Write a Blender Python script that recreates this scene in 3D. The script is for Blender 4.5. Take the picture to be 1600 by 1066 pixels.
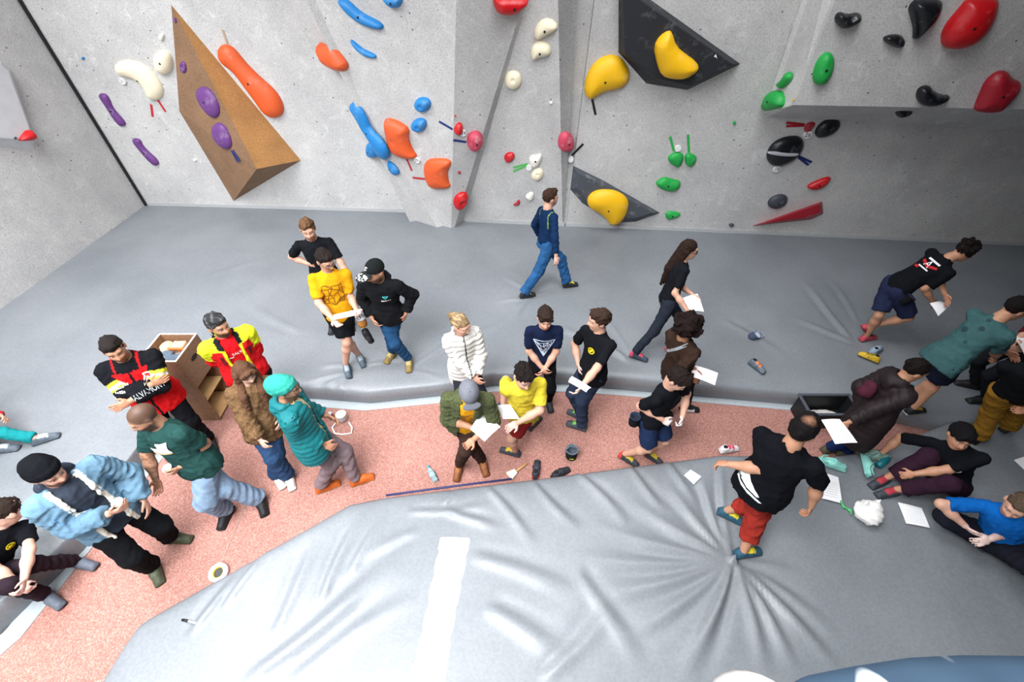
import bpy, bmesh, math, random
import numpy as np
from mathutils import Vector
from mathutils.bvhtree import BVHTree
for _o in list(bpy.data.objects): bpy.data.objects.remove(_o, do_unlink=True)
SC = bpy.context.scene
COL = SC.collection
random.seed(4)
# ------------------------------------------------------------------ camera
FPX, PITCH, CAMH = 700.0, math.radians(44.3), 4.72
MAT = 0.28                                   # mat thickness
FW = np.array([0, math.cos(PITCH), -math.sin(PITCH)]); UPV = np.array([0, math.sin(PITCH), math.cos(PITCH)]); RT = np.array([1., 0, 0])
CAMP = np.array([0, 0, CAMH])
cd = bpy.data.cameras.new('camera'); cam = bpy.data.objects.new('camera', cd); COL.objects.link(cam)
cam.location = (0, 0, CAMH); cam.rotation_euler = (math.pi/2-PITCH, 0, 0)
cd.sensor_fit = 'HORIZONTAL'; cd.sensor_width = 36; cd.lens = 36*FPX/1600; cd.clip_start = .02; cd.clip_end = 100
SC.camera = cam
# ------------------------------------------------------------------ light and exposure
w = bpy.data.worlds.new('world'); SC.world = w; w.use_nodes = True
bg = w.node_tree.nodes['Background']; bg.inputs[0].default_value = (.90, .95, 1, 1); bg.inputs[1].default_value = 0.16
def area(name, loc, target, sx, sy, power, col=(1, 1, 1)):
    l = bpy.data.lights.new(name, 'AREA'); l.shape = 'RECTANGLE'; l.size = sx; l.size_y = sy; l.energy = power; l.color = col
    o = bpy.data.objects.new(name, l); COL.objects.link(o); o.location = loc
    o.rotation_euler = (Vector(target)-Vector(loc)).to_track_quat('-Z', 'Y').to_euler(); return o
area('skylight', (-2.6, -0.5, 7.3), (-2.5, 0.4, 0), 4.5, 4.0, 640, (.97, .985, 1)).data.spread = math.radians(125)
area('skylight', (-6.0, 4.2, 7.3), (-5.2, 5.2, 0), 3.6, 4.0, 330, (.97, .985, 1)).data.spread = math.radians(130)  # unseen extra skylight, added to brighten the left walls
area('skylight', (1.6, 4.4, 7.3), (1.8, 5.2, 0), 3.2, 3.2, 145, (.97, .985, 1)).data.spread = math.radians(130)
area('hall_window', (-6.4, -4.6, 4.4), (-4.0, 6, 0.8), 4.5, 3.5, 110, (.96, .98, 1)).data.spread = math.radians(120)
vs = SC.view_settings; vs.view_transform = 'Standard'; vs.look = 'None'; vs.gamma = 1; vs.use_curve_mapping = False; vs.exposure = 0.45
# ------------------------------------------------------------------ helpers
def A3(*a): return np.array(a, float)
def ray(x, y): return FW*FPX+RT*(x-800)+UPV*(533-y)
def at(x, y, z):
    r = ray(x, y); return CAMP+r*((z-CAMH)/r[2])
def aty(x, y, Y):
    r = ray(x, y); return CAMP+r*(Y/r[1])
def proj(P):
    d = np.asarray(P)-CAMP; q = d@FW; return 800+FPX*(d@RT)/q, 533-FPX*(d@UPV)/q
def nrm(v): v = np.asarray(v, float); return v/(np.linalg.norm(v)+1e-9)
def lin(h):
    h = h.lstrip('#'); v = np.array([int(h[i:i+2], 16)/255 for i in (0, 2, 4)])
    return np.where(v <= .04045, v/12.92, ((v+.055)/1.055)**2.4)
def yawv(a): a = math.radians(a); return A3(math.sin(a), math.cos(a), 0)
def tag(o, label=None, cat=None, group=None, kind=None):
    if label: o['label'] = label
    if cat: o['category'] = cat
    if group: o['group'] = group
    if kind: o['kind'] = kind
    return o
def empty(name, loc, label=None, cat=None, group=None, kind=None):
    o = bpy.data.objects.new(name, None); COL.objects.link(o); o.location = loc; o.empty_display_size = .1
    return tag(o, label, cat, group, kind)
def fast_mesh(name, V, Q, mat, parent=None, org=None, col=None, smooth=True):
    """V world coords; stored relative to org (parent empty location or own origin)"""
    V = np.asarray(V, np.float32)
    if org is None: org = np.zeros(3)
    me = bpy.data.meshes.new(name)
    if isinstance(Q, np.ndarray):
        n = Q.shape[1]; me.vertices.add(len(V)); me.loops.add(Q.size); me.polygons.add(len(Q))
        me.vertices.foreach_set('co', (V-org).astype(np.float32).ravel())
        me.loops.foreach_set('vertex_index', Q.astype(np.int32).ravel())
        me.polygons.foreach_set('loop_start', np.arange(0, Q.size, n, dtype=np.int32))
        me.polygons.foreach_set('loop_total', np.full(len(Q), n, np.int32))
    else:
        me.from_pydata([tuple(map(float, v)) for v in (V-org)], [], [list(map(int, q)) for q in Q])
    me.update(calc_edges=True)
    if smooth: me.polygons.foreach_set('use_smooth', np.ones(len(me.polygons), bool))
    if col is not None:
        c = np.ones((len(V), 4), np.float32); c[:, :3] = col
        at_ = me.color_attributes.new('Col', 'FLOAT_COLOR', 'POINT'); at_.data.foreach_set('color', c.ravel())
    me.materials.append(mat)
    o = bpy.data.objects.new(name, me); COL.objects.link(o)
    if parent is not None: o.parent = parent
    else: o.location = org
    return o
# ------------------------------------------------------------------ materials
def mat_new(name):
    m = bpy.data.materials.new(name); m.use_nodes = True
    return m, m.node_tree.nodes, m.node_tree.links, m.node_tree.nodes['Principled BSDF']
def N(nodes, t, **k):
    n = nodes.new(t)
    for a, b in k.items(): setattr(n, a, b)
    return n
def attr_mat(name, rough=.85, spec=.3, bump=.0, bscale=200, mott=.0, mscale=20, sheen=0, mott2=0, m2scale=120):
    m, n, l, p = mat_new(name)
    a = N(n, 'ShaderNodeAttribute'); a.attribute_name = 'Col'; src = a.outputs['Color']
    tc = N(n, 'ShaderNodeTexCoord')
    for am, sc in ((mott, mscale), (mott2, m2scale)):
        if am:
            ns = N(n, 'ShaderNodeTexNoise'); ns.inputs['Scale'].default_value = sc; ns.inputs['Detail'].default_value = 4
            l.new(tc.outputs['Object'], ns.inputs['Vector'])
            mr = N(n, 'ShaderNodeMapRange'); mr.inputs[1].default_value = .3; mr.inputs[2].default_value = .7
            mr.inputs[3].default_value = 1-am; mr.inputs[4].default_value = 1+am; l.new(ns.outputs[0], mr.inputs[0])
            mx = N(n, 'ShaderNodeVectorMath', operation='SCALE'); l.new(src, mx.inputs[0]); l.new(mr.outputs[0], mx.inputs['Scale']); src = mx.outputs[0]
    l.new(src, p.inputs['Base Color']); p.inputs['Roughness'].default_value = rough; p.inputs['Specular IOR Level'].default_value = spec
    if sheen: p.inputs['Sheen Weight'].default_value = sheen
    if bump:
        ns = N(n, 'ShaderNodeTexNoise'); ns.inputs['Scale'].default_value = bscale; ns.inputs['Detail'].default_value = 3; l.new(tc.outputs['Object'], ns.inputs['Vector'])
        b = N(n, 'ShaderNodeBump'); b.inputs['Strength'].default_value = bump; b.inputs['Distance'].default_value = .01
        l.new(ns.outputs[0], b.inputs['Height']); l.new(b.outputs[0], p.inputs['Normal'])
    return m
M_SKIN = attr_mat('skin', .5, .35, .12, 160, .05, 40)
M_CLOTH = attr_mat('cloth', .95, .07, .25, 120, .08, 25)
M_DENIM = attr_mat('denim', .95, .1, .3, 420, .16, 9, 0, .12, 140)
M_PUFF = attr_mat('puffer_nylon', .6, .22, .25, 45, .05, 20)
M_FUZZ = attr_mat('teddy_fleece', .95, .1, 1.0, 75, .3, 60)
M_HAIR = attr_mat('hair', .6, .12, 1.0, 150, .35, 110)
M_SHOE = attr_mat('shoe', .6, .35, .2, 150, .12, 40)
M_PRINT = attr_mat('print', .7, .3)
M_EYE = attr_mat('eye', .2, .5)
M_PLAST = attr_mat('plastic', .35, .5, .05, 60)
M_WOODY = attr_mat('handle_wood', .6, .3, .2, 60, .15, 30)
_cm = {}
def plain(name, col, rough=.6, spec=.4, noise=.06, nscale=30, bump=.0, metal=0, bscale=80):
    if name in _cm: return _cm[name]
    m, n, l, p = mat_new(name); col = lin(col) if isinstance(col, str) else col
    tc = N(n, 'ShaderNodeTexCoord'); ns = N(n, 'ShaderNodeTexNoise'); ns.inputs['Scale'].default_value = nscale; ns.inputs['Detail'].default_value = 5
    l.new(tc.outputs['Object'], ns.inputs['Vector'])
    cr = N(n, 'ShaderNodeValToRGB'); cr.color_ramp.elements[0].position = .3; cr.color_ramp.elements[1].position = .7
    cr.color_ramp.elements[0].color = (*(np.array(col)*(1-noise)), 1); cr.color_ramp.elements[1].color = (*np.minimum(np.array(col)*(1+noise), 1), 1)
    l.new(ns.outputs[0], cr.inputs[0]); l.new(cr.outputs[0], p.inputs['Base Color'])
    p.inputs['Roughness'].default_value = rough; p.inputs['Specular IOR Level'].default_value = spec; p.inputs['Metallic'].default_value = metal
    if bump:
        n2 = N(n, 'ShaderNodeTexNoise'); n2.inputs['Scale'].default_value = bscale; n2.inputs['Detail'].default_value = 4; l.new(tc.outputs['Object'], n2.inputs['Vector'])
        b = N(n, 'ShaderNodeBump'); b.inputs['Strength'].default_value = bump; b.inputs['Distance'].default_value = .01; l.new(n2.outputs[0], b.inputs['Height']); l.new(b.outputs[0], p.inputs['Normal'])
    _cm[name] = m; return m
def hold_mat(name, col, rough=.55, chalk=.35):
    """climbing hold resin with grit relief and chalk dust patches"""
    if name in _cm: return _cm[name]
    m, n, l, p = mat_new(name); col = lin(col)
    tc = N(n, 'ShaderNodeTexCoord'); ns = N(n, 'ShaderNodeTexNoise'); ns.inputs['Scale'].default_value = 5; ns.inputs['Detail'].default_value = 6; ns.inputs['Roughness'].default_value = .7
    l.new(tc.outputs['Object'], ns.inputs['Vector'])
    cr = N(n, 'ShaderNodeValToRGB'); e = cr.color_ramp.elements; e[0].position = .56; e[1].position = .85
    e[0].color = (0, 0, 0, 1); e[1].color = (chalk, chalk, chalk, 1); l.new(ns.outputs[0], cr.inputs[0])
    mx = N(n, 'ShaderNodeMixRGB'); mx.inputs[1].default_value = (*col, 1); mx.inputs[2].default_value = (.86, .84, .84, 1)
    l.new(cr.outputs[0], mx.inputs[0]); l.new(mx.outputs[0], p.inputs['Base Color'])
    n2 = N(n, 'ShaderNodeTexNoise'); n2.inputs['Scale'].default_value = 90; l.new(tc.outputs['Object'], n2.inputs['Vector'])
    b = N(n, 'ShaderNodeBump'); b.inputs['Strength'].default_value = .2; b.inputs['Distance'].default_value = .008; l.new(n2.outputs[0], b.inputs['Height']); l.new(b.outputs[0], p.inputs['Normal'])
    p.inputs['Roughness'].default_value = rough; _cm[name] = m; return m
def mk_concrete():
    m, n, l, p = mat_new('textured_grey_wall_paint')
    g = N(n, 'ShaderNodeNewGeometry')
    n1 = N(n, 'ShaderNodeTexNoise'); n1.inputs['Scale'].default_value = 1.3; n1.inputs['Detail'].default_value = 8; n1.inputs['Roughness'].default_value = .65
    l.new(g.outputs['Position'], n1.inputs['Vector'])
    cr = N(n, 'ShaderNodeValToRGB'); e = cr.color_ramp.elements; e[0].position = .3; e[1].position = .72
    e[0].color = (*lin('#bdbcbc'), 1); e[1].color = (*lin('#d6d5d3'), 1); l.new(n1.outputs[0], cr.inputs[0])
    # rubber / chalk smears
    n3 = N(n, 'ShaderNodeTexNoise'); n3.inputs['Scale'].default_value = 4.5; n3.inputs['Detail'].default_value = 9; n3.inputs['Distortion'].default_value = 1.2; l.new(g.outputs['Position'], n3.inputs['Vector'])
    c3 = N(n, 'ShaderNodeValToRGB'); e = c3.color_ramp.elements; e[0].position = .58; e[1].position = .75; e[0].color = (0, 0, 0, 1); e[1].color = (.55, .55, .55, 1); l.new(n3.outputs[0], c3.inputs[0])
    m3 = N(n, 'ShaderNodeMixRGB'); m3.inputs[2].default_value = (*lin('#e6e6e4'), 1); l.new(c3.outputs[0], m3.inputs[0]); l.new(cr.outputs[0], m3.inputs[1])
    # grit speckle
    n4 = N(n, 'ShaderNodeTexNoise'); n4.inputs['Scale'].default_value = 60; n4.inputs['Detail'].default_value = 3; l.new(g.outputs['Position'], n4.inputs['Vector'])
    c4 = N(n, 'ShaderNodeValToRGB'); e = c4.color_ramp.elements; e[0].position = .3; e[1].position = .55; e[0].color = (.62, .61, .62, 1); e[1].color = (1, 1, 1, 1); l.new(n4.outputs[0], c4.inputs[0])
    m4 = N(n, 'ShaderNodeMixRGB'); m4.blend_type = 'MULTIPLY'; m4.inputs[0].default_value = .75; l.new(m3.outputs[0], m4.inputs[1]); l.new(c4.outputs[0], m4.inputs[2])
    # threaded bolt holes
    v = N(n, 'ShaderNodeTexVoronoi'); v.inputs['Scale'].default_value = 5.2; v.inputs['Randomness'].default_value = .55; l.new(g.outputs['Position'], v.inputs['Vector'])
    lt = N(n, 'ShaderNodeMath', operation='LESS_THAN'); lt.inputs[1].default_value = .06; l.new(v.outputs['Distance'], lt.inputs[0])
    m5 = N(n, 'ShaderNodeMixRGB'); m5.inputs[2].default_value = (.12, .12, .125, 1); l.new(lt.outputs[0], m5.inputs[0]); l.new(m4.outputs[0], m5.inputs[1])
    l.new(m5.outputs[0], p.inputs['Base Color']); p.inputs['Roughness'].default_value = .9; p.inputs['Specular IOR Level'].default_value = .2
    b = N(n, 'ShaderNodeBump'); b.inputs['Strength'].default_value = .35; b.inputs['Distance'].default_value = .01; l.new(n4.outputs[0], b.inputs['Height']); l.new(b.outputs[0], p.inputs['Normal'])
    return m
M_WALL = mk_concrete()
def mk_vinyl():
    m, n, l, p = mat_new('grey_vinyl')
    g = N(n, 'ShaderNodeNewGeometry')
    n1 = N(n, 'ShaderNodeTexNoise'); n1.inputs['Scale'].default_value = .9; n1.inputs['Detail'].default_value = 7; l.new(g.outputs['Position'], n1.inputs['Vector'])
    cr = N(n, 'ShaderNodeValToRGB'); e = cr.color_ramp.elements; e[0].position = .3; e[1].position = .7
    e[0].color = (*lin('#757a7f'), 1); e[1].color = (*lin('#868a8f'), 1); l.new(n1.outputs[0], cr.inputs[0])
    n2 = N(n, 'ShaderNodeTexNoise'); n2.inputs['Scale'].default_value = 38; n2.inputs['Detail'].default_value = 4; l.new(g.outputs['Position'], n2.inputs['Vector'])
    c2 = N(n, 'ShaderNodeValToRGB'); e = c2.color_ramp.elements; e[0].position = .35; e[1].position = .65; e[0].color = (.84, .84, .85, 1); e[1].color = (1, 1, 1, 1); l.new(n2.outputs[0], c2.inputs[0])
    mx = N(n, 'ShaderNodeMixRGB'); mx.blend_type = 'MULTIPLY'; mx.inputs[0].default_value = .8; l.new(cr.outputs[0], mx.inputs[1]); l.new(c2.outputs[0], mx.inputs[2])
    l.new(mx.outputs[0], p.inputs['Base Color'])
    p.inputs['Roughness'].default_value = .42; p.inputs['Specular IOR Level'].default_value = .45
    b = N(n, 'ShaderNodeBump'); b.inputs['Strength'].default_value = .12; b.inputs['Distance'].default_value = .01; l.new(n2.outputs[0], b.inputs['Height']); l.new(b.outputs[0], p.inputs['Normal'])
    return m
M_VINYL = mk_vinyl()
def mk_rubber():
    m, n, l, p = mat_new('pink_rubber_granule_floor')
    g = N(n, 'ShaderNodeNewGeometry')
    v = N(n, 'ShaderNodeTexVoronoi'); v.inputs['Scale'].default_value = 110; l.new(g.outputs['Position'], v.inputs['Vector'])
    cr = N(n, 'ShaderNodeValToRGB'); cr.color_ramp.interpolation = 'LINEAR'; e = cr.color_ramp.elements
    e[0].position = 0; e[0].color = (*lin('#885c53'), 1); e[1].position = 1; e[1].color = (*lin('#b98d82'), 1)
    x = e.new(.35); x.color = (*lin('#98695f'), 1); x = e.new(.7); x.color = (*lin('#a6766b'), 1)
    sp = N(n, 'ShaderNodeSeparateXYZ'); l.new(v.outputs['Color'], sp.inputs[0]); l.new(sp.outputs[0], cr.inputs[0])
    n1 = N(n, 'ShaderNodeTexNoise'); n1.inputs['Scale'].default_value = .8; n1.inputs['Detail'].default_value = 6; l.new(g.outputs['Position'], n1.inputs['Vector'])
    mr = N(n, 'ShaderNodeMapRange'); mr.inputs[1].default_value = .3; mr.inputs[2].default_value = .7; mr.inputs[3].default_value = .9; mr.inputs[4].default_value = 1.08; l.new(n1.outputs[0], mr.inputs[0])
    mx = N(n, 'ShaderNodeVectorMath', operation='SCALE'); l.new(cr.outputs[0], mx.inputs[0]); l.new(mr.outputs[0], mx.inputs['Scale'])
    l.new(mx.outputs[0], p.inputs['Base Color']); p.inputs['Roughness'].default_value = .85
    b = N(n, 'ShaderNodeBump'); b.inputs['Strength'].default_value = .3; b.inputs['Distance'].default_value = .005; l.new(v.outputs['Distance'], b.inputs['Height']); l.new(b.outputs[0], p.inputs['Normal'])
    return m
M_RUBBER = mk_rubber()
def mk_osb(name, c0, c1):
    m, n, l, p = mat_new(name); g = N(n, 'ShaderNodeNewGeometry')
    n1 = N(n, 'ShaderNodeTexNoise'); n1.inputs['Scale'].default_value = 45; n1.inputs['Detail'].default_value = 6; n1.inputs['Roughness'].default_value = .75; l.new(g.outputs['Position'], n1.inputs['Vector'])
    cr = N(n, 'ShaderNodeValToRGB'); e = cr.color_ramp.elements; e[0].position = .32; e[1].position = .68
    e[0].color = (*lin(c0), 1); e[1].color = (*lin(c1), 1); l.new(n1.outputs[0], cr.inputs[0]); 
    n2 = N(n, 'ShaderNodeTexNoise'); n2.inputs['Scale'].default_value = 3; n2.inputs['Detail'].default_value = 5; l.new(g.outputs['Position'], n2.inputs['Vector'])
    mr = N(n, 'ShaderNodeMapRange'); mr.inputs[1].default_value = .3; mr.inputs[2].default_value = .7; mr.inputs[3].default_value = .88; mr.inputs[4].default_value = 1.12; l.new(n2.outputs[0], mr.inputs[0])
    mx = N(n, 'ShaderNodeVectorMath', operation='SCALE'); l.new(cr.outputs[0], mx.inputs[0]); l.new(mr.outputs[0], mx.inputs['Scale'])
    l.new(mx.outputs[0], p.inputs['Base Color']); p.inputs['Roughness'].default_value = .75
    b = N(n, 'ShaderNodeBump'); b.inputs['Strength'].default_value = .25; b.inputs['Distance'].default_value = .006; l.new(n1.outputs[0], b.inputs['Height']); l.new(b.outputs[0], p.inputs['Normal'])
    return m
M_OSB = mk_osb('lit_plywood', '#8e6236', '#b5834c'); M_OSB2 = mk_osb('particle_board', '#6f533d', '#9b785a')  # first one: lit side of the wooden wedge, brightened in its colour
M_PAPER = plain('white_paper', '#f4f4f6', .8, .2, .02); M_INK = plain('grey_ink', '#8a8d96', .8, .2)
M_BLACK = plain('black_plastic', '#16171b', .5, .4)
# ------------------------------------------------------------------ implicit surface modelling
class SDF:
    def __init__(s, lo, hi, h):
        s.h = h; s.lo = np.asarray(lo, float)-3*h; s.n = np.ceil((np.asarray(hi, float)+3*h-s.lo)/h).astype(int)+1
        s.v = np.full(tuple(s.n), .25, np.float32)
        s.ax = [(s.lo[i]+h*np.arange(s.n[i])).astype(np.float32) for i in range(3)]
    def win(s, lo, hi, pad):
        a = np.clip(np.floor((np.asarray(lo)-pad-s.lo)/s.h).astype(int), 0, s.n-1); b = np.clip(np.ceil((np.asarray(hi)+pad-s.lo)/s.h).astype(int)+1, 1, s.n)
        if (b <= a).any(): return None
        sl = tuple(slice(a[i], b[i]) for i in range(3))
        X = s.ax[0][sl[0]][:, None, None]; Y = s.ax[1][sl[1]][None, :, None]; Z = s.ax[2][sl[2]][None, None, :]
        return sl, X, Y, Z
    def add(s, pr, k=.02):
        w_ = s.win(pr.lo, pr.hi, k+2.5*s.h)
        if w_ is None: return
        sl, X, Y, Z = w_; d = pr.f(X, Y, Z); a = s.v[sl]
        if k > 0: hh = np.maximum(k-np.abs(a-d), 0)/k; s.v[sl] = np.minimum(a, d)-hh*hh*k*.25
        else: s.v[sl] = np.minimum(a, d)
    def cut(s, pr, k=.01):
        w_ = s.win(pr.lo, pr.hi, k+2*s.h)
        if w_ is None: return
        sl, X, Y, Z = w_; d = -pr.f(X, Y, Z); a = s.v[sl]
        hh = np.maximum(k-np.abs(a-d), 0)/k; s.v[sl] = np.maximum(a, d)+hh*hh*k*.25
    def plane(s, o, n, near=None, rad=None, k=.006):
        """remove the side of the plane that n points to (optionally only within rad of near)"""
        if near is None: sl = (slice(None),)*3; X = s.ax[0][:, None, None]; Y = s.ax[1][None, :, None]; Z = s.ax[2][None, None, :]
        else:
            w_ = s.win(near-rad, near+rad, 0)
            if w_ is None: return
            sl, X, Y, Z = w_
        d = (X-np.float32(o[0]))*np.float32(n[0])+(Y-np.float32(o[1]))*np.float32(n[1])+(Z-np.float32(o[2]))*np.float32(n[2])
        if near is not None:
            r = np.sqrt((X-np.float32(near[0]))**2+(Y-np.float32(near[1]))**2+(Z-np.float32(near[2]))**2); d = np.where(r < rad, d, -1)
        s.v[sl] = np.maximum(s.v[sl], d.astype(np.float32))
    def disp(s, fn, band=.045):
        ii = np.argwhere(np.abs(s.v) < band)
        if not len(ii): return
        P = s.lo+ii*s.h; s.v[ii[:, 0], ii[:, 1], ii[:, 2]] -= fn(P).astype(np.float32)
    def mesh(s):
        v = s.v.copy()
        v[0] = v[-1] = .1; v[:, 0] = v[:, -1] = .1; v[:, :, 0] = v[:, :, -1] = .1
        S = v < 0; c = np.zeros(tuple(np.array(v.shape)-1), np.int8)
        offs = [(i, j, k) for i in (0, 1) for j in (0, 1) for k in (0, 1)]
        sh = c.shape
        for i, j, k in offs: c += S[i:i+sh[0], j:j+sh[1], k:k+sh[2]]
        I = np.argwhere((c > 0) & (c < 8))
        if not len(I): return np.zeros((0, 3)), np.zeros((0, 4), int)
        val = np.stack([v[I[:, 0]+i, I[:, 1]+j, I[:, 2]+k] for i, j, k in offs], 1)
        acc = np.zeros((len(I), 3)); cnt = np.zeros(len(I)); O = np.array(offs, float)
        for a in range(8):
            for b in range(a+1, 8):
                if np.abs(O[a]-O[b]).sum() != 1: continue
                va, vb = val[:, a], val[:, b]; m = (va < 0) != (vb < 0); t = va[m]/(va[m]-vb[m])
                acc[m] += O[a]+t[:, None]*(O[b]-O[a]); cnt[m] += 1
        V = s.lo+(I+acc/cnt[:, None])*s.h
        idx = np.full(sh, -1, np.int64); idx[I[:, 0], I[:, 1], I[:, 2]] = np.arange(len(I))
        Q = []
        for axis in range(3):
            s0 = [slice(None)]*3; s1 = [slice(None)]*3; s0[axis] = slice(0, -1); s1[axis] = slice(1, None)
            E = np.argwhere(S[tuple(s0)] != S[tuple(s1)])
            if not len(E): continue
            u, w2 = (axis+1) % 3, (axis+2) % 3
            E = E[(E[:, u] > 0) & (E[:, w2] > 0) & (E[:, u] < sh[u]) & (E[:, w2] < sh[w2])]
            fl = S[E[:, 0], E[:, 1], E[:, 2]]
            def g(du, dw):
                e = E.copy(); e[:, u] -= du; e[:, w2] -= dw; return idx[e[:, 0], e[:, 1], e[:, 2]]
            q = np.stack([g(1, 1), g(0, 1), g(0, 0), g(1, 0)], 1); q[~fl] = q[~fl][:, ::-1]; Q.append(q)
        Q = np.concatenate(Q); Q = Q[(Q >= 0).all(1)]
        return V, Q
class Cone:
    def __init__(s, a, b, ra, rb, n=None, fl=1., rip=0, ripn=6):
        s.a = np.asarray(a, float); s.b = np.asarray(b, float); s.ra, s.rb, s.n, s.fl, s.rip, s.ripn = ra, rb, n, fl, rip, ripn
        r = max(ra, rb)+abs(rip); s.lo = np.minimum(s.a, s.b)-r; s.hi = np.maximum(s.a, s.b)+r
    def f(s, X, Y, Z):
        f4 = np.float32; a = s.a.astype(f4); d = (s.b-s.a).astype(f4); L = float(d@d)+1e-9
        px, py, pz = X-a[0], Y-a[1], Z-a[2]
        t = np.clip((px*d[0]+py*d[1]+pz*d[2])/f4(L), 0, 1)
        qx, qy, qz = px-t*d[0], py-t*d[1], pz-t*d[2]
        d2 = qx*qx+qy*qy+qz*qz
        if s.n is not None:
            c = qx*f4(s.n[0])+qy*f4(s.n[1])+qz*f4(s.n[2]); d2 = d2+c*c*f4(1/s.fl**2-1)
        r = f4(s.ra)+f4(s.rb-s.ra)*t
        if s.rip: r = r+f4(s.rip)*np.sin(f4(2*np.pi*s.ripn)*t+(px+py*f4(1.7))*f4(22))
        o = np.sqrt(d2)-r
        return o*f4(math.sqrt(s.fl)) if s.n is not None else o
class Ell:
    def __init__(s, c, r, R=None):
        s.c = np.asarray(c, float); s.r = np.asarray(r, float); s.R = np.eye(3) if R is None else np.stack(R)
        e = np.sqrt(((s.R.T*s.r)**2).sum(1)); s.lo = s.c-e; s.hi = s.c+e
    def f(s, X, Y, Z):
        f4 = np.float32; c = s.c.astype(f4); x, y, z = X-c[0], Y-c[1], Z-c[2]; k0 = 0; k1 = 0
        for i in range(3):
            q = (x*f4(s.R[i, 0])+y*f4(s.R[i, 1])+z*f4(s.R[i, 2]))/f4(s.r[i]); k0 = k0+q*q; q = q/f4(s.r[i]); k1 = k1+q*q
        k0 = np.sqrt(k0); return k0*(k0-1)/(np.sqrt(k1)+f4(1e-6))
class Box:
    def __init__(s, c, hs, R=None, rd=.01):
        s.c = np.asarray(c, float); s.hs = np.asarray(hs, float)-rd; s.rd = rd; s.R = np.eye(3) if R is None else np.stack(R)
        e = np.abs(s.R.T*(s.hs+rd)).sum(1); s.lo = s.c-e; s.hi = s.c+e
    def f(s, X, Y, Z):
        f4 = np.float32; c = s.c.astype(f4); x, y, z = X-c[0], Y-c[1], Z-c[2]; o = 0; ins = None
        for i in range(3):
            q = np.abs(x*f4(s.R[i, 0])+y*f4(s.R[i, 1])+z*f4(s.R[i, 2]))-f4(s.hs[i]); o = o+np.maximum(q, 0)**2; ins = q if ins is None else np.maximum(ins, q)
        return np.sqrt(o)+np.minimum(ins, 0)-f4(s.rd)
def pdist(pr, P):
    P = P.astype(np.float32); return pr.f(P[:, 0], P[:, 1], P[:, 2])
def bounds(prs):
    return np.min([p.lo for p in prs], 0), np.max([p.hi for p in prs], 0)
def blob(prs, h, k=.02, cuts=(), ck=.01, disp=None, planes=()):
    lo, hi = bounds(prs); s = SDF(lo, hi, h)
    for p in prs: s.add(p, k)
    for p in cuts: s.cut(p, ck)
    if disp is not None: s.disp(disp)
    for o, n in planes: s.plane(o, n)
    return s.mesh()
def folds(seed, amp, freq=30., warp=1.3, stretch=None):
    r = np.random.RandomState(seed); K = []
    for i in range(4):
        k = r.normal(size=3); k = k/np.linalg.norm(k)*freq*(.7+.6*r.rand()); K.append((k, r.normal(size=3)*freq*.5, r.rand()*6.3, r.rand()*6.3))
    def fn(P):
        o = 0
        for k, q, a, b in K: o = o+(1-np.abs(np.sin(P@k*.5+warp*np.sin(P@q+b)+a)))**2-.35
        return amp*o*.75
    return fn
# ================================================================== SETTING
def slab(name, pts, thick, parent=None, mat=M_WALL):
    """planar polygon given in 3D, front towards the room, extruded back"""
    P = [np.asarray(p, float) for p in pts]; n = np.zeros(3)
    for i in range(len(P)): n += np.cross(P[i], P[(i+1) % len(P)])
    n = nrm(n)
    if n@(CAMP-P[0]) < 0: P = P[::-1]; n = -n
    k = len(P); V = P+[p-n*thick for p in P]
    F = [list(range(k)), list(range(2*k-1, k-1, -1))]+[[i, i+k, (i+1) % k+k, (i+1) % k] for i in range(k)]
    return fast_mesh(name, V, F, mat, parent, None, None, False)
class Plane:
    def __init__(s, p0, p1, p2):
        s.o = np.asarray(p0, float); n = nrm(np.cross(p1-s.o, p2-s.o)); s.n = n if n@(CAMP-s.o) > 0 else -n
        s.u = nrm(np.cross([0, 0, 1.], s.n)); s.v = np.cross(s.n, s.u)
        if s.u[0] < 0 and abs(s.u[0]) > .3: s.u, s.v = -s.u, -s.v
        if s.v[2] < 0: s.v = -s.v
    def hit(s, x, y, off=0):
        r = ray(x, y); t = ((s.o+s.n*off-CAMP)@s.n)/(r@s.n); return CAMP+r*t
    def uv(s, P): d = np.asarray(P)-s.o; return np.stack([d@s.u, d@s.v], -1)
    def w(s, u, v, z=0): return s.o+s.u*u+s.v*v+s.n*z
gm = lambda x, y: at(x, y, MAT)
def up(a, b, z):     # extend the edge a->b to height z
    a, b = np.asarray(a), np.asarray(b); return a+(b-a)*((z-a[2])/(b[2]-a[2]))
TOPZ = 5.6
def low(a, b): return up(a, b, 0.0)
# --- floor
fl = fast_mesh('floor', [(-13, -3, 0), (13, -3, 0), (13, 10, 0), (-13, 10, 0), (-13, -3, -.1), (13, -3, -.1), (13, 10, -.1), (-13, 10, -.1)],
               [[0, 1, 2, 3], [7, 6, 5, 4], [0, 4, 5, 1], [1, 5, 6, 2], [2, 6, 7, 3], [3, 7, 4, 0]], M_RUBBER, smooth=False); tag(fl, 'pink speckled rubber floor between the two grey mats', None, None, 'structure')
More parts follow.
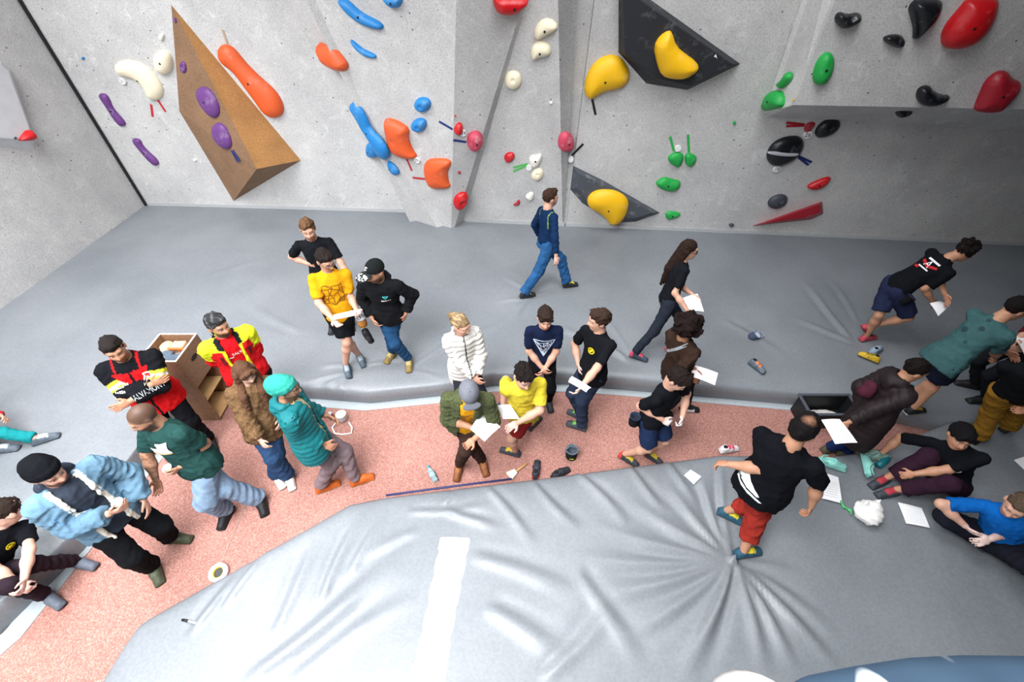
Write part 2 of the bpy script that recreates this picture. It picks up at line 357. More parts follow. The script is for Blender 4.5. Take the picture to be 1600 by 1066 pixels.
# --- wall facets
c0 = gm(228, 320); c1 = gm(641, 331)
PL_BL = Plane(c0, c1, c0+A3(0, 0, 1))
lw0 = gm(0, 484); PL_L = Plane(c0, lw0, c0+A3(0, 0, 1))
wl = nrm(lw0-c0)
wall_left = slab('wall_left', [low(c0, c0+A3(0, 0, 1)), c0+wl*10-A3(0, 0, MAT), c0+wl*10+A3(0, 0, TOPZ), c0+A3(0, 0, TOPZ-MAT)], .15)
tag(wall_left, 'pale grey climbing wall along the left side', None, None, 'structure')
Ltop = PL_BL.hit(459, 27); L0 = c1
E1b = gm(650, 345); E1t = aty(493, 0, 7.75)
Eb2 = gm(683, 355)
E2b = gm(705, 356); E2t = aty(713, 0, 6.85)
E3b = gm(724, 345)
E4b = gm(879, 351); E4t = aty(872, 0, 7.2)
E3t = Plane(E3b, E4b, E4t).hit(821, 10)
E5b = gm(884, 352); E5t = aty(928, 0, 7.40)
Rb = gm(1600, 382)
wall_back = empty('wall_back', (0, 8, 0), 'grey faceted climbing wall along the back', None, None, 'structure')
OFF = A3(0, 8, 0)
def facet(pts, th=.12): 
    o = slab('panel', [np.asarray(p)-OFF for p in pts], th, wall_back); return o
def slab(name, pts, thick, parent=None, mat=M_WALL):
    off = OFF if parent is wall_back else np.zeros(3)
    P = [np.asarray(p, float) for p in pts]; n = np.zeros(3); c = np.mean(P, 0)
    for i in range(len(P)): n += np.cross(P[i]-c, P[(i+1) % len(P)]-c)
    n = nrm(n)
    if n@(CAMP-off-c) < 0: P = P[::-1]; n = -n
    k = len(P); V = P+[p-n*thick for p in P]
    F = [list(range(k)), list(range(2*k-1, k-1, -1))]+[[i, i+k, (i+1) % k+k, (i+1) % k] for i in range(k)]
    return fast_mesh(name, V, F, mat, parent, None, None, False)
z5 = lambda a, b: up(a, b, TOPZ)
facet([low(c0, c0+A3(0, 0, 1)), low(L0, Ltop), z5(L0, Ltop), c0+A3(0, 0, TOPZ-MAT)])                # back-left face
facet([low(L0, Ltop), low(E1b, E1t), z5(E1b, E1t)]); facet([low(L0, Ltop), z5(E1b, E1t), z5(L0, Ltop)])                                   # narrow side
Ek = up(E1b, E1t, 2.35)
facet([low(E1b, E1t), low(Eb2, Ek), Ek])                                                            # lower triangle
facet([low(Eb2, Ek), low(E2b, E2t), Ek]); facet([low(E2b, E2t), z5(E2b, E2t), Ek]); facet([Ek, z5(E2b, E2t), z5(E1b, E1t)])
PL_F1 = Plane(low(L0, Ltop), z5(E1b, E1t), z5(L0, Ltop)); PL_F2 = Plane(E2b, E2t, Ek); PL_F2b = Plane(Ek, E2t, E1t)
facet([low(E2b, E2t), low(E3b, E3t), z5(E3b, E3t)]); facet([low(E2b, E2t), z5(E3b, E3t), z5(E2b, E2t)]); PL_F3 = Plane(low(E2b, E2t), z5(E3b, E3t), z5(E2b, E2t))
facet([low(E3b, E3t), low(E4b, E4t), z5(E4b, E4t), z5(E3b, E3t)]); PL_F4 = Plane(E3b, E4b, E4t)
facet([low(E4b, E4t), low(E5b, E5t), z5(E5b, E5t), z5(E4b, E4t)]); PL_F5 = Plane(E4b, E5t, E4t)
PL_F6 = Plane(E5b, Rb, E5t)
PL_E1 = Plane(E1b, E1t, E1b+nrm(nrm(E1b-L0)+nrm(E2b-E1b)))
Rb2 = Rb+(Rb-E5b)*.5
def f6(p, z): return p+nrm(np.cross(np.cross([0, 0, 1.], PL_F6.n), PL_F6.n))*0+PL_F6.v*((z-p[2])/PL_F6.v[2])
facet([f6(E5b, 0), f6(Rb2, 0), f6(Rb2, TOPZ), f6(E5b, 0)+(z5(E5b, E5t)-low(E5b, E5t))])
# skirting batten where the wall meets the mat
for nm, (a, b) in enumerate([((232, 319), (640, 330)), ((727, 344), (882, 351)), ((884, 351), (1640, 383))]):
    P0, P1 = at(*a, MAT+.015), at(*b, MAT+.015); d = nrm(P1-P0); nn = np.cross(d, [0, 0, 1.]); 
    V = []
    for q in (P0, P1):
        for yy, zz in ((.03, -.03), (-.05, -.03), (-.05, .025), (.03, .045)): V.append(q+nn*(-yy if nn[1] < 0 else yy)*-1+A3(0, 0, zz))
    o = fast_mesh('trim_%d' % (nm+2), V, [[0, 1, 2, 3], [7, 6, 5, 4], [0, 4, 5, 1], [1, 5, 6, 2], [2, 6, 7, 3], [3, 7, 4, 0]], plain('pale_edge_strip', '#b4b6b8', .7), smooth=False); tag(o, ['pale edge strip at the foot of the back wall left of the prow', 'pale edge strip at the foot of the light facet right of the prow', 'pale edge strip at the foot of the right part of the back wall'][nm], None, None, 'structure')
# black joint in the left corner
jt = c0+A3(.02, -.03, 0)
V, Q = [], []
for i, z in enumerate((0, TOPZ)):
    for j in range(8):
        a = j/8*2*math.pi; V.append(A3(jt[0], jt[1], z)+A3(math.cos(a), math.sin(a), 0)*.026)
Q = [[j, (j+1) % 8, 8+(j+1) % 8, 8+j] for j in range(8)]
tag(fast_mesh('trim_1', V, Q, M_BLACK), 'black cable-like joint running up the corner of the walls', None, None, 'structure')
# --- overhanging block at the right
q = {}
def b6(x, y, off): return PL_F6.hit(x, y, off)
tipL = b6(1194, 177, .03); fr = b6(1240, 164, .62); f2 = b6(1602, 171, .75)
fr_t = b6(1305, 0, .50); tip_t = b6(1253, 0, .02); f2_t = b6(1700, -30, .6)
dirx = nrm(f2-fr); f2 = fr+dirx*5.5
f2_t = up(fr, fr_t, TOPZ)+dirx*5.5; fr_T = up(fr, fr_t, TOPZ); tip_T = up(tipL, tip_t, TOPZ)
PL_OV = Plane(fr, f2, fr_t); PL_OVS = Plane(tipL, fr, tip_t)
bk0 = b6(1199, 183, -.02); bk1 = f6(f2-PL_F6.n*.8, bk0[2]-.12)
wr = empty('wall_right', (6, 7, 3), 'overhanging grey climbing block jutting from the back wall at right', None, None, 'structure')
def slabR(pts):
    P = [np.asarray(p, float) for p in pts]; c = np.mean(P, 0); n = np.zeros(3)
    for i in range(len(P)): n += np.cross(P[i]-c, P[(i+1) % len(P)]-c)
    n = nrm(n); n = n if n@(CAMP-c) > 0 else -n
    k = len(P); V = np.array(P+[p-n*.04 for p in P])-A3(6, 7, 3)
    F = [list(range(k)), list(range(2*k-1, k-1, -1))]+[[i, i+k, (i+1) % k+k, (i+1) % k] for i in range(k)]
    bm = bmesh.new(); vv = [bm.verts.new(v) for v in V]; [bm.faces.new([vv[i] for i in f]) for f in F]; bmesh.ops.recalc_face_normals(bm, faces=bm.faces)
    me = bpy.data.meshes.new('panel'); bm.to_mesh(me); bm.free(); me.materials.append(M_WALL); o = bpy.data.objects.new('panel', me); COL.objects.link(o); o.parent = wr
slabR([tipL, fr, fr_T, tip_T]); slabR([fr, f2, f2_t, fr_T])
slabR([tipL, bk0, fr]); slabR([bk0, bk1, f2, fr])
# --- rest of the hall (outside the frame): ceiling with the skylight, unseen deck added to darken the right-hand side, right and rear walls
M_HALL = plain('hall_paint', '#77797c', .9, .2, .04, 3)
def hallbox(name, lo, hi, label):
    V = [(x, y, z) for x in (lo[0], hi[0]) for y in (lo[1], hi[1]) for z in (lo[2], hi[2])]
    tag(fast_mesh(name, V, [[0, 1, 3, 2], [4, 6, 7, 5], [0, 4, 5, 1], [2, 3, 7, 6], [0, 2, 6, 4], [1, 5, 7, 3]], M_HALL, smooth=False), label, None, None, 'structure')
hallbox('ceiling', (-10, -6, 7.6), (12, 10, 7.8), 'grey hall ceiling above the climbing walls')
hallbox('shading_deck', (6.5, 1.0, 5.7), (12, 10, 5.9), 'unseen deck added to shade the right-hand bay')  # added out of view to keep overhead light off the right side
hallbox('wall_side', (11.2, -6, 0), (11.4, 10, 7.6), 'grey hall wall beyond the right edge')
hallbox('wall_rear', (-10, -6.2, 0), (12, -6, 7.6), 'grey hall wall behind the viewpoint')
hallbox('wall_upper', (-10, 9.2, 5.0), (12, 9.4, 7.8), 'grey hall wall above the climbing walls')
# --- mats -----------------------------------------------------------
def edge_fn(pts):
    xs = np.array([p[0] for p in pts]); ys = np.array([p[1] for p in pts]); return lambda x: np.interp(x, xs, ys)
back_pts = [(-14, -.6), (-4.9, -.6)]+[tuple(gm(*q_)[:2]) for q_ in [(-45, 985), (108, 838), (203, 712)]]+[(-4.19, 3.2), (-4.185, 3.95), (-3.6, 3.93)]+[tuple(gm(*p)[:2]) for p in [(470, 603), (572, 611), (690, 599), (770, 583), (880, 581), (960, 588), (1240, 612), (1330, 620)]]
front_pts = [tuple(gm(*p)[:2]) for p in [(152, 1066), (186, 999), (214, 974), (545, 786), (602, 775), (1130, 709), (1290, 713), (1395, 697)]]
front_pts = [(front_pts[0][0]-.002, -1.0)]+front_pts
jn = (back_pts[-1][0]+1.0, (back_pts[-1][1]+front_pts[-1][1])/2)
back_pts += [(jn[0], jn[1]+.004), (12, jn[1]+.004)]; front_pts += [(jn[0], jn[1]-.004), (12, jn[1]-.004)]
front_pts.sort(); 
yb, yf = edge_fn(back_pts), edge_fn(front_pts)
def fold_field(F, seed, amp, gain=1.):
    r = np.random.RandomState(seed); K = [(r.normal(size=2)*s, r.rand()*6.3, a) for s, a in ((1.2, 1), (1.8, .8), (2.6, .6), (4.0, .4), (7, .22), (11, .13)) for _ in (0, 1)]
    def fn(X, Y):
        z = 0
        for k, ph, a in K: z = z+a*np.sin(X*k[0]+Y*k[1]+ph+.8*np.sin(X*k[1]*.7-Y*k[0]*.7))
        z = z*amp
        for (x0, y0, x1, y1, w0, w1, hh) in F:
            dx, dy = x1-x0, y1-y0; L = math.hypot(dx, dy); t = ((X-x0)*dx+(Y-y0)*dy)/L**2; d = ((X-x0)*-dy+(Y-y0)*dx)/L
            d = d+.05*L*np.sin(t*3+x0*5)*np.clip(t, 0, 1)
            ww = w0+(w1-w0)*np.clip(t, 0, 1); tp = np.clip(t*6+.3, 0, 1)*np.clip((1.05-t)*2.2, 0, 1)
            z = z+gain*hh*tp*(np.exp(-(d/ww)**2)-.55*np.exp(-((d-1.7*ww)/ww)**2))
        return z
    return fn
def seg(x0, y0, x1, y1, w0, w1, h): a, b = gm(x0, y0), gm(x1, y1); return (a[0], a[1], b[0], b[1], w0, w1, h)
DIPS = []
def build_mat(name, xs, ylo, yhi, nt, F, seed, amp, label, edges):
    X = np.repeat(xs[:, None], nt+1, 1); T = np.linspace(0, 1, nt+1)[None, :]
    Y0, Y1 = ylo(xs)[:, None], yhi(xs)[:, None]; Y = Y0+(Y1-Y0)*T
    fn = fold_field(F, seed, amp, 2.0 if seed == 3 else 1.7); Z = MAT+fn(X, Y)
    for (dx, dy, r, h) in DIPS: Z = Z-h*np.exp(-((X-dx)**2+(Y-dy)**2)/r**2)
    # rounded, slightly sagging edge
    for e in edges:
        D = {'lo': Y-Y0, 'hi': Y1-Y, 'x0': X-xs[0]}[e]; Z = Z-.05*np.exp(-np.maximum(D, 0)/.05)
    rows = [(X, Y, Z)]
    cols_lo = 'lo' in edges
    if 'lo' in edges: X = np.concatenate([X[:, :1]]*2+[X], 1); Y = np.concatenate([Y[:, :1]+.012, Y[:, :1]-.004, Y], 1); Z = np.concatenate([Z[:, :1]*0+.002, Z[:, :1]*.45, Z], 1)
    if 'hi' in edges: X = np.concatenate([X]+[X[:, -1:]]*2, 1); Y = np.concatenate([Y, Y[:, -1:]+.004, Y[:, -1:]-.012], 1); Z = np.concatenate([Z, Z[:, -1:]*.45, Z[:, -1:]*0+.002], 1)
    if 'x0' in edges:
        X = np.concatenate([X[:1], X]); Y = np.concatenate([Y[:1], Y]); Z = np.concatenate([np.minimum(Z[:1], .002), Z])
    nx, ny = X.shape; V = np.stack([X, Y, Z], -1).reshape(-1, 3); I = np.arange(nx*ny).reshape(nx, ny)
    Q = np.stack([I[:-1, :-1], I[1:, :-1], I[1:, 1:], I[:-1, 1:]], -1).reshape(-1, 4)
    o = fast_mesh(name, V, Q, M_VINYL); tag(o, label, 'mat'); return o, fn
# radial folds under the standing man, long drapes and the pleats at the back mat's lip
cx, cy = 1145, 874
FF = [seg(cx, cy, *p) for p in [(1090, 745, .02, .05, .016), (1040, 760, .02, .07, .016), (985, 790, .02, .08, .018), (930, 830, .02, .08, .016), (880, 880, .02, .08, .012),
      (940, 940, .02, .07, .015), (990, 1000, .02, .06, .013), (1075, 1060, .02, .07, .02), (1100, 1000, .02, .05, .014), (1200, 1050, .02, .06, .018), (1245, 1040, .02, .05, .02), (1310, 1040, .02, .06, .020), (1300, 980, .02, .06, .012), (1270, 900, .02, .06, .008), (1120, 720, .02, .04, .014)]]
FF += [seg(*p) for p in [(390, 1060, 620, 890, .05, .09, .022), (455, 1066, 640, 930, .05, .07, .014), (300, 990, 385, 880, .03, .06, .018), (350, 950, 420, 850, .03, .05, .016), (430, 990, 500, 850, .04, .07, .015), (500, 940, 560, 810, .03, .06, .014),
      (545, 900, 600, 800, .04, .06, .010), (700, 800, 780, 830, .03, .05, .016), (760, 760, 840, 850, .03, .06, .016), (830, 750, 900, 830, .03, .06, .016), (900, 735, 980, 820, .03, .06, .016), (980, 725, 1040, 800, .03, .05, .015), (1040, 715, 1085, 790, .03, .05, .012),
      (740, 870, 920, 930, .05, .09, .014), (760, 950, 900, 1030, .05, .09, .014), (900, 890, 1000, 1050, .05, .08, .014), (850, 1060, 960, 960, .04, .08, .012), (690, 790, 720, 760, .02, .03, .012), (640, 800, 760, 795, .03, .04, .010), (650, 830, 560, 870, .04, .06, .008)]]
BF = [seg(*p) for p in [(545, 582, 470, 598, .02, .04, .014), (545, 585, 500, 606, .02, .04, .014), (548, 588, 525, 609, .02, .03, .013), (556, 574, 600, 566, .02, .03, .013), (572, 570, 640, 560, .02, .04, .015), (545, 570, 500, 572, .03, .05, .010),
      (645, 572, 690, 540, .02, .04, .014), (640, 578, 700, 590, .02, .04, .010), (610, 560, 590, 545, .02, .03, .010), (835, 462, 790, 430, .02, .05, .012), (828, 466, 800, 500, .02, .05, .012), (840, 460, 880, 448, .02, .03, .010), (830, 466, 770, 470, .02, .05, .01),
      (985, 562, 870, 505, .02, .06, .018), (985, 566, 900, 520, .03, .06, .016), (985, 556, 930, 470, .02, .05, .01), (1330, 530, 1250, 440, .03, .06, .014), (1335, 535, 1240, 500, .03, .06, .012), (1340, 505, 1300, 440, .02, .05, .01), (690, 545, 800, 500, .05, .08, .014),
      (120, 560, 250, 500, .05, .09, .010), (470, 520, 380, 470, .05, .09, .010), (330, 430, 420, 400, .05, .09, .008), (1130, 500, 1230, 560, .04, .07, .010), (1200, 720, 1200, 721, .05, .05, .0), (1450, 900, 1475, 820, .03, .05, .014)]]
for px, py in [(545, 575), (565, 560), (616, 556), (640, 568), (822, 463), (890, 444), (985, 562), (1340, 533)]: 
    a = gm(px, py); DIPS.append((a[0], a[1], .14, .022))
for px, py in [(1155, 868), (1122, 808), (1470, 755), (1540, 840)]:
    a = gm(px, py); DIPS.append((a[0], a[1], .22, .035))
fx0 = front_pts[1][0]
mat_front, FZ = build_mat('crash_mat', np.concatenate([np.arange(fx0, 5.6, .03), np.linspace(5.6, 11, 30)]), lambda x: x*0-1.4, yf, 150, FF, 3, .0022, 'large grey vinyl crash mat filling the foreground below the standing man', ['hi', 'x0'])
mat_back, BZ = build_mat('crash_mat', np.concatenate([np.linspace(-11, -5.2, 40), np.arange(-5.2, 6.6, .035), np.linspace(6.6, 11, 30)]), yb, lambda x: x*0+9.0, 190, BF, 5, .0022, 'wide grey vinyl crash mat along the foot of the climbing walls', ['lo'])
# pale skirt strip on the floor along the back mat
V, Q = [], []
sp = [(-60, 1062), (22, 992), (131, 856), (226, 736), tuple(proj((-4.14, 3.3, 0))), tuple(proj((-4.1, 3.85, 0))), tuple(proj((-3.5, 3.87, 0))), (470, 626), (572, 634), (690, 622), (770, 605), (880, 605), (960, 610), (1240, 634), (1300, 652)]
for i, (x, y) in enumerate(sp):
    a = at(x, y, .0); b = at(x, y, 0)
    t = nrm(at(*sp[min(i+1, len(sp)-1)], 0)-at(*sp[max(i-1, 0)], 0)); nn = A3(t[1], -t[0], 0)
    for off, z in ((-.10, .0), (-.10, .010), (.085, .008), (.085, 0)): V.append(a+nn*off+A3(0, 0, z))
for i in range(len(sp)-1):
    for j in range(3): Q.append([4*i+j, 4*i+j+1, 4*i+4+j+1, 4*i+4+j])
tag(fast_mesh('trim_5', V, Q, plain('pale_vinyl_strip', '#a3abb0', .5), smooth=False), 'pale vinyl strip along the lip of the back mat', None, None, 'structure')
# floor joint lines in rubber
for nm, (a, b) in enumerate([((392, 770), (345, 880))]):
    P0, P1 = at(*a, .001), at(*b, .001); d = nrm(P1-P0); nn = A3(-d[1], d[0], 0)*.006
    tag(fast_mesh('trim_6', [P0-nn, P0+nn, P1+nn, P1-nn, P0-nn+A3(0, 0, .003), P0+nn+A3(0, 0, .003), P1+nn+A3(0, 0, .003), P1-nn+A3(0, 0, .003)], [[4, 5, 6, 7], [0, 1, 5, 4], [1, 2, 6, 5], [2, 3, 7, 6], [3, 0, 4, 7]], plain('joint_grey', '#9a8078', .8), smooth=False), 'thin joint line in the pink rubber floor', None, None, 'structure')
# white seam cover strip on the foreground mat
ctr = [((688, 840), (735, 841)), ((676, 900), (724, 900)), ((660, 980), (708, 982)), ((643, 1050), (697, 1052)), ((628, 1120), (682, 1122))]
V, Q = [], []; m_ = 40
def lerp_strip(t):
    s_ = t*(len(ctr)-1); i = min(int(s_), len(ctr)-2); f = s_-i
    L = gm(*ctr[i][0])*(1-f)+gm(*ctr[i+1][0])*f; R_ = gm(*ctr[i][1])*(1-f)+gm(*ctr[i+1][1])*f; return L, R_
for i in range(m_+1):
    L, R_ = lerp_strip(i/m_)
    for j in range(7):
        P = L+(R_-L)*j/6; z = MAT+FZ(P[0], P[1])+.012+.004*math.sin(i*1.1+j*.9)
        V.append((P[0], P[1], z if 0 < j < 6 else z-.012))
Q = [[i*7+j, i*7+j+1, i*7+8+j, i*7+7+j] for i in range(m_) for j in range(6)]
o = fast_mesh('seam_cover', V, np.array(Q), plain('white_vinyl', '#dfe2e5', .4, .5, .02)); tag(o, 'long white vinyl strip covering the seam of the foreground mat', 'seam strip')
# ================================================================== CLIMBING HOLDS
def chaikin(P, n):
    P = np.asarray(P, float)
    for _ in range(n): Q_ = np.roll(P, -1, 0); P = np.stack([P*.75+Q_*.25, P*.25+Q_*.75], 1).reshape(-1, 2)
    return P
def poly_sd(P, X, Y):
    """signed inside distance (positive inside)"""
    d = np.full(X.shape, 1e9); ins = np.zeros(X.shape, bool); n = len(P)
    for i in range(n):
        a, b = P[i], P[(i+1) % n]; e = b-a; L = e@e+1e-12
        t = np.clip(((X-a[0])*e[0]+(Y-a[1])*e[1])/L, 0, 1); d = np.minimum(d, (X-a[0]-t*e[0])**2+(Y-a[1]-t*e[1])**2)
        c = (a[1] > Y) != (b[1] > Y)
        if abs(e[1]) > 1e-12: ins ^= c & (X < a[0]+(Y-a[1])*e[0]/e[1])
    d = np.sqrt(d); return np.where(ins, d, -d)
def crop(off, sc): return lambda pts: [(off[0]+x/sc, off[1]+y/sc) for x, y in pts]
R1, R2, R3, R4 = crop((0, 0), 2.961), crop((480, 0), 2.96), crop((760, 0), 2.962), crop((1100, 0), 2.806)
def hold(label, mat, px, pl, h, dents=(), smooth=2, name='climbing_hold', base=0., rfac=.95, vox=None, group=None, cat='climbing hold'):
    W = np.array([pl.hit(*p, base) for p in px]); UV = pl.uv(W); UV = chaikin(UV, smooth)
    lo, hi = UV.min(0), UV.max(0); ext = (hi-lo).max(); vx = vox or min(max(.012, ext/32), .019)
    s = SDF(A3(*lo, -.03), A3(*hi, h+.01), vx)
    X, Y = np.meshgrid(s.ax[0], s.ax[1], indexing='ij'); D = poly_sd(UV, X.astype(float), Y.astype(float)); R = max(D.max()*rfac, .006)
    Z = s.ax[2][None, None, :]; rd = np.maximum(R-D, 0)[:, :, None]
    s.v[:] = np.sqrt(rd**2+(np.maximum(Z, 0)*R/h)**2)-R
    s.v[:] *= min(1, h/R)**.5
    for (du, dv, dr, dz) in dents:
        c = lo+(hi-lo)*A3(du, dv); s.cut(Ell(A3(c[0], c[1], h*dz), A3(dr, dr, dr*.8)), .02)
    s.plane(A3(0, 0, -.02), A3(0, 0, -1))
    V, Q = s.mesh(); P = pl.o+V[:, :1]*pl.u+V[:, 1:2]*pl.v+(V[:, 2:]+base)*pl.n
    org = pl.w(*UV.mean(0), base)
    if np.cross(pl.u, pl.v)@pl.n < 0: Q = Q[:, ::-1]
    o = fast_mesh(name, P, Q, mat, None, org); tag(o, label, cat, group)
    # bolt hole in the middle of the larger holds
    c_ = UV.mean(0); dc = float(poly_sd(UV, np.array([c_[0]]), np.array([c_[1]]))[0])
    if ext > .26 and dc > .04 and not dents:
        zc_ = h*math.sqrt(max(0, 1-max(0, 1-dc/R)**2))+.003; Vb = [pl.n*zc_]+[pl.n*(zc_+dz_)+(pl.u*math.cos(a)+pl.v*math.sin(a))*.016 for dz_ in (0, -.02) for a in np.linspace(0, 2*math.pi, 10, endpoint=False)]
        fast_mesh('bolt_hole', np.array(Vb), [[0, 1+i, 1+(i+1) % 10] for i in range(10)]+[[1+i, 11+i, 11+(i+1) % 10, 1+(i+1) % 10] for i in range(10)], M_BLACK, o, None, None, False)
    return o
ORANGE, BLUE, YEL, RED, CREAM, WHITE, GREEN, BLK, GRY, PURP, PINK, DRED = [hold_mat(*a) for a in (('orange_resin', '#dd5a26', .5, .25), ('blue_resin', '#1d7fc4', .5, .3), ('yellow_resin', '#f0b90a', .5, .3), ('red_resin', '#c8141c', .35, .2),
    ('cream_resin', '#f3e8cb', .6, .1), ('white_resin', '#f0ede2', .6, .1), ('green_resin', '#18a144', .5, .2), ('black_resin', '#14161b', .3, .25), ('grey_resin', '#3c4049', .5, .3), ('purple_resin', '#693a7e', .5, .5), ('pink_resin', '#c4435a', .5, .9), ('dark_red_resin', '#a51a2c', .4, .35))]
# wooden wedge volume on the back-left face
vA, vB, vC, vD = [PL_BL.hit(*p) for p in R1([(792, 22), (830, 515), (1080, 930), (1392, 742)])]
vR = PL_BL.hit(*R1([(1188, 782)])[0], .55); vM = vA*.97+vR*.03
top_ = PL_BL.hit(268, 6, 0); b_ = -PL_BL.n*.02
vol = empty('wooden_volume', vC, 'large pointed wooden wedge volume bolted to the left back wall', 'wall volume')
def vface(name, pts, mat, parent, th=.025):
    P = [np.asarray(p) for p in pts]; c = np.mean(P, 0); n = np.zeros(3)
    for i in range(len(P)): n += np.cross(P[i]-c, P[(i+1) % len(P)]-c)
    n = nrm(n)
    if n@(CAMP-c) < 0: n = -n; P = P[::-1]
    k = len(P); V = P+[p-n*th for p in P]; F = [list(range(k)), list(range(2*k-1, k-1, -1))]+[[i, i+k, (i+1) % k+k, (i+1) % k] for i in range(k)]
    return fast_mesh(name, V, F, mat, parent, np.array(parent.location) if parent else None, None, False)
vface('side_panel', [vA, vR, vB], M_OSB2, vol)['label'] = 'brown speckled left side'; vface('side_panel', [vB, vR, vC], M_OSB2, vol)['label'] = 'brown speckled lower left side'
vface('side_panel', [vA, vR, vD], M_OSB, vol)['label'] = 'orange-brown right side'  # lit look of this side put into the wood tone, other sides darker
vface('end_panel', [vC, vR, vD], M_OSB2, vol)
PL_VL = Plane(vA, vB, vR)
H = hold
H('cream banana-shaped hold left of the wooden volume', CREAM, R1([(530, 300), (560, 278), (610, 275), (670, 295), (720, 340), (755, 395), (760, 430), (740, 460), (710, 465), (685, 450), (670, 410), (640, 375), (600, 358), (560, 352), (540, 330)]), PL_BL, .11)
H('cream egg-shaped hold beside the top of the wooden volume', CREAM, R1([(710, 260), (735, 232), (770, 228), (800, 260), (805, 310), (785, 340), (755, 346), (720, 320)]), PL_BL, .12)
H('tiny white chip hold above the cream egg-shaped hold', WHITE, R1([(732, 160), (765, 150), (758, 190), (740, 188)]), PL_BL, .04)
H('upper purple crescent hold near the black corner joint', PURP, R1([(450, 432), (490, 430), (510, 455), (525, 500), (590, 570), (575, 585), (555, 583), (520, 540), (490, 490)]), PL_BL, .07)
H('lower purple crescent hold near the black corner joint', PURP, R1([(603, 640), (650, 638), (665, 680), (745, 748), (725, 772), (690, 745), (650, 700)]), PL_BL, .07)
H('upper purple oval hold on the wooden volume', PURP, R1([(910, 420), (930, 398), (970, 405), (1005, 455), (1022, 510), (1010, 545), (980, 545), (945, 510), (915, 460)]), PL_VL, .10)
H('lower purple oval hold with chalk on the wooden volume', PURP, R1([(980, 590), (1005, 563), (1040, 575), (1065, 620), (1078, 670), (1060, 695), (1020, 680), (990, 640)]), PL_VL, .10, [(.4, .6, .03, 1.1)])
H('small purple ring hold high on the wooden volume', PURP, R1([(832, 300), (845, 278), (862, 295), (866, 325), (855, 342), (838, 330)]), PL_VL, .04, [(.5, .5, .03, 1.0)])
H('tiny purple hold at the tip of the wooden volume', PURP, R1([(804, 88), (812, 76), (820, 100), (814, 112)]), PL_VL, .03)
H('tiny blue bolt-on hold left of the cream banana hold', BLUE, R1([(374, 268), (386, 260), (396, 270), (386, 280)]), PL_BL, .03)
H('long orange sausage hold right of the wooden volume', ORANGE, R1([(1005, 240), (1020, 208), (1055, 203), (1090, 225), (1140, 290), (1200, 350), (1270, 410), (1305, 460), (1318, 510), (1300, 540), (1255, 545), (1215, 520), (1190, 480), (1130, 400), (1080, 330), (1020, 290)]), PL_BL, .14)
H('small white screw-on hold low on the wall left of the wooden volume', WHITE, R1([(893, 738), (905, 730), (915, 742), (902, 750)]), PL_BL, .03)
H('orange horned hold at the upper left of the prow', ORANGE, R2([(50, 190), (95, 212), (120, 198), (160, 255), (190, 300), (186, 331), (140, 320), (95, 290), (70, 240)]), PL_E1, .17, [(.45, .35, .05, 1.2)], 1)
H('long blue rail hold at the top of the prow', BLUE, R2([(135, -10), (190, -8), (250, 55), (357, 105), (355, 140), (300, 130), (240, 105), (180, 55)]), PL_F2b, .09)
H('blue rounded hold cut by the top edge of the picture', BLUE, R2([(345, -25), (445, -25), (442, 22), (410, 40), (378, 25)]), PL_F2b, .10)
H('slim blue crescent hold below the long blue rail', BLUE, R2([(200, 180), (215, 185), (260, 225), (320, 250), (325, 270), (280, 265), (240, 240), (210, 205)]), PL_F2b, .06)
H('long blue ragged rail down the left edge of the prow', BLUE, R2([(196, 485), (220, 465), (245, 490), (270, 530), (300, 600), (345, 640), (375, 690), (378, 725), (365, 738), (340, 720), (300, 650), (260, 590), (235, 540)]), PL_E1, .12, (), 1, base=.05)
H('small blue half-moon hold left of the long blue ragged rail', BLUE, R2([(280, 660), (300, 655), (330, 720), (310, 732), (285, 720), (275, 690)]), PL_E1, .09)
H('small blue hold just below the long blue ragged rail', BLUE, R2([(360, 740), (385, 745), (420, 785), (425, 810), (395, 810), (365, 780)]), PL_E1, .06)
H('upper blue knob hold on the prow face', BLUE, R2([(497, 470), (520, 447), (560, 450), (577, 475), (565, 510), (530, 520), (500, 495)]), PL_F2, .10, [(.45, .45, .045, 1.1)])
H('lower blue knob hold on the prow face', BLUE, R2([(480, 572), (505, 545), (545, 545), (557, 570), (545, 600), (520, 612), (490, 598)]), PL_F2, .10, [(.5, .4, .045, 1.1)])
H('upper orange pinch hold with chalk on the prow face', ORANGE, R2([(355, 560), (370, 543), (420, 555), (475, 590), (470, 640), (490, 690), (513, 722), (490, 735), (430, 725), (385, 690), (365, 620)]), PL_F2, .15, [(.35, .5, .07, 1.25)], 1)
H('lower orange scooped hold at the prow edge', ORANGE, R2([(540, 760), (560, 735), (600, 730), (665, 735), (668, 765), (650, 790), (655, 840), (668, 860), (640, 873), (570, 868), (545, 820)]), PL_F2, .13, [(.85, .5, .07, 1.1)], 1)
H('red pocket hold lowest on the prow', RED, R2([(672, 940), (685, 900), (720, 883), (745, 895), (745, 930), (720, 962), (690, 970)]), PL_F3, .11, [(.55, .5, .055, 1.0)])
H('small red hold beside the number tag on the prow', RED, R2([(675, 600), (690, 570), (710, 563), (722, 585), (715, 620), (685, 622)]), PL_F3, .08)
H('chalky pink knob hold on the right face of the prow', PINK, R2([(735, 640), (750, 610), (790, 600), (815, 630), (808, 670), (780, 697), (745, 690)]), PL_F3, .13)
H('tiny red screw-on above the small red hold on the prow', RED, R2([(677, 535), (684, 529), (691, 536), (684, 542)]), PL_F3, .03)
H('tiny red screw-on right of the lower orange hold', DRED, R2([(692, 797), (703, 788), (713, 797), (702, 806)]), PL_F3, .03)
H('large red hold cut by the top edge of the picture', RED, R2([(856, -30), (1022, -30), (1018, 0), (1000, 30), (940, 68), (880, 60), (862, 25)]), PL_F3, .16, (), 1)
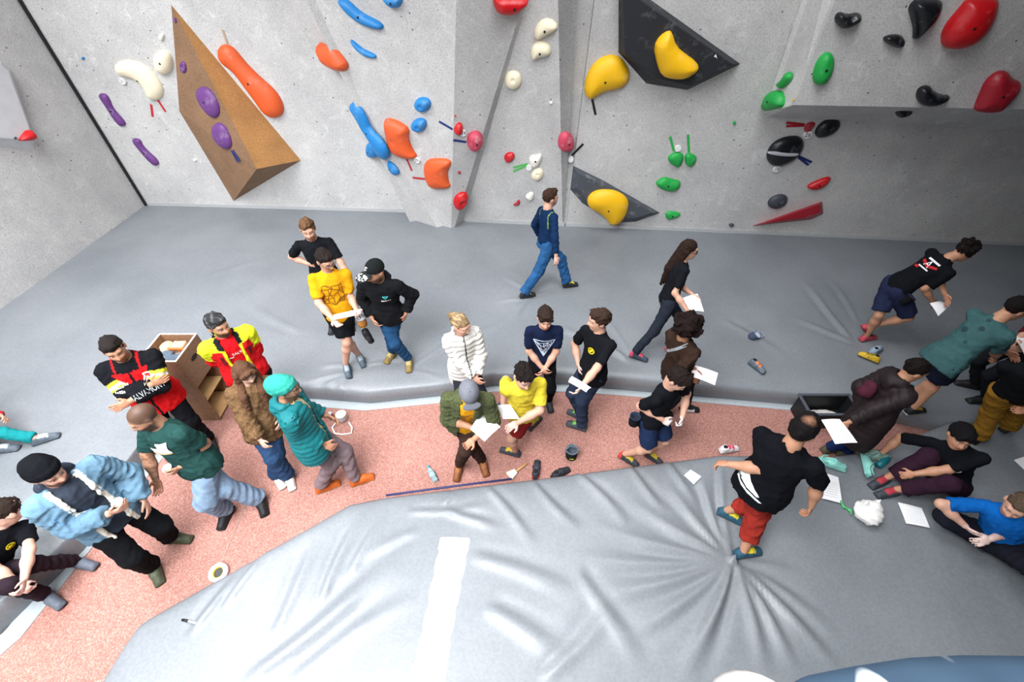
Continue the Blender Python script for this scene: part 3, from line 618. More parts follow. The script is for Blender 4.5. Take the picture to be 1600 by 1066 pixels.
H('upper cream half-moon hold on the light facet', CREAM, R2([(1050, 130), (1080, 90), (1120, 80), (1160, 110), (1155, 140), (1110, 160), (1070, 185), (1050, 170)]), PL_F4, .10)
H('second cream half-moon hold below the upper one', CREAM, R2([(1035, 230), (1050, 195), (1085, 185), (1125, 205), (1130, 245), (1110, 260), (1070, 265), (1050, 278), (1038, 265)]), PL_F4, .10)
H('round cream button hold on the left edge of the light facet', CREAM, R2([(911, 370), (922, 335), (953, 323), (984, 335), (994, 370), (984, 402), (953, 416), (922, 402)]), PL_F4, .09, [(.5, .6, .03, 1.05)])
H('bright red oval hold low on the light facet', RED, R2([(907, 725), (925, 703), (955, 703), (963, 725), (945, 748), (920, 752)]), PL_F4, .07)
H('white lumpy hold with green tape on the light facet', WHITE, R2([(1025, 740), (1035, 715), (1060, 718), (1080, 706), (1088, 730), (1070, 770), (1040, 775)]), PL_F4, .08, (), 1)
H('cream disc hold under the white lumpy hold', CREAM, R2([(1035, 800), (1060, 775), (1090, 780), (1095, 815), (1070, 837), (1040, 828)]), PL_F4, .07, [(.5, .6, .022, 1.0)])
H('small white hold beside the walking man in blue jeans', WHITE, R2([(1005, 910), (1030, 885), (1050, 890), (1048, 920), (1030, 930)]), PL_F4, .06)
H('tiny red curved hold near the walking man in blue jeans', DRED, R2([(948, 945), (968, 937), (975, 920), (986, 930), (983, 946), (962, 951)]), PL_F4, .04)
H('tiny white star bolt on the light facet', WHITE, R2([(1118, 475), (1128, 464), (1138, 475), (1128, 486)]), PL_F4, .03)
H('chalky pink knob hold on the edge right of the light facet', PINK, R3([(330, 650), (345, 610), (370, 598), (395, 620), (405, 660), (395, 690), (365, 703), (335, 690)]), PL_F5, .13)
H('yellow kidney-shaped hold left of the black volume', YEL, R3([(450, 400), (465, 340), (500, 285), (555, 253), (600, 252), (640, 280), (668, 345), (650, 390), (610, 412), (550, 420), (510, 445), (480, 460), (458, 440)]), PL_F6, .15)
# black volumes
def volume(label, outer, inner, pl, h, mat, name='wall_volume'):
    O_ = [pl.hit(*p) for p in outer]; I_ = [pl.hit(*p, h) for p in inner]; k = len(O_)
    n = np.zeros(3)
    for i in range(k): n += np.cross(O_[i]-O_[0], O_[(i+1) % k]-O_[0])
    if n@pl.n < 0: O_, I_ = O_[::-1], I_[::-1]
    V = np.array([p-pl.n*.02 for p in O_]+I_); F = [list(range(k, 2*k)), list(range(k-1, -1, -1))]+[[i, (i+1) % k, k+(i+1) % k, k+i] for i in range(k)]
    org = np.mean(O_, 0); o = fast_mesh(name, V, F, mat, None, org, None, False); tag(o, label, 'wall volume')
    m = o.modifiers.new('bevel', 'BEVEL'); m.width = .012; m.segments = 2; return o
M_BV = hold_mat('black_volume_paint', '#22242a', .6, .18); M_GV = hold_mat('worn_grey_volume_paint', '#4b4f57', .7, .5)
vb1 = volume('large black angular volume carrying a yellow pinch hold', R3([(610, -110), (1180, 298), (930, 420), (735, 390), (609, 245)]), R3([(632, -60), (1140, 297), (942, 398), (790, 362), (640, 250)]), PL_F6, .22, M_BV)
PL_V1 = Plane(PL_F6.o+PL_F6.n*.22, PL_F6.o+PL_F6.n*.22+PL_F6.u, PL_F6.o+PL_F6.n*.22+PL_F6.v)
H('yellow bent pinch hold on the large black volume', YEL, R3([(772, 215), (800, 165), (845, 137), (860, 150), (880, 215), (930, 255), (960, 275), (985, 305), (975, 330), (920, 365), (860, 365), (810, 350), (790, 300)]), PL_V1, .15, [(.75, .7, .06, 1.2)], 1)
volume('worn grey triangular volume at the foot of the wall', R3([(400, 766), (540, 835), (808, 988), (690, 1032), (590, 1037), (440, 945), (384, 880)]), R3([(425, 800), (550, 860), (775, 985), (690, 1010), (605, 1012), (465, 925), (420, 870)]), PL_F6, .14, M_GV)
PL_V2 = Plane(PL_F6.o+PL_F6.n*.14, PL_F6.o+PL_F6.n*.14+PL_F6.u, PL_F6.o+PL_F6.n*.14+PL_F6.v)
H('yellow kidney-shaped hold on the worn grey volume', YEL, R3([(462, 920), (490, 885), (540, 873), (600, 880), (650, 910), (662, 950), (640, 1010), (600, 1040), (570, 1035), (555, 1010), (520, 980), (475, 960)]), PL_V2, .16)
H('left green triangular hold under green tape', GREEN, R3([(835, 730), (860, 705), (900, 702), (917, 725), (900, 765), (880, 775), (850, 755)]), PL_F6, .08)
H('right green hold dusted with chalk under green tape', GREEN, R3([(915, 720), (935, 703), (972, 720), (972, 745), (945, 775), (920, 760)]), PL_F6, .08)
H('green lobed hold below the pair of green holds', GREEN, R3([(783, 840), (820, 815), (860, 828), (900, 835), (895, 870), (860, 887), (810, 875), (785, 855)]), PL_F6, .09)
H('lowest green hold near the foot of the wall', GREEN, R3([(828, 980), (860, 975), (900, 985), (895, 1000), (850, 1018), (828, 1010)]), PL_F6, .06)
H('tiny green screw-on left of the overhanging block', GREEN, R3([(1136, 568), (1147, 557), (1158, 568), (1147, 579)]), PL_F6, .03)
H('tiny dark hold at the foot of the wall left of the red wedge', GRY, R4([(103, 985), (120, 977), (136, 985), (120, 996)]), PL_F6, .04)
H('green block hold at the lower tip of the overhanging block', GREEN, R4([(265, 488), (275, 440), (295, 398), (340, 395), (355, 430), (352, 470), (310, 480)]), PL_OVS, .12, (), 1)
H('green hooked hold above the green block hold', GREEN, R4([(325, 365), (345, 350), (360, 330), (370, 312), (385, 320), (385, 345), (365, 370), (340, 390), (328, 382)]), PL_OVS, .07)
H('green oval hold on the overhanging block', GREEN, R4([(472, 330), (490, 270), (520, 232), (550, 225), (570, 250), (568, 300), (545, 350), (510, 375), (480, 365)]), PL_OV, .12)
H('black horned hold at the upper left of the overhanging block', BLK, R4([(568, 75), (590, 48), (630, 62), (680, 52), (690, 85), (660, 110), (610, 130), (578, 105)]), PL_OV, .12, [(.55, .75, .05, 1.1)], 1)
H('large black hold at the top of the overhanging block', BLK, R4([(890, 30), (930, -10), (1035, -10), (1035, 40), (1000, 100), (930, 165), (912, 175), (915, 130), (905, 80)]), PL_OV, .18, (), 1)
H('small black faceted hold below the large black hold', BLK, R4([(777, 172), (800, 152), (860, 148), (882, 180), (862, 213), (820, 203)]), PL_OV, .09, (), 1)
H('big red oval hold at the top right of the overhanging block', RED, R4([(1033, 170), (1050, 110), (1120, 30), (1150, -10), (1285, -30), (1280, 60), (1230, 150), (1160, 205), (1090, 218), (1045, 205)]), PL_OV, .20)
H('dusty red lobed hold at the right end of the block edge', DRED, R4([(1180, 470), (1200, 420), (1230, 350), (1280, 310), (1325, 308), (1345, 340), (1390, 360), (1370, 410), (1310, 470), (1290, 490), (1230, 495), (1185, 485)]), PL_OV, .16, (), 1)
H('black hooked hold on the lower edge of the block', BLK, R4([(925, 415), (940, 380), (985, 370), (1000, 395), (1040, 415), (1077, 415), (1060, 440), (1010, 465), (960, 465), (935, 445)]), PL_OV, .12, (), 1)
H('small black hold tucked under the edge of the block', BLK, R4([(838, 475), (915, 475), (900, 500), (850, 517), (838, 500)]), PL_F6, .10, base=.45)
H('tiny yellow screw-on at the lower edge of the block', YEL, R4([(386, 437), (392, 427), (398, 437), (392, 447)]), PL_OV, .03)
H('black oval hold right of the red taped bolt', BLK, R4([(482, 575), (510, 535), (560, 515), (595, 525), (597, 555), (560, 590), (510, 605), (488, 598)]), PL_F6, .10)
H('large glossy black oval hold with a pale groove', BLK, R4([(268, 690), (285, 640), (330, 605), (390, 592), (430, 600), (440, 640), (410, 690), (350, 725), (295, 728)]), PL_F6, .13)
H('pale grey groove lip across the large black oval hold', hold_mat('grey_lip', '#b9bac0', .3, .3), R4([(272, 662), (420, 668), (412, 684), (350, 686), (282, 676)]), PL_F6, .04, base=.105, name='hold_insert')
H('small red hold with red tape beside number 26', DRED, R4([(436, 560), (450, 540), (475, 532), (490, 540), (478, 560), (455, 580), (440, 580)]), PL_F6, .05)
H('shiny red banana hold on the shaded wall', RED, R4([(447, 815), (480, 795), (540, 772), (560, 778), (530, 815), (490, 832), (458, 828)]), PL_F6, .08)
H('grey oval hold on the shaded wall', GRY, R4([(275, 885), (300, 858), (345, 848), (370, 865), (360, 895), (320, 915), (285, 910)]), PL_F6, .09)
volume('long red wedge volume at the foot of the shaded wall', R4([(203, 996), (522, 884), (527, 942), (470, 968)]), R4([(260, 980), (505, 897), (512, 930), (460, 952)]), PL_F6, .12, DRED)
# pale panel volume and red hold on the left wall
pv = [PL_L.hit(*p) for p in [(-40, 80), (4, 95), (16, 105), (52, 195), (56, 236), (-60, 222)]]
volume('pale triangular volume on the left wall', [(-60, 60), (4, 95), (18, 108), (55, 215), (56, 236), (-60, 222)], [(-60, 70), (2, 101), (14, 112), (48, 205), (47, 219), (-60, 212)], PL_L, .12, plain('pale_volume_paint', '#cfd0d3', .8, .2, .05, 8))
PL_LV = Plane(PL_L.o+PL_L.n*.12, PL_L.o+PL_L.n*.12+PL_L.u, PL_L.o+PL_L.n*.12+PL_L.v)
H('red triangular hold on the pale volume of the left wall', RED, R1([(85, 640), (125, 592), (160, 625), (160, 650), (90, 654)]), PL_LV, .10, (), 1)
H('tiny dark hold left of the red triangular hold', BLK, R1([(63, 640), (70, 630), (77, 640), (70, 650)]), PL_LV, .03)
# tapes
def tape(label, p0, p1, pl, col, wpx=3.0, base=.004):
    a, b = pl.hit(*p0, base), pl.hit(*p1, base); d = nrm(b-a); s_ = np.cross(pl.n, d)*.018; t_ = pl.n*.003
    V = np.array([a-s_, a+s_, b+s_, b-s_, a-s_+t_, a+s_+t_, b+s_+t_, b-s_+t_]); F = [[4, 5, 6, 7], [3, 2, 1, 0], [0, 1, 5, 4], [1, 2, 6, 5], [2, 3, 7, 6], [3, 0, 4, 7]]
    o = fast_mesh('tape_strip', V, F, plain('tape_'+col, col, .6), None, (a+b)/2, None, False); tag(o, label, 'tape')
for lb, cp, a, b, pl, c in [
    ('left red tape strip under the cream banana hold', R1, (699, 483), (706, 540), PL_BL, '#c0242c'), ('right red tape strip under the cream banana hold', R1, (731, 464), (766, 517), PL_BL, '#c0242c'),
    ('left blue tape strip below the lower purple oval hold', R1, (1070, 696), (1100, 752), PL_VL, '#24306e'), ('right blue tape strip below the lower purple oval hold', R1, (1078, 694), (1110, 746), PL_VL, '#24306e'),
    ('upper blue tape strip left of the small red hold', R2, (610, 562), (672, 598), PL_F2, '#203478'), ('lower blue tape strip left of the pink prow knob', R2, (675, 648), (735, 657), PL_F3, '#203478'),
    ('red tape strip below the upper orange pinch', R2, (460, 735), (484, 790), PL_F2, '#b82830'), ('red tape strip left of the lower orange hold', R2, (488, 822), (545, 828), PL_F2, '#b82830'),
    ('upper green tape strip beside the white lumpy hold', R2, (952, 775), (1020, 758), PL_F4, '#5cb860'), ('lower green tape strip beside the white lumpy hold', R2, (952, 793), (1018, 766), PL_F4, '#5cb860'),
    ('black tape strip below the yellow kidney hold', R3, (490, 460), (505, 531), PL_F6, '#1a1a1c'), ('black tape strip beside the pink edge knob', R3, (448, 666), (395, 720), PL_F6, '#1a1a1c'),
    ('left green tape strip above the green holds', R3, (850, 632), (868, 700), PL_F6, '#2fae4c'), ('right green tape strip above the green holds', R3, (933, 623), (937, 705), PL_F6, '#2fae4c'),
    ('upper red tape strip left of the black oval hold', R4, (360, 538), (440, 546), PL_F6, '#a81e28'), ('lower red tape strip left of the black oval hold', R4, (360, 553), (440, 551), PL_F6, '#a81e28'),
    ('upper blue tape strip at the groove of the large black oval', R4, (412, 684), (472, 712), PL_F6, '#202e6c'), ('lower blue tape strip at the groove of the large black oval', R4, (414, 690), (458, 724), PL_F6, '#202e6c'),
    ('thin brown tape strip above the orange sausage hold', R1, (1030, 138), (1052, 203), PL_BL, '#b09a86')]:
    p = cp([a, b]); tape(lb, p[0], p[1], pl, c)
# number tags
def text2d(s, size):
    cu = bpy.data.curves.new('t', 'FONT'); cu.body = s; cu.size = size; cu.align_x = 'CENTER'; cu.align_y = 'CENTER'; cu.resolution_u = 2
    ob = bpy.data.objects.new('t', cu); COL.objects.link(ob); dg = bpy.context.evaluated_depsgraph_get(); me = ob.evaluated_get(dg).to_mesh()
    V = np.array([v.co[:2] for v in me.vertices]); F = [list(p.vertices) for p in me.polygons]
    ob.evaluated_get(dg).to_mesh_clear(); bpy.data.objects.remove(ob, do_unlink=True); bpy.data.curves.remove(cu); return V, F
M_TAG = plain('white_tag', '#f2f2f2', .5); M_TXT = plain('black_ink', '#202024', .6)
def ntag(s, c, pl, label, r=.05, base=.0):
    c = pl.hit(*c, base+.02); V = [c+pl.n*.012]+[c+pl.n*z+(pl.u*math.cos(a)+pl.v*math.sin(a))*r for z in (.012, -.03) for a in np.linspace(0, 2*math.pi, 16, endpoint=False)]
    F = [[0, 1+i, 1+(i+1) % 16] for i in range(16)]+[[1+i, 17+i, 17+(i+1) % 16, 1+(i+1) % 16] for i in range(16)]
    o = fast_mesh('number_tag', V, F, M_TAG, None, c, None, False); tag(o, label, 'tag')
    if s:
        V2, F2 = text2d(s, r*1.5); P = pl.n*.014+V2[:, :1]*pl.u+V2[:, 1:]*pl.v; fast_mesh('number', P, F2, M_TXT, o, None, None, False)
ntag('21', R1([(567, 375)])[0], PL_BL, 'round white tag 21 under the cream banana hold')
ntag('29', R2([(508, 741)])[0], PL_F2, 'round white tag 29 below the upper orange pinch')
ntag('19', R2([(722, 616)])[0], PL_F3, 'round white tag 19 beside the small red prow hold')
ntag('', R2([(1026, 776)])[0], PL_F4, 'round white tag beside the white lumpy hold')
ntag('', R3([(390, 738)])[0], PL_F6, 'round white tag below the pink edge knob')
ntag('', R3([(887, 688)])[0], PL_F6, 'round white tag between the two green tapes')
ntag('26', R4([(455, 591)])[0], PL_F6, 'round white tag 26 below the red taped hold', .06)
ntag('18', R4([(320, 741)])[0], PL_F6, 'round white tag 18 below the large black oval hold', .055)
# white arrow emblem on the black volume
ar = R3([(1050, 258), (1060, 246), (1066, 268), (1060, 262)]); pp = [PL_V1.hit(*p, -.03) for p in ar]
fast_mesh('emblem', np.array([p+PL_V1.n*.034 for p in pp]), [[0, 1, 2, 3]], M_TAG, vb1, np.array(vb1.location), None, False)
# ================================================================== PEOPLE LIBRARY
class Cut:
    def __init__(s, b, o, n): s.b, s.o, s.n, s.lo, s.hi = b, np.asarray(o, float), np.asarray(n, float), b.lo, b.hi
    def f(s, X, Y, Z):
        f4 = np.float32; return np.maximum(s.b.f(X, Y, Z), (X-f4(s.o[0]))*f4(s.n[0])+(Y-f4(s.o[1]))*f4(s.n[1])+(Z-f4(s.o[2]))*f4(s.n[2]))
def ik(a, t, l1, l2, pole):
    a, t = np.asarray(a, float), np.asarray(t, float); d = t-a; L = np.linalg.norm(d)
    if L > (l1+l2)*.995: t = a+d/L*(l1+l2)*.995; d = t-a; L = np.linalg.norm(d)
    if L < abs(l1-l2)+.05: L = abs(l1-l2)+.05
    u = d/np.linalg.norm(d); c = (l1*l1+L*L-l2*l2)/(2*L); h = math.sqrt(max(l1*l1-c*c, 0))
    p = np.asarray(pole, float)-u*(u@pole); p = nrm(p) if np.linalg.norm(p) > 1e-5 else nrm(np.cross(u, [.3, .2, 1]))
    return a+u*c+p*h, t
SKINS = {'fair': '#cb9c86', 'pale': '#d6ac98', 'tan': '#b5856a', 'olive': '#a5785c', 'brown': '#8a5e44'}
class Person: pass
def person(label, head, feet, yaw, S=1., g=1., gz=MAT, hyaw=None, hpitch=20, hroll=0, pelvis=None, pelv_h=None, hands=(None, None), elbows=(None, None), cyaw=None, knees=(None, None),
           skin='fair', fem=False, vox=.0114, sole=(0, 0), seed=0, palms=(None, None), curl=(.5, .5), group=None, check=True):
    """head=(px,py,z over ground); feet=((px,py,yaw[,z]),(...)) left,right heel points; hands=(px,py,z)|('l',right,fwd,up) from the shoulders' middle"""
    p = Person(); p.S, p.g, p.seed, p.skin, p.gz, p.fem, p.vox = S, g, seed, lin(SKINS[skin]), gz, fem, vox
    p.H = at(head[0], head[1], gz+head[2]); p.yaw = yaw; cyaw = yaw if cyaw is None else cyaw
    F = []
    if feet is None:
        rr_ = np.cross(yawv(yaw), [0, 0, 1.]); b_ = A3(p.H[0], p.H[1], gz)-yawv(yaw)*.07
        F = [(b_-rr_*.11*S, yaw-10), (b_+rr_*.11*S, yaw+10)]
    for f in (feet or ()):
        z = gz+(f[3] if len(f) > 3 else 0); F.append((at(f[0], f[1], z), f[2]))
    mid = (F[0][0]+F[1][0])/2
    if pelv_h:
        q_ = mid+yawv(yaw)*.02; q_[2] = gz+pelv_h*S; pelvis = (*proj(q_), pelv_h*S)
    if pelvis is not None:
        PP = at(pelvis[0], pelvis[1], gz+pelvis[2]); zz = min(np.arange(-.4, .41, .01), key=lambda d_: abs(np.linalg.norm(at(head[0], head[1], gz+head[2]+d_)-PP)-.70*S)+.05*abs(d_)); p.H = at(head[0], head[1], gz+head[2]+zz)
    else:
        for dz in np.arange(0, -.3, -.015):
            Hq = at(head[0], head[1], gz+head[2]+dz); xy = mid[:2]*.5+Hq[:2]*.5; Pz = Hq[2]-math.sqrt(max((.70*S)**2-np.sum((Hq[:2]-xy)**2), .01))
            rr_ = np.cross(yawv(yaw), [0, 0, 1.])*.088*S
            if all(np.linalg.norm(A3(xy[0], xy[1], Pz)+sg*rr_-(F[i][0]+yawv(F[i][1])*.055*S+A3(0, 0, .085*S))) < .858*S for i, sg in ((0, -1), (1, 1))): break
        p.H = Hq
    if pelvis is None:
        xy = mid[:2]*.5+p.H[:2]*.5; dxy = np.linalg.norm(p.H[:2]-xy); p.P = A3(xy[0], xy[1], p.H[2]-math.sqrt(max((.70*S)**2-dxy**2, .01)))
    else: p.P = at(pelvis[0], pelvis[1], gz+pelvis[2])
    rat = np.linalg.norm(p.H-p.P)/(.70*S)
    hy = yawv(yaw); cy = yawv(cyaw)
    # spine: head sits a bit forward of the shoulder line
    up0 = nrm(p.H-p.P); p.C = p.P+nrm(p.H-cy*.03*S-p.P)*.505*S*min(max(rat, .9), 1.1)
    p.up = nrm(p.C-p.P); p.fc = nrm(cy-p.up*(cy@p.up)); p.rc = np.cross(p.fc, p.up)
    p.fp = nrm(hy-p.up*(hy@p.up)*.6); p.rp = nrm(np.cross(p.fp, p.up)); p.fp = np.cross(p.up, p.rp)
    sw = (.165 if fem else .185)*S*(1+.5*(g-1)); hw = .088*S*(1+.4*(g-1))
    p.sh = [p.C-p.rc*sw-p.up*.034*S, p.C+p.rc*sw-p.up*.034*S]; p.hip = [p.P-p.rp*hw, p.P+p.rp*hw]
    p.nb = p.C+p.up*.045*S-p.fc*.01
    # legs
    p.kn, p.an, p.fd, p.heel = [], [], [], []
    for i in (0, 1):
        fd = yawv(F[i][1]); pit = sole[i]; fdp = fd*math.cos(math.radians(pit))-A3(0, 0, 1)*math.sin(math.radians(pit)); fu = np.cross(np.cross(fdp, [0, 0, 1.]), fdp); fu = nrm(fu)
        an = F[i][0]+fdp*.055*S+fu*.085*S
        pole = (hy*.6+fd*.6) if knees[i] is None else (at(knees[i][0], knees[i][1], gz+knees[i][2])-(p.hip[i]+an)/2)
        k, a2 = ik(p.hip[i], an, .435*S, .43*S, pole)
        if np.linalg.norm(a2-an) > .03: print('LEGSTRETCH', label, i, np.linalg.norm(a2-an).round(3))
        p.kn.append(k); p.an.append(a2); p.fd.append((fdp, fu)); p.heel.append(a2-fdp*.055*S-fu*.085*S)
    # arms
    p.el, p.wr, p.hd = [], [], []
    for i in (0, 1):
        sd = -p.rc if i == 0 else p.rc; h = hands[i]
        if h is None: t = p.sh[i]-A3(0, 0, .49*S)+sd*.07*S+p.fc*.04
        elif h[0] == 'l': t = p.C+p.rc*h[1]*S+p.fc*h[2]*S+p.up*h[3]*S
        else:
            mx_ = .535*S; zz = min(np.arange(-.35, .36, .01), key=lambda d_: max(0, np.linalg.norm(at(h[0], h[1], gz+h[2]+d_)-p.sh[i])-mx_)*20+abs(d_)); t = at(h[0], h[1], gz+h[2]+zz)
        e = elbows[i]
        pole = -p.fc*.8+sd*.55-p.up*.3 if e is None else (p.C+p.rc*e[1]*S+p.fc*e[2]*S+p.up*e[3]*S-(p.sh[i]+t)/2) if e[0] == 'l' else at(e[0], e[1], gz+e[2])-(p.sh[i]+t)/2
        k, w_ = ik(p.sh[i], t, .285*S, .255*S, pole)
        if np.linalg.norm(w_-t) > .04: print('ARMSTRETCH', label, 'LR'[i], np.linalg.norm(w_-t).round(3))
        p.el.append(k); p.wr.append(w_)
        d = nrm(w_-k); pn = palms[i]
        pn = (-sd*.8-p.up*.2 if h is None else -p.up*.4-sd*.6) if pn is None else (p.rc*pn[0]+p.fc*pn[1]+p.up*pn[2])
        pn = nrm(pn-d*(pn@d)); p.hd.append((d, pn, np.cross(pn, d)*(1 if i == 0 else -1)))   # third: thumb side
    # head frame
    hyv = yawv(yaw if hyaw is None else hyaw); r0 = np.cross(hyv, [0, 0, 1.]); c, s_ = math.cos(math.radians(hpitch)), math.sin(math.radians(hpitch))
    p.hf = hyv*c-A3(0, 0, 1)*s_; u0 = np.cross(r0, p.hf); cr, sr = math.cos(math.radians(hroll)), math.sin(math.radians(hroll))
    p.hr = r0*cr+u0*sr; p.hu = np.cross(p.hr, p.hf); p.HS = S**.5*(1.04 if fem else 1.07)
    if check and (rat < .92 or rat > 1.08): print('SPINE', label, round(rat, 3))
    p.root = empty('person', (p.P[0], p.P[1], gz), label, 'person', group); p.org = A3(p.P[0], p.P[1], gz); p.label = label; p.curl = curl
    return p
def HL(p, r, f, u): k = p.HS; return p.H+p.hr*r*k+p.hf*f*k+p.hu*u*k
def body(p, beard=None, buzz=None, chalk=0., tattoo=False, hairc='#2a1d18', stubble=0, bare_legs=False, bald=False, browc=None, barefoot=False):
    S, g, k = p.S, p.g, p.HS; hR = (p.hr, p.hf, p.hu); B = []
    T = lambda t: p.P+(p.C-p.P)*t
    B.append(('t', Ell(T(.05), A3(.13*g, .09*g, .10)*S, (p.rp, p.fp, p.up)))); B.append(('t', Ell(T(.42), A3(.11*g, .08*g, .16)*S, (p.rc, p.fc, p.up)))); B.append(('t', Ell(T(.76), A3(.14*g, .09*g, .15)*S, (p.rc, p.fc, p.up))))
    B.append(('t', Cone(p.sh[0]+p.rc*.02, p.sh[1]-p.rc*.02, .036*S, .036*S))); B.append(('n', Cone(p.C-p.up*.02, p.nb+p.up*.02, .075*S*g**.5, .058*S))); B.append(('n', Cone(p.nb, HL(p, 0, -.015, -.06), .057*S*g**.4, .054*k)))
    for i in (0, 1):
        fat = 1+.7*(g-1); tn = .88 if p.fem else 1.
        B.append(('a', Cone(p.sh[i], p.el[i], .038*S*fat*tn, .041*S*fat*tn))); B.append(('a', Cone(p.el[i], p.el[i]*.55+p.wr[i]*.45, .042*S*fat*tn, .042*S*fat*tn))); B.append(('a', Cone(p.el[i]*.6+p.wr[i]*.4, p.wr[i], .041*S*fat*tn, .028*S*tn)))
        B.append(('l', Cone(p.hip[i], p.kn[i], (.085 if bare_legs else .065)*S*fat, (.054 if bare_legs else .042)*S*fat))); m = p.kn[i]*.7+p.an[i]*.3
        lt_ = 1. if bare_legs else .78; B.append(('l', Cone(p.kn[i], m, .052*S*fat*lt_, .056*S*fat*lt_))); B.append(('l', Cone(m, p.an[i], .055*S*fat*lt_, .035*S)))
        fd, fu = p.fd[i]; hl = p.heel[i]
        B.append(('f', Cone(hl+fd*.035*S+fu*.04*S, hl+fd*.20*S+fu*.03*S, .032*S, .026*S)))
    # hands: palm, four fingers, thumb
    HB = []
    for i in (0, 1):
        d, pn, th = p.hd[i]; w_ = p.wr[i]; q = S*(.9 if p.fem else 1.); cl = p.curl[i]
        HB.append(Ell(w_+d*.05*q, A3(.05, .016, .042)*q, (d, pn, th)))
        for j, (off, ln) in enumerate(((.031, .074), (.0105, .082), (-.0105, .077), (-.031, .06))):
            a0 = w_+d*.088*q+th*off*q; dd = nrm(d*math.cos(cl*.9)+pn*math.sin(cl*.9)+th*off*2.2); a1 = a0+dd*ln*.5*q
            dd2 = nrm(d*math.cos(cl*2.0)+pn*math.sin(cl*2.0)+th*off*1.2); a2 = a1+dd2*ln*.55*q
            HB.append(Cone(a0, a1, .0098*q, .0092*q)); HB.append(Cone(a1, a2, .0092*q, .0078*q))
        t0 = w_+d*.03*q+th*.03*q; t1 = t0+nrm(d*.7+th*.75+pn*.25)*.04*q; t2 = t1+nrm(d*.9+th*.2+pn*.45)*.032*q
        HB.append(Cone(t0, t1, .013*q, .011*q)); HB.append(Cone(t1, t2, .011*q, .009*q))
    HD = [Ell(HL(p, 0, -.014, .028), A3(.075, .094, .09)*k, hR), Ell(HL(p, 0, .022, -.03), A3(.062, .073, .088)*k, hR), Ell(HL(p, 0, .05, -.088), A3(.04, .036, .03)*k, hR),
          Cone(HL(p, -.034, .078, .022), HL(p, .034, .078, .022), .014*k, .014*k), Cone(HL(p, -.026, .07, -.03), HL(p, .026, .07, -.03), .022*k, .022*k)]
    NS = [Cone(HL(p, 0, .09, .006), HL(p, 0, .109, -.032), .009*k, .0135*k), Cone(HL(p, -.011, .098, -.036), HL(p, .011, .098, -.036), .009*k, .009*k), Cone(HL(p, -.02, .084, -.064), HL(p, .02, .084, -.064), .009*k, .009*k)]
    EA = [Ell(HL(p, s_*.076, -.012, -.008), A3(.011, .024, .034)*k, hR) for s_ in (-1, 1)]
    allp = [b for _, b in B]+HB+HD+NS+EA; lo, hi = bounds(allp); s = SDF(lo, hi, p.vox)
    for _, b in B: s.add(b, .03)
    for b in HD: s.add(b, .03)
    for b in NS: s.add(b, .012)
    for b in EA: s.add(b, .008)
    for s_ in (-1, 1): s.cut(Ell(HL(p, s_*.031, .098, -.004), A3(.019, .018, .011)*k, hR), .012)
    for b in HB: s.add(b, .006)
    V, Q = s.mesh(); C = np.tile(p.skin, (len(V), 1)); L = (V-p.H); r, f, u = L@p.hr/k, L@p.hf/k, L@p.hu/k
    def mix(m, c, a=1.): 
        m = np.clip(m*a, 0, 1)[:, None]; C[:] = C*(1-m)+np.asarray(c)*m
    ss = lambda x, a, b: np.clip((x-a)/(b-a), 0, 1)
    hd = ss(u, -.14, -.12)*(np.abs(r) < .12)*(np.abs(f) < .15)
    hc = lin(hairc); bc = lin(browc or hairc)
    # warm cheeks and nose, lips, brows, lash line
    mix(hd*np.exp(-((np.abs(r)-.035)/.018)**2-((u+.03)/.02)**2)*(f > .04), p.skin*A3(1.05, .8, .75), .5); mix(hd*np.exp(-(r/.013)**2-((u+.03)/.015)**2)*(f > .09), p.skin*A3(1.05, .78, .72), .5)
    mix(hd*ss(-np.abs(u+.064), -.010, -.005)*(np.abs(r) < .023)*(f > .06), p.skin*A3(.82, .48, .48), .85)
    mix(hd*np.exp(-((u-.024+.15*np.maximum(np.abs(r)-.03, 0))/.006)**2)*(np.abs(r) > .013)*(np.abs(r) < .053)*(f > .05), bc, .9)
    mix(hd*np.exp(-((u-.002)/.005)**2)*(np.abs(np.abs(r)-.031) < .018)*(f > .05), bc*.4, .55)
    if beard or stubble:
        m = hd*ss(-u, .028, .05)*ss(f, -.02, .01)*(1-.9*(np.abs(u+.064) < .007)*(np.abs(r) < .02)); m = np.maximum(m*ss(f+np.maximum(-u-.06, 0)*2, -.02, .02), hd*np.exp(-((u+.05)/.007)**2)*(np.abs(r) < .028)*(f > .06))
        mix(m*(ss(np.abs(r), .02, .03)+ss(-u, .05, .06) > .5), hc if not beard or beard is True else lin(beard), .9 if beard else stubble)
    if buzz:
        m = hd*ss(u-.62*f+.012, .0, .012)*(1-np.exp(-((f-.09)/.03)**2-((u-.03)/.03)**2)); 
        if bald: m = m*(.25+.75*ss(np.hypot(f+.02, r), .045, .075))
        mix(m, hc, float(buzz))
    for i in (0, 1):
        dw = (V-p.wr[i])@p.hd[i][0]; near = np.linalg.norm(V-p.wr[i]-p.hd[i][0]*.08, axis=1) < .17
        mix(near*ss(dw, .0, .02), p.skin*A3(1.02, .88, .84), .5)
        if chalk: mix(near*ss(dw, .01, .05), lin('#e6e2e2'), chalk)
    if tattoo:
        fn = folds(9, 1., 70)(V)
        for i in (0, 1):
            da = np.minimum(pdist(Cone(p.sh[i], p.el[i], .06, .055), V), pdist(Cone(p.el[i], p.wr[i], .055, .04), V)); mix((da < .02)*ss(fn, -.05, .25), p.skin*.38, .75)
    o = fast_mesh('body', V, Q, M_SKIN, p.root, p.org, C)
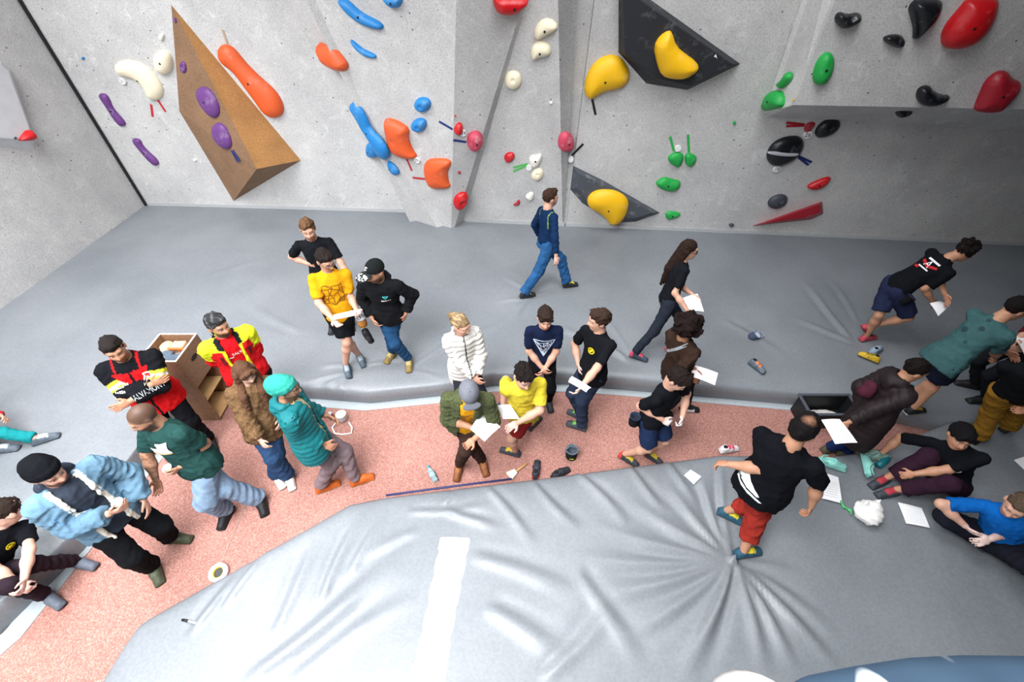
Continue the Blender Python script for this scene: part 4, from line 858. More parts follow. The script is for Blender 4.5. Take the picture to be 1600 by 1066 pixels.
    # eyes
    la, lo_ = np.meshgrid(np.linspace(0, np.pi, 9), np.linspace(0, 2*np.pi, 12, endpoint=False), indexing='ij'); D = np.stack([np.sin(la)*np.cos(lo_), np.cos(la), np.sin(la)*np.sin(lo_)], -1).reshape(-1, 3)
    I = np.arange(9*12).reshape(9, 12); Qe = np.stack([I[:-1], np.roll(I, -1, 1)[:-1], np.roll(I, -1, 1)[1:], I[1:]], -1).reshape(-1, 4)
    for s_ in (-1, 1):
        c = HL(p, s_*.031, .0765, -.004); W = c+(D[:, :1]*p.hr+D[:, 1:2]*p.hf+D[:, 2:]*p.hu*.75)*.0125*k
        ec = np.where(D[:, 1:2] > .72, lin('#2a1a12'), lin('#d8d2cc')); fast_mesh('eye', W, Qe, M_EYE, p.root, p.org, ec)
    p.body = o; return o
def chestcoord(p, V): L = V-p.C; return L@p.rc/p.S, L@p.fc/p.S, L@p.up/p.S
def torso_prims(p, t, hem, loose=0., belly=0.):
    S, g = p.S, p.g; T = lambda q: p.P+(p.C-p.P)*q; Rc = (p.rc, p.fc, p.up); Rp = (p.rp, p.fp, p.up); ch = .9 if p.fem else 1.
    pr = [Ell(T(.76), (A3(.160*g*ch, .108*g, .155)+t)*S, Rc), Ell(T(.45), (A3(.142*g*ch, .10*g+belly, .20)+t+loose*.4)*S, Rc), Cone(p.sh[0]+p.rc*.02, p.sh[1]-p.rc*.02, (.046+t)*S, (.046+t)*S), Cone(p.C-p.up*.03*S, p.nb, (.08+t)*S*g**.5, (.06+t*.5)*S)]
    pr.append(Ell(T(.10), (A3(.158*g, .112*g, .15)+t+loose)*S, Rp))
    if hem < -.08: pr.append(Ell(p.P+p.up*(hem*.5)*S, (A3(.165*g, .12*g, .16+abs(hem)*.5)+t+loose)*S, Rp))
    return pr
def top(p, col, name='shirt', t=.012, sleeve=1., hem=-.10, loose=.008, neck=.075, mat=None, amp=.007, freq=34, colf=None, openw=0, quilt=0, collar=0, hood=False, hoodc=None, belly=0, slv_r=None, sleevecut=True, vox=None, puff=0, skirt=False, neckdrop=.0, slim=1.):
    """upper garment: sleeve in arm lengths (.5 = to the elbow, 1 = wrist), hem below the hip line"""
    S, g = p.S, p.g; fat = 1+.7*(g-1); pr = torso_prims(p, t, hem, loose, belly); tg = [0]*len(pr); ends = []
    for i in (0, 1):
        r0 = (.050*fat+t*.9)*S; r1 = slv_r*S if slv_r else (.047*fat+t*1.2)*S
        if sleeve > 0:
            if sleeve <= .5:
                e = p.sh[i]+(p.el[i]-p.sh[i])*(sleeve/.5)*.97; pr.append(Cut(Cone(p.sh[i], e+(e-p.sh[i])*.25, r0, r1*1.12), e, nrm(p.el[i]-p.sh[i]))); tg.append(1+2*i)
            else:
                e = p.el[i]+(p.wr[i]-p.el[i])*((sleeve-.5)/.5)*.97
                pr.append(Cone(p.sh[i], p.el[i], r0, r1, rip=.004*S, ripn=5)); tg.append(1+2*i); pr.append(Cut(Cone(p.el[i], e+(e-p.el[i])*.12, r1, r1*.82, rip=.004*S, ripn=4), e, nrm(p.wr[i]-p.el[i]))); tg.append(2+2*i)
    if hood:
        for a in np.linspace(-1.25, 1.25, 7):
            c0_ = p.nb+(p.rc*math.sin(a)*.095-p.fc*math.cos(a)*.085)*S+p.up*.01*S; pr.append(Ell(c0_-p.up*.0, A3(.045, .045, .05)*S, (p.rc, p.fc, p.up))); tg.append(5)
        pr.append(Ell(p.nb-p.fc*.115*S-p.up*.035*S, A3(.085, .045, .08)*S, (p.rc, p.fc, p.up))); tg.append(5)
    if collar:
        for a in np.linspace(-2.5, 2.5, 11):
            b_ = p.nb+(p.rc*math.sin(a)*.078-p.fc*math.cos(a)*.072)*S; pr.append(Cone(b_-p.up*.02*S, b_+p.up*collar*S+(p.rc*math.sin(a)-p.fc*math.cos(a))*.015, .018*S, .013*S)); tg.append(6)
    lo, hi = bounds(pr); s = SDF(lo, hi, vox or p.vox*1.3)
    hemo = p.P+p.up*hem*S
    for q, tt in zip(pr, tg):
        if tt == 0: s.add(q, .05)
    s.plane(hemo, -p.up)
    if openw:
        w0, w1, dep = openw; s.cut(Box(p.P+(p.C-p.P)*.45+p.fc*.2*S, A3(w0, .2-dep, .62)*S, (p.rc, p.fc, p.up), .01), .01)
    for q, tt in zip(pr, tg):
        if tt: s.add(q, .028 if tt < 5 else .02)
    fn = folds(p.seed+11, amp, freq); fn2 = folds(p.seed+5, amp*.5, freq*2.1)
    def dsp(P):
        d = fn(P)+fn2(P)
        if quilt:
            L = P-p.C; w_ = L@p.up
            arm = np.full(len(P), 9.); ac = np.zeros(len(P))
            for i in (0, 1):
                for a, b, o_ in ((p.sh[i], p.el[i], 0.), (p.el[i], p.wr[i], .285*S)):
                    ab = b-a; tt = np.clip((P-a)@ab/(ab@ab), 0, 1); dd = np.linalg.norm(P-a-tt[:, None]*ab, axis=1); m = dd < arm; arm = np.where(m, dd, arm); ac = np.where(m, o_+tt*np.linalg.norm(ab), ac)
            rr = np.abs((P-p.C)@p.rc); onarm = (arm < .085*S) & (rr > .15*S*g)
            co = np.where(onarm, ac, w_); d = d*.6+puff*(np.abs(np.sin(np.pi*co/quilt))**.6-.6)
        return d
    s.disp(dsp)
    if neck: 
        s.cut(Ell(p.nb+p.up*(.04-neckdrop)*S+p.fc*.022*S, A3(neck, neck*.95, .062+neckdrop)*S, (p.rc, p.fc, p.up)), .008)
    V, Q = s.mesh()
    D = np.stack([pdist(q, V) for q in pr]); ow = np.array(tg)[D.argmin(0)]
    u, f, w_ = chestcoord(p, V); c = lin(col) if isinstance(col, str) else np.asarray(col); C = np.tile(c, (len(V), 1))
    if hoodc is not None: C[ow == 5] = lin(hoodc)
    if colf is not None: C = colf(C, u, f, w_, ow, V)
    return fast_mesh(name, V, Q, mat or M_CLOTH, p.root, p.org, C)
def pants(p, col, name='trousers', t=.012, length=1., wide=1., mat=None, amp=.007, freq=32, colf=None, rise=.12, cuff=0, vox=None, rip=.0035):
    S, g = p.S, p.g; fat = 1+.6*(g-1); pr = [Ell(p.P+p.up*.02*S, (A3(.152*g, .108*g, .14)+t)*S, (p.rp, p.fp, p.up))]; ends = []
    for i in (0, 1):
        h_, k_, a_ = p.hip[i], p.kn[i], p.an[i]
        if length <= .5:
            e = h_+(k_-h_)*length/.5; pr.append(Cut(Cone(h_, e+(e-h_)*.2, (.088*fat+t)*S, (.078*fat+t)*S*wide), e, nrm(k_-h_)))
        else:
            e = k_+(a_-k_)*(length-.5)/.5; pr.append(Cone(h_, k_, (.09*fat+t)*S, (.062*fat+t)*S*wide**.5)); pr.append(Cut(Cone(k_, e+(e-k_)*.1, (.062*fat+t)*S*wide**.5, (.05+t)*S*wide, rip=rip*S, ripn=4.3), e, nrm(a_-k_)))
    lo, hi = bounds(pr); s = SDF(lo, hi, vox or p.vox*1.3)
    s.add(pr[0], 0); s.plane(p.P+p.up*rise*S, p.up)
    for q in pr[1:]: s.add(q, .04)
    fn = folds(p.seed+31, amp, freq); fn2 = folds(p.seed+7, amp*.5, freq*2); s.disp(lambda P: fn(P)+fn2(P))
    V, Q = s.mesh(); c = lin(col); C = np.tile(c, (len(V), 1))
    if colf is not None: C = colf(C, V)
    return fast_mesh(name, V, Q, mat or M_CLOTH, p.root, p.org, C)
def shoes(p, col, sole='#2a2a2a', name='shoe', high=0., accent=None, accent2=None, rr=1., mat=None, low=False, which=(0, 1), socks=None, heelc=None):
    S = p.S
    for i in which:
        fd, fu = p.fd[i]; hl = p.heel[i]; sd = np.cross(fd, fu)
        pr = [Cone(hl+fd*.03*S+fu*.045*S, hl+fd*.12*S+fu*.05*S, .042*S*rr, .045*S*rr), Cone(hl+fd*.12*S+fu*.045*S, hl+fd*.215*S+fu*.028*S, .046*S*rr, .036*S*rr), Cone(hl+fd*.04*S+fu*.05*S, hl+fd*.055*S+fu*(.09+high)*S, .043*S*rr, .042*S*rr)]
        pr.append(Box(hl+fd*.118*S+fu*.012*S, A3(.133, .045*rr, .014)*S, (fd, sd, fu), .012*S))
        lo, hi = bounds(pr); s = SDF(lo, hi, .0115)
        for q in pr: s.add(q, .02)
        s.plane(hl, -fu); s.plane(hl+fd*.05*S+fu*(.10+high)*S, fu, near=hl+fd*.05*S+fu*.14*S+fu*high*S, rad=.09*S)
        V, Q = s.mesh(); L = V-hl; w_ = L@fu/S; f = L@fd/S; r = L@sd/S; C = np.tile(lin(col), (len(V), 1)); C[w_ < .02] = lin(sole)
        if accent: C[(w_ > .04) & (f > .08) & (f < .17) & (np.abs(r) < .03)] = lin(accent)
        if accent2: C[(w_ > .02) & (w_ < .06) & (np.abs(r) > .028) & (f < .17)] = lin(accent2)
        if heelc: C[(f < .035) & (w_ > .02)] = lin(heelc)
        fast_mesh(name, V, Q, mat or M_SHOE, p.root, p.org, C)
def hair(p, col, style='short', vol=0., rough=.013, freq=85, length=0, col2=None, line=0., fringe=0., part=0, bald=False, side=0.):
    k = p.HS; hR = (p.hr, p.hf, p.hu); pr = [Ell(HL(p, 0, -.016, .034), (A3(.082, .101, .094)+vol)*k, hR)]; ext = []
    if style == 'short': pr.append(Ell(HL(p, 0, .045, .088), (A3(.055, .05, .035)+vol)*k, hR))
    if fringe: pr += [Ell(HL(p, x, .078, .062-.25*abs(x)), A3(.028, .026, .03+fringe)*k, hR) for x in (-.05, -.025, 0, .025, .05)]
    if style == 'curly':
        rs = np.random.RandomState(p.seed+3)
        for _ in range(46):
            a = rs.normal(size=3); a = a/np.linalg.norm(a)
            if a[1] > .55 and a[2] < .35: continue
            if a[2] < -.6: continue
            ext.append(Ell(HL(p, a[0]*(.085+vol), -.015+a[1]*(.098+vol), .035+a[2]*(.09+vol)), A3(.028, .028, .028)*k*(.8+.5*rs.rand())))
    if style in ('long', 'longfront'):
        n = 7
        for j in range(n):
            a = -1.35+2.7*j/(n-1); x, f = .078*math.sin(a), -.09*math.cos(a)-.005; a0 = HL(p, x, f, .0); dn = A3(0, 0, -1)
            tgt = a0+nrm(dn*1.0-p.fc*.22+p.rc*x*(-1.2))*length*(.85+.15*math.cos(a)); mdl = a0*.5+tgt*.5-p.fc*.03
            ext.append(Cone(a0, mdl, .034*k, .034*k)); ext.append(Cone(mdl, tgt, .034*k, .012*k))
        if style == 'longfront':
            for s_ in (-1, 1):
                a0 = HL(p, s_*.078, .0, .02); a1 = HL(p, s_*.080, .02, -.10); a2 = p.C+p.rc*s_*.09*p.S+p.fc*.13*p.S-p.up*.03*p.S; a3 = p.C+p.rc*s_*.10*p.S+p.fc*.14*p.S-p.up*(length*.62)
                ext += [Cone(a0, a1, .034, .038), Cone(a1, a2, .038, .042), Cone(a2, a3, .042, .016)]
    if style in ('ponytail', 'bun'):
        b_ = HL(p, 0, -.115, .055); ext.append(Ell(b_, A3(.036, .036, .036)*k))
        if style == 'ponytail':
            m_ = b_-p.hf*.05-A3(0, 0, .05); ext += [Cone(b_, m_, .028, .032), Cone(m_, m_-A3(0, 0, .14)+p.fc*.02, .032, .01)]
    lo, hi = bounds(pr+ext); s = SDF(lo, hi, p.vox)
    for q in pr: s.add(q, .02)
    # hairline: clear the face, keep sides down to the ear
    n = nrm(p.hf*.72-p.hu*.69); s.plane(HL(p, 0, .088+vol*.3-line, .062), n)
    s.cut(Ell(HL(p, 0, .085, -.05), A3(.064+side, .10, .085)*k, hR), .012)
    s.cut(Ell(HL(p, 0, -.0, -.155), A3(.12, .16, .085)*k, hR), .012)
    if fringe:
        for q in pr[-5:]: s.add(q, .012)
    for q in ext: s.add(q, .018)
    fn = folds(p.seed+50, rough, freq, 1.8); fn2 = folds(p.seed+52, rough*.55, freq*1.9, 1.5); s.disp(lambda P: fn(P)+fn2(P), .03)
    V, Q = s.mesh(); C = np.tile(lin(col), (len(V), 1))
    if col2: m = np.clip(folds(p.seed+51, 1., 60)(V)*.9+.35, 0, 1)[:, None]; C = C*(1-m)+lin(col2)*m
    if bald: L = V-HL(p, 0, -.03, .12); m = np.clip(1.4-np.linalg.norm(L-p.hu*(L@p.hu)[:, None], axis=1)/.042, 0, 1)[:, None]*.75; C = C*(1-m)+p.skin*.8*m
    return fast_mesh('hair', V, Q, M_HAIR, p.root, p.org, C)
def beanie(p, col, slouch=0., name='beanie'):
    k = p.HS; hR = (p.hr, p.hf, p.hu); pr = [Ell(HL(p, 0, -.014, .035), A3(.089, .109, .103)*k, hR), Ell(HL(p, 0, -.05-slouch, .06), A3(.08, .085, .075)*k, hR)]
    lo, hi = bounds(pr); s = SDF(lo, hi, p.vox)
    for q in pr: s.add(q, .04)
    s.disp(folds(p.seed+9, .004, 50)); o_ = HL(p, 0, .09, .045); n = nrm(p.hf*.35-p.hu*.93); 
    s.disp(lambda P: .007*(np.abs((P-o_)@n+.03) < .028))
    s.plane(o_, n); V, Q = s.mesh(); L = (V-o_)@n; C = np.tile(lin(col), (len(V), 1)); rib = np.sin((V-p.H)@p.hr*260)*.5+.5; m = ((L > -.06)*rib*.25)[:, None]; C = C*(1-m)
    return fast_mesh(name, V, Q, M_CLOTH, p.root, p.org, C)
def cap(p, col, brim=None, bx=0., name='cap', visor=True, vl=1.):
    k = p.HS; hR = (p.hr, p.hf, p.hu); pr = [Ell(HL(p, 0, -.012, .035), A3(.088, .108, .10)*k, hR)]; lo, hi = bounds(pr); s = SDF(lo, hi, p.vox); s.add(pr[0], 0)
    o_ = HL(p, 0, .09, .045); n = nrm(p.hf*.3-p.hu*.95); s.plane(o_, n); V, Q = s.mesh(); o = fast_mesh(name, V, Q, M_CLOTH, p.root, p.org, np.tile(lin(col), (len(V), 1)))
    c = HL(p, 0, .10, .052); pr = [Ell(c+p.hf*.035*k*vl-p.hu*.008, A3(.082, .085*vl, .012)*k, hR)]; lo, hi = bounds(pr); s = SDF(lo, hi, .007); s.add(pr[0], 0); s.plane(HL(p, 0, .06, .05), -p.hf); V, Q = s.mesh()
    if visor: fast_mesh('visor', V, Q, M_CLOTH, o, p.org, np.tile(lin(brim or col), (len(V), 1)))
    bt = HL(p, 0, -.012, .137); V, Q = blob([Ell(bt, A3(.008, .008, .006))], .004, 0); fast_mesh('button', V, Q, M_CLOTH, o, p.org, np.tile(lin(brim or col), (len(V), 1))); return o
def glasses(p, col='#d8d0c8'):
    k = p.HS; V, Q = [], []
    def tube(P, r):
        n0 = len(V)
        for i, q in enumerate(P):
            d = nrm(P[min(i+1, len(P)-1)]-P[max(i-1, 0)]); a = nrm(np.cross(d, p.hu+d*.01+p.hr*.3)); b = np.cross(d, a)
            for j in range(5): an = j/5*2*math.pi; V.append(q+(a*math.cos(an)+b*math.sin(an))*r)
        for i in range(len(P)-1):
            for j in range(5): Q.append([n0+i*5+j, n0+i*5+(j+1) % 5, n0+i*5+5+(j+1) % 5, n0+i*5+5+j])
    for s_ in (-1, 1):
        tube([HL(p, s_*.034+.026*math.cos(a), .105-.25*abs(s_*.034+.026*math.cos(a)), -.006+.02*math.sin(a)) for a in np.linspace(0, 2*math.pi, 15)], .0028)
        tube([HL(p, s_*.058, .092, 0), HL(p, s_*.078, .06, .004), HL(p, s_*.083, -.01, .004)], .003)
    tube([HL(p, -.01, .104, 0), HL(p, .01, .104, 0)], .003)
    fast_mesh('glasses', np.array(V), np.array(Q), M_PLAST, p.root, p.org, np.tile(lin(col), (len(V), 1)))
# flat prints laid onto a garment
_bv = {}
def decal(p, garment, shapes, o, r, u, col, name='print', off=.0075, mat=None, label=None):
    """shapes: list of (verts2d Nx2, faces); o,r,u world; projected along -(r x u) onto the garment"""
    if garment.name not in _bv:
        me = garment.data; n = len(me.vertices); co = np.empty(n*3, np.float32); me.vertices.foreach_get('co', co); q = np.empty(len(me.polygons)*4, np.int32); me.polygons.foreach_get('vertices', q)
        _bv[garment.name] = BVHTree.FromPolygons(co.reshape(-1, 3).tolist(), q.reshape(-1, 4).tolist())
    bv = _bv[garment.name]; r, u = nrm(r), nrm(u); n = nrm(np.cross(r, u)); u = np.cross(n, r); AV, AF, k0 = [], [], 0
    for V2, F in shapes:
        V2 = np.asarray(V2, float)
        for a in V2:
            w_ = o+r*a[0]+u*a[1]-p.org; h = bv.ray_cast(Vector(w_+n*.35), Vector(-n), .8)
            if h[0] is not None: AV.append(np.array(h[0])+n*off)
            else: q_ = bv.find_nearest(Vector(w_)); AV.append(np.array(q_[0])+np.array(q_[1])*off)
        AF += [[i+k0 for i in f] for f in F]; k0 += len(V2)
    ob = fast_mesh(name, np.array(AV), AF, mat or M_PRINT, garment, None, np.tile(lin(col), (len(AV), 1)), False)
    if label: ob['label'] = label
    return ob
def ribbon(P, w_, sub=5):
    sub = max(sub, 8)
    P = np.asarray(P, float); Q = []
    for i in range(len(P)-1):
        for j in range(sub): Q.append(P[i]+(P[i+1]-P[i])*j/sub)
    Q.append(P[-1]); Q = np.array(Q); T = np.gradient(Q, axis=0); T /= np.linalg.norm(T, axis=1)[:, None]+1e-9; Nn = np.stack([-T[:, 1], T[:, 0]], 1)*w_/2
    V = np.stack([Q-Nn, Q+Nn], 1).reshape(-1, 2); return V, [[2*i, 2*i+2, 2*i+3, 2*i+1] for i in range(len(Q)-1)]
def disc2(c, r, n=14, inner=None):
    a = np.linspace(0, 2*math.pi, n, endpoint=False); R_ = np.stack([np.cos(a), np.sin(a)], 1)
    if inner: return np.concatenate([c+R_*r, c+R_*inner]), [[i, (i+1) % n, n+(i+1) % n, n+i] for i in range(n)]
    return np.concatenate([[c], c+R_*r]), [[0, 1+i, 1+(i+1) % n] for i in range(n)]
def grid2(P, n=6):
    P = np.asarray(P, float); V = []; 
    for i in range(n+1):
        for j in range(n+1): s_, t_ = i/n, j/n; V.append(P[0]*(1-s_)*(1-t_)+P[1]*s_*(1-t_)+P[2]*s_*t_+P[3]*(1-s_)*t_)
    return np.array(V), [[i*(n+1)+j, (i+1)*(n+1)+j, (i+1)*(n+1)+j+1, i*(n+1)+j+1] for i in range(n) for j in range(n)]
# sheets of paper
def paper(label, corners, bend=.0, lines=True, group=None, block=True, name='paper_sheet', m=None):
    """corners: 4 world points round the sheet"""
    n = 8; P = [np.asarray(c, float) for c in corners]; nn = nrm(np.cross(P[1]-P[0], P[3]-P[0])); nn = nn if nn[2] > 0 else -nn; V = []
    for k_ in (0, 1):
        for i in range(n+1):
            for j in range(n+1): s_, t_ = i/n, j/n; V.append(P[0]*(1-s_)*(1-t_)+P[1]*s_*(1-t_)+P[2]*s_*t_+P[3]*(1-s_)*t_+nn*(bend*math.sin(math.pi*s_)*1.0+bend*.4*math.sin(math.pi*t_)-.0015*k_))
    m_ = (n+1)**2; Q = [[i*(n+1)+j, (i+1)*(n+1)+j, (i+1)*(n+1)+j+1, i*(n+1)+j+1] for i in range(n) for j in range(n)]; Q2 = [[a+m_ for a in q[::-1]] for q in Q]
    org = np.mean(P, 0); o = fast_mesh(name, V, Q+Q2, m or M_PAPER, None, org); tag(o, label, 'paper', group)
    if lines:
        LV, LF = [], []
        for t_ in np.linspace(.3, .85, 7):
            k_ = len(LV)
            for s_ in (.12, .35, .6, .86):
                for dt in (-.007, .007):
                    tt = t_+dt; LV.append(P[0]*(1-s_)*(1-tt)+P[1]*s_*(1-tt)+P[2]*s_*tt+P[3]*(1-s_)*tt+nn*(bend*math.sin(math.pi*s_)+bend*.4*math.sin(math.pi*tt)+.0018)-org)
            LF += [[k_+2*i, k_+2*i+2, k_+2*i+3, k_+2*i+1] for i in range(3)]
        fast_mesh('printed_lines', LV, LF, plain('faint_ink', '#c2c4cc', .8), o, None, None, False)
    return o
def pz(x, y, z): return at(x, y, z)
# ================================================================== PEOPLE
def net(seed, w_, h_, n=26, tri=True):
    """web of thin lines between jittered points, inside a downward triangle or a rectangle"""
    r = np.random.RandomState(seed); L = []; G = {}; m = 5
    for i in range(m):
        for j in range(m):
            x, y = (i+.5+(r.rand()-.5)*.9)/m*2-1, 1-(j+.5+(r.rand()-.5)*.9)/m
            if tri: x *= y
            G[i, j] = (x*w_/2, (y-1)*h_)
    for i in range(m):
        for j in range(m):
            for di, dj, pr_ in ((1, 0, .85), (0, 1, .8), (1, 1, .35), (1, -1, .3)):
                if (i+di, j+dj) in G and r.rand() < pr_: L.append(ribbon([G[i, j], G[i+di, j+dj]], .0065, 4))
    if tri: L += [ribbon([(-w_/2, 0), (w_/2, 0), (0, -h_), (-w_/2, 0)], .010, 8)]
    return L
def front(p, x, y): return p.C+p.rc*x*p.S+p.up*y*p.S+p.fc*.15*p.S
def logo(p, gar, x, y, r, col='#e8d020'):
    decal(p, gar, [disc2(A3(0, 0), r, 14, r*.72)]+[ribbon([(-r*.5, -r*.3+q), (r*.5, r*.3+q)], r*.22, 2) for q in (-r*.3, 0, r*.3)], front(p, x, y), -p.rc, p.up, col, 'chest_logo')
OUT = {}
# --- seated man at the left edge
p = person('seated person in a black t-shirt with yellow logo at the left edge', (10, 800, .74), ((118, 880, 100, -.26), (74, 930, 115, -.26)), 120, 1., 1., MAT, hyaw=215, hpitch=13, pelvis=(-25, 905, .12), hands=((38, 905, .34), (28, 912, .32)), elbows=((84, 856, .45), (-30, 930, .4)), knees=((98, 868, .34), (60, 915, .36)), skin='pale', seed=1, curl=(.9, .9))
body(p, chalk=.25, hairc='#2c211c'); sh = top(p, '#15161b', sleeve=.36); logo(p, sh, -.06, -.12, .035); pants(p, '#2b2129'); shoes(p, '#5c6470', '#3a3d42'); hair(p, '#2c211c', 'short', .004)
# --- person mostly out of frame, teal trousers
p = person('person in teal trousers and grey climbing shoes stretched out at the left edge', (-85, 600, .72), ((54, 694, 62, .0), (-6, 706, 80, 0)), 75, 1., 1., MAT, pelvis=(-62, 690, .12), hands=((0, 650, .5), None), knees=((0, 672, .28), (-40, 690, .3)), seed=2)
body(p, hairc='#3a2a20'); top(p, '#a8242e', 'jacket', sleeve=1.); pants(p, '#1c7f83'); shoes(p, '#56606a', '#2b2d30', accent='#b0b6bc'); hair(p, '#3a2a20')
# --- denim jacket man with black beanie and paper cup
p = person('person in a light denim jacket and black beanie holding a white paper cup', (72, 738, 1.66), ((263, 843, 92), (242, 882, 138)), 118, 1.05, 1.14, 0, hyaw=104, hpitch=16, hands=(('l', -.22, .16, -.50), (170, 803, 1.17)), elbows=((215, 745, 1.05), (96, 846, 1.02)), skin='fair', seed=3, palms=(None, (-.8, .3, .2)), curl=(.4, .75), vox=.0092)
body(p, beard='#5a3c2c', hairc='#4a3428'); inn = top(p, '#343a46', 'hoodie', t=.016, sleeve=.3, hem=-.12, hood=True, neck=.07, slv_r=.07)
def dj(C, u, f, w_, ow, V):
    n = folds(77, 1., 14)(V)[:, None]; C = C*(1+.22*n); C[(f > .02) & (np.abs(np.abs(u)-.085) < .03) & (ow == 0)] = lin('#e8e2d2'); return C
jk = top(p, '#67889f', 'denim_jacket', t=.034, sleeve=1., hem=-.16, loose=.016, neck=.09, openw=(.075, .1, .02), collar=.045, colf=dj, mat=M_DENIM, amp=.011)
decal(p, jk, [ribbon([(-.05, .02), (.05, .02), (.05, -.04), (0, -.06), (-.05, -.04), (-.05, .02)], .006)], front(p, .15, -.13), -p.rc, p.up, '#4a78a6', 'chest_pocket')
decal(p, jk, [ribbon([(-.05, .02), (.05, .02), (.05, -.04), (0, -.06), (-.05, -.04), (-.05, .02)], .006)], front(p, -.15, -.13), -p.rc, p.up, '#4a78a6', 'chest_pocket')
pants(p, '#131417', wide=1.25, amp=.008); shoes(p, '#454a38', '#2c2a24', accent='#565c46', rr=1.05); beanie(p, '#121317'); OUT['denim'] = p
# --- tattooed man in a dark green t-shirt
p = person('person in a dark green t-shirt with tattooed arms holding a blue and white paper cup', (224, 652, 1.64), ((361, 793, 178), (408, 778, 148)), 196, 1.03, 1.17, 0, hyaw=222, hpitch=18, hands=((283, 728, 1.03), (243, 748, .86)), elbows=((342, 688, 1.05), (205, 712, 1.08)), skin='tan', seed=4, palms=((.7, .1, .2), (-.3, .5, .3)), curl=(.85, .5), vox=.0092)
body(p, beard='#1d1714', buzz=.82, hairc='#2a211d', tattoo=True); sh = top(p, '#22423f', sleeve=.42, loose=.014, t=.016, amp=.008, belly=.015)
decal(p, sh, [grid2([(-.125, -.01), (.125, .06), (.125, -.035), (-.125, -.04)], 12), grid2([(.03, .085), (.125, .085), (.125, -.01), (.03, .01)], 7)], front(p, -.0, -.12), -p.rc, p.up, '#efe9e0', 'sneaker_print', .012)
decal(p, sh, [grid2([(-.125, -.038), (.125, -.034), (.125, -.046), (-.125, -.05)], 12)], front(p, -.0, -.12), -p.rc, p.up, '#c8a878', 'sneaker_sole_print', .015)
pants(p, '#7f95ad', 'jeans', wide=1.35, mat=M_DENIM, t=.018); shoes(p, '#18191c', '#101010', rr=1.08); OUT['tattoo'] = p
# --- rescue service man with arms crossed
p = person('person in a red and black rescue jacket with crossed arms', (178, 545, 1.70), None, 152, 1.04, 1.15, 0, hyaw=140, hpitch=12, hands=(('l', .08, .27, -.25), ('l', -.13, .23, -.17)), elbows=(('l', -.34, .16, -.36), ('l', .34, .12, -.36)), skin='tan', seed=5, palms=((.3, -.8, -.3), (-.3, -.8, 0)), curl=(.3, .3), vox=.0092)
body(p, stubble=.35, hairc='#211c1a'); 
def rj(C, u, f, w_, ow, V):
    C[:] = lin('#c81a1e'); C[w_ > -.035] = lin('#15161a'); C[(ow > 0) & (ow < 5)] = lin('#15161a'); C[ow == 6] = lin('#15161a')
    C[(np.abs(u) < .012) & (f > 0)] = lin('#15161a'); C[(np.abs(u-.1) < .008) & (w_ > -.035)] = lin('#c81a1e'); C[(np.abs(u+.1) < .008) & (w_ > -.035)] = lin('#c81a1e')
    for i in (0, 1):
        t_ = (V-p.sh[i])@nrm(p.el[i]-p.sh[i])/p.S; C[np.isin(ow, [1+2*i]) & (t_ > .13) & (t_ < .165)] = lin('#dfe23a'); C[np.isin(ow, [1+2*i]) & (t_ > .165) & (t_ < .19)] = lin('#c9ccd0'); C[np.isin(ow, [1+2*i]) & (t_ > .19) & (t_ < .21)] = lin('#dfe23a')
    return C
jk = top(p, '#c81a1e', 'rescue_jacket', t=.028, sleeve=.98, hem=-.14, loose=.012, neck=.085, collar=.05, colf=rj, amp=.009)
a, b = p.el[0], p.wr[0]; dx = nrm(a-b); upd = nrm(np.cross(CAMP-(a+b)/2, dx)); upd = upd if upd[2] > 0 else -upd
V2, F2 = text2d('SALVAMONT', .085); sx = .30/np.ptp(V2[:, 0]); V2 = V2*A3(sx, 1.0)
decal(p, jk, [(V2, F2)], (a*.58+b*.42)+nrm(CAMP-a)*.05, -dx if np.cross(-dx, upd)@(CAMP-a) > 0 else dx, upd, '#c9d2d6', 'lettering', .006)
decal(p, jk, [grid2([(-.03, -.03), (.03, -.03), (.03, .03), (-.03, .03)], 4)], front(p, -.115, -.11), -p.rc, p.up, '#e9e4da', 'chest_badge', .006)
decal(p, jk, [grid2([(-.022, -.022), (.022, -.022), (.022, .012), (-.022, .012)], 4)], front(p, -.115, -.11), -p.rc, p.up, '#b3262c', 'badge_emblem', .009)
for q in (0, -.028): decal(p, jk, [ribbon([(-.06+.018*k_, 0), (-.049+.018*k_, 0)], .014, 2) for k_ in range(7 if q == 0 else 5)], front(p, .11, -.14+q), -p.rc, p.up, '#e4e0da', 'chest_lettering', .006)
pants(p, '#15161a', wide=1.1); shoes(p, '#202124'); hair(p, '#231e1c', 'short', .002, .008)
# --- second rescue man, yellow shoulders
p = person('person in a red jacket with fluorescent yellow shoulders standing with hands behind the back', (340, 508, 1.68), None, 140, 1.04, 1.12, 0, hyaw=118, hpitch=6, hands=(('l', .03, -.17, -.42), ('l', -.02, -.18, -.44)), elbows=((418, 545, 1.12), (318, 575, 1.1)), skin='tan', seed=6, vox=.0095)
body(p, beard='#2a2826', hairc='#3c3c3e')
inn = top(p, '#c4161e', 'shirt', t=.014, sleeve=0, hem=-.05, neck=.07)
def yj(C, u, f, w_, ow, V):
    C[:] = lin('#c21a20'); C[(w_ > -.06)] = lin('#dcea30'); C[ow == 6] = lin('#1a1c1e'); C[(np.abs(np.abs(u)-.075) < .018) & (f > 0) & (w_ < -.03)] = lin('#dcea30'); C[(np.abs(np.abs(u)-.085) < .03) & (f > .03) & (w_ > -.05)] = lin('#1a1c1e'); C[(w_ < -.55)] = lin('#17181b')
    for i in (0, 1):
        t_ = (V-p.sh[i])@nrm(p.el[i]-p.sh[i])/p.S; C[(ow == 1+2*i) & (t_ < .16)] = lin('#dcea30'); C[ow == 2+2*i] = lin('#b0161c')
    return C
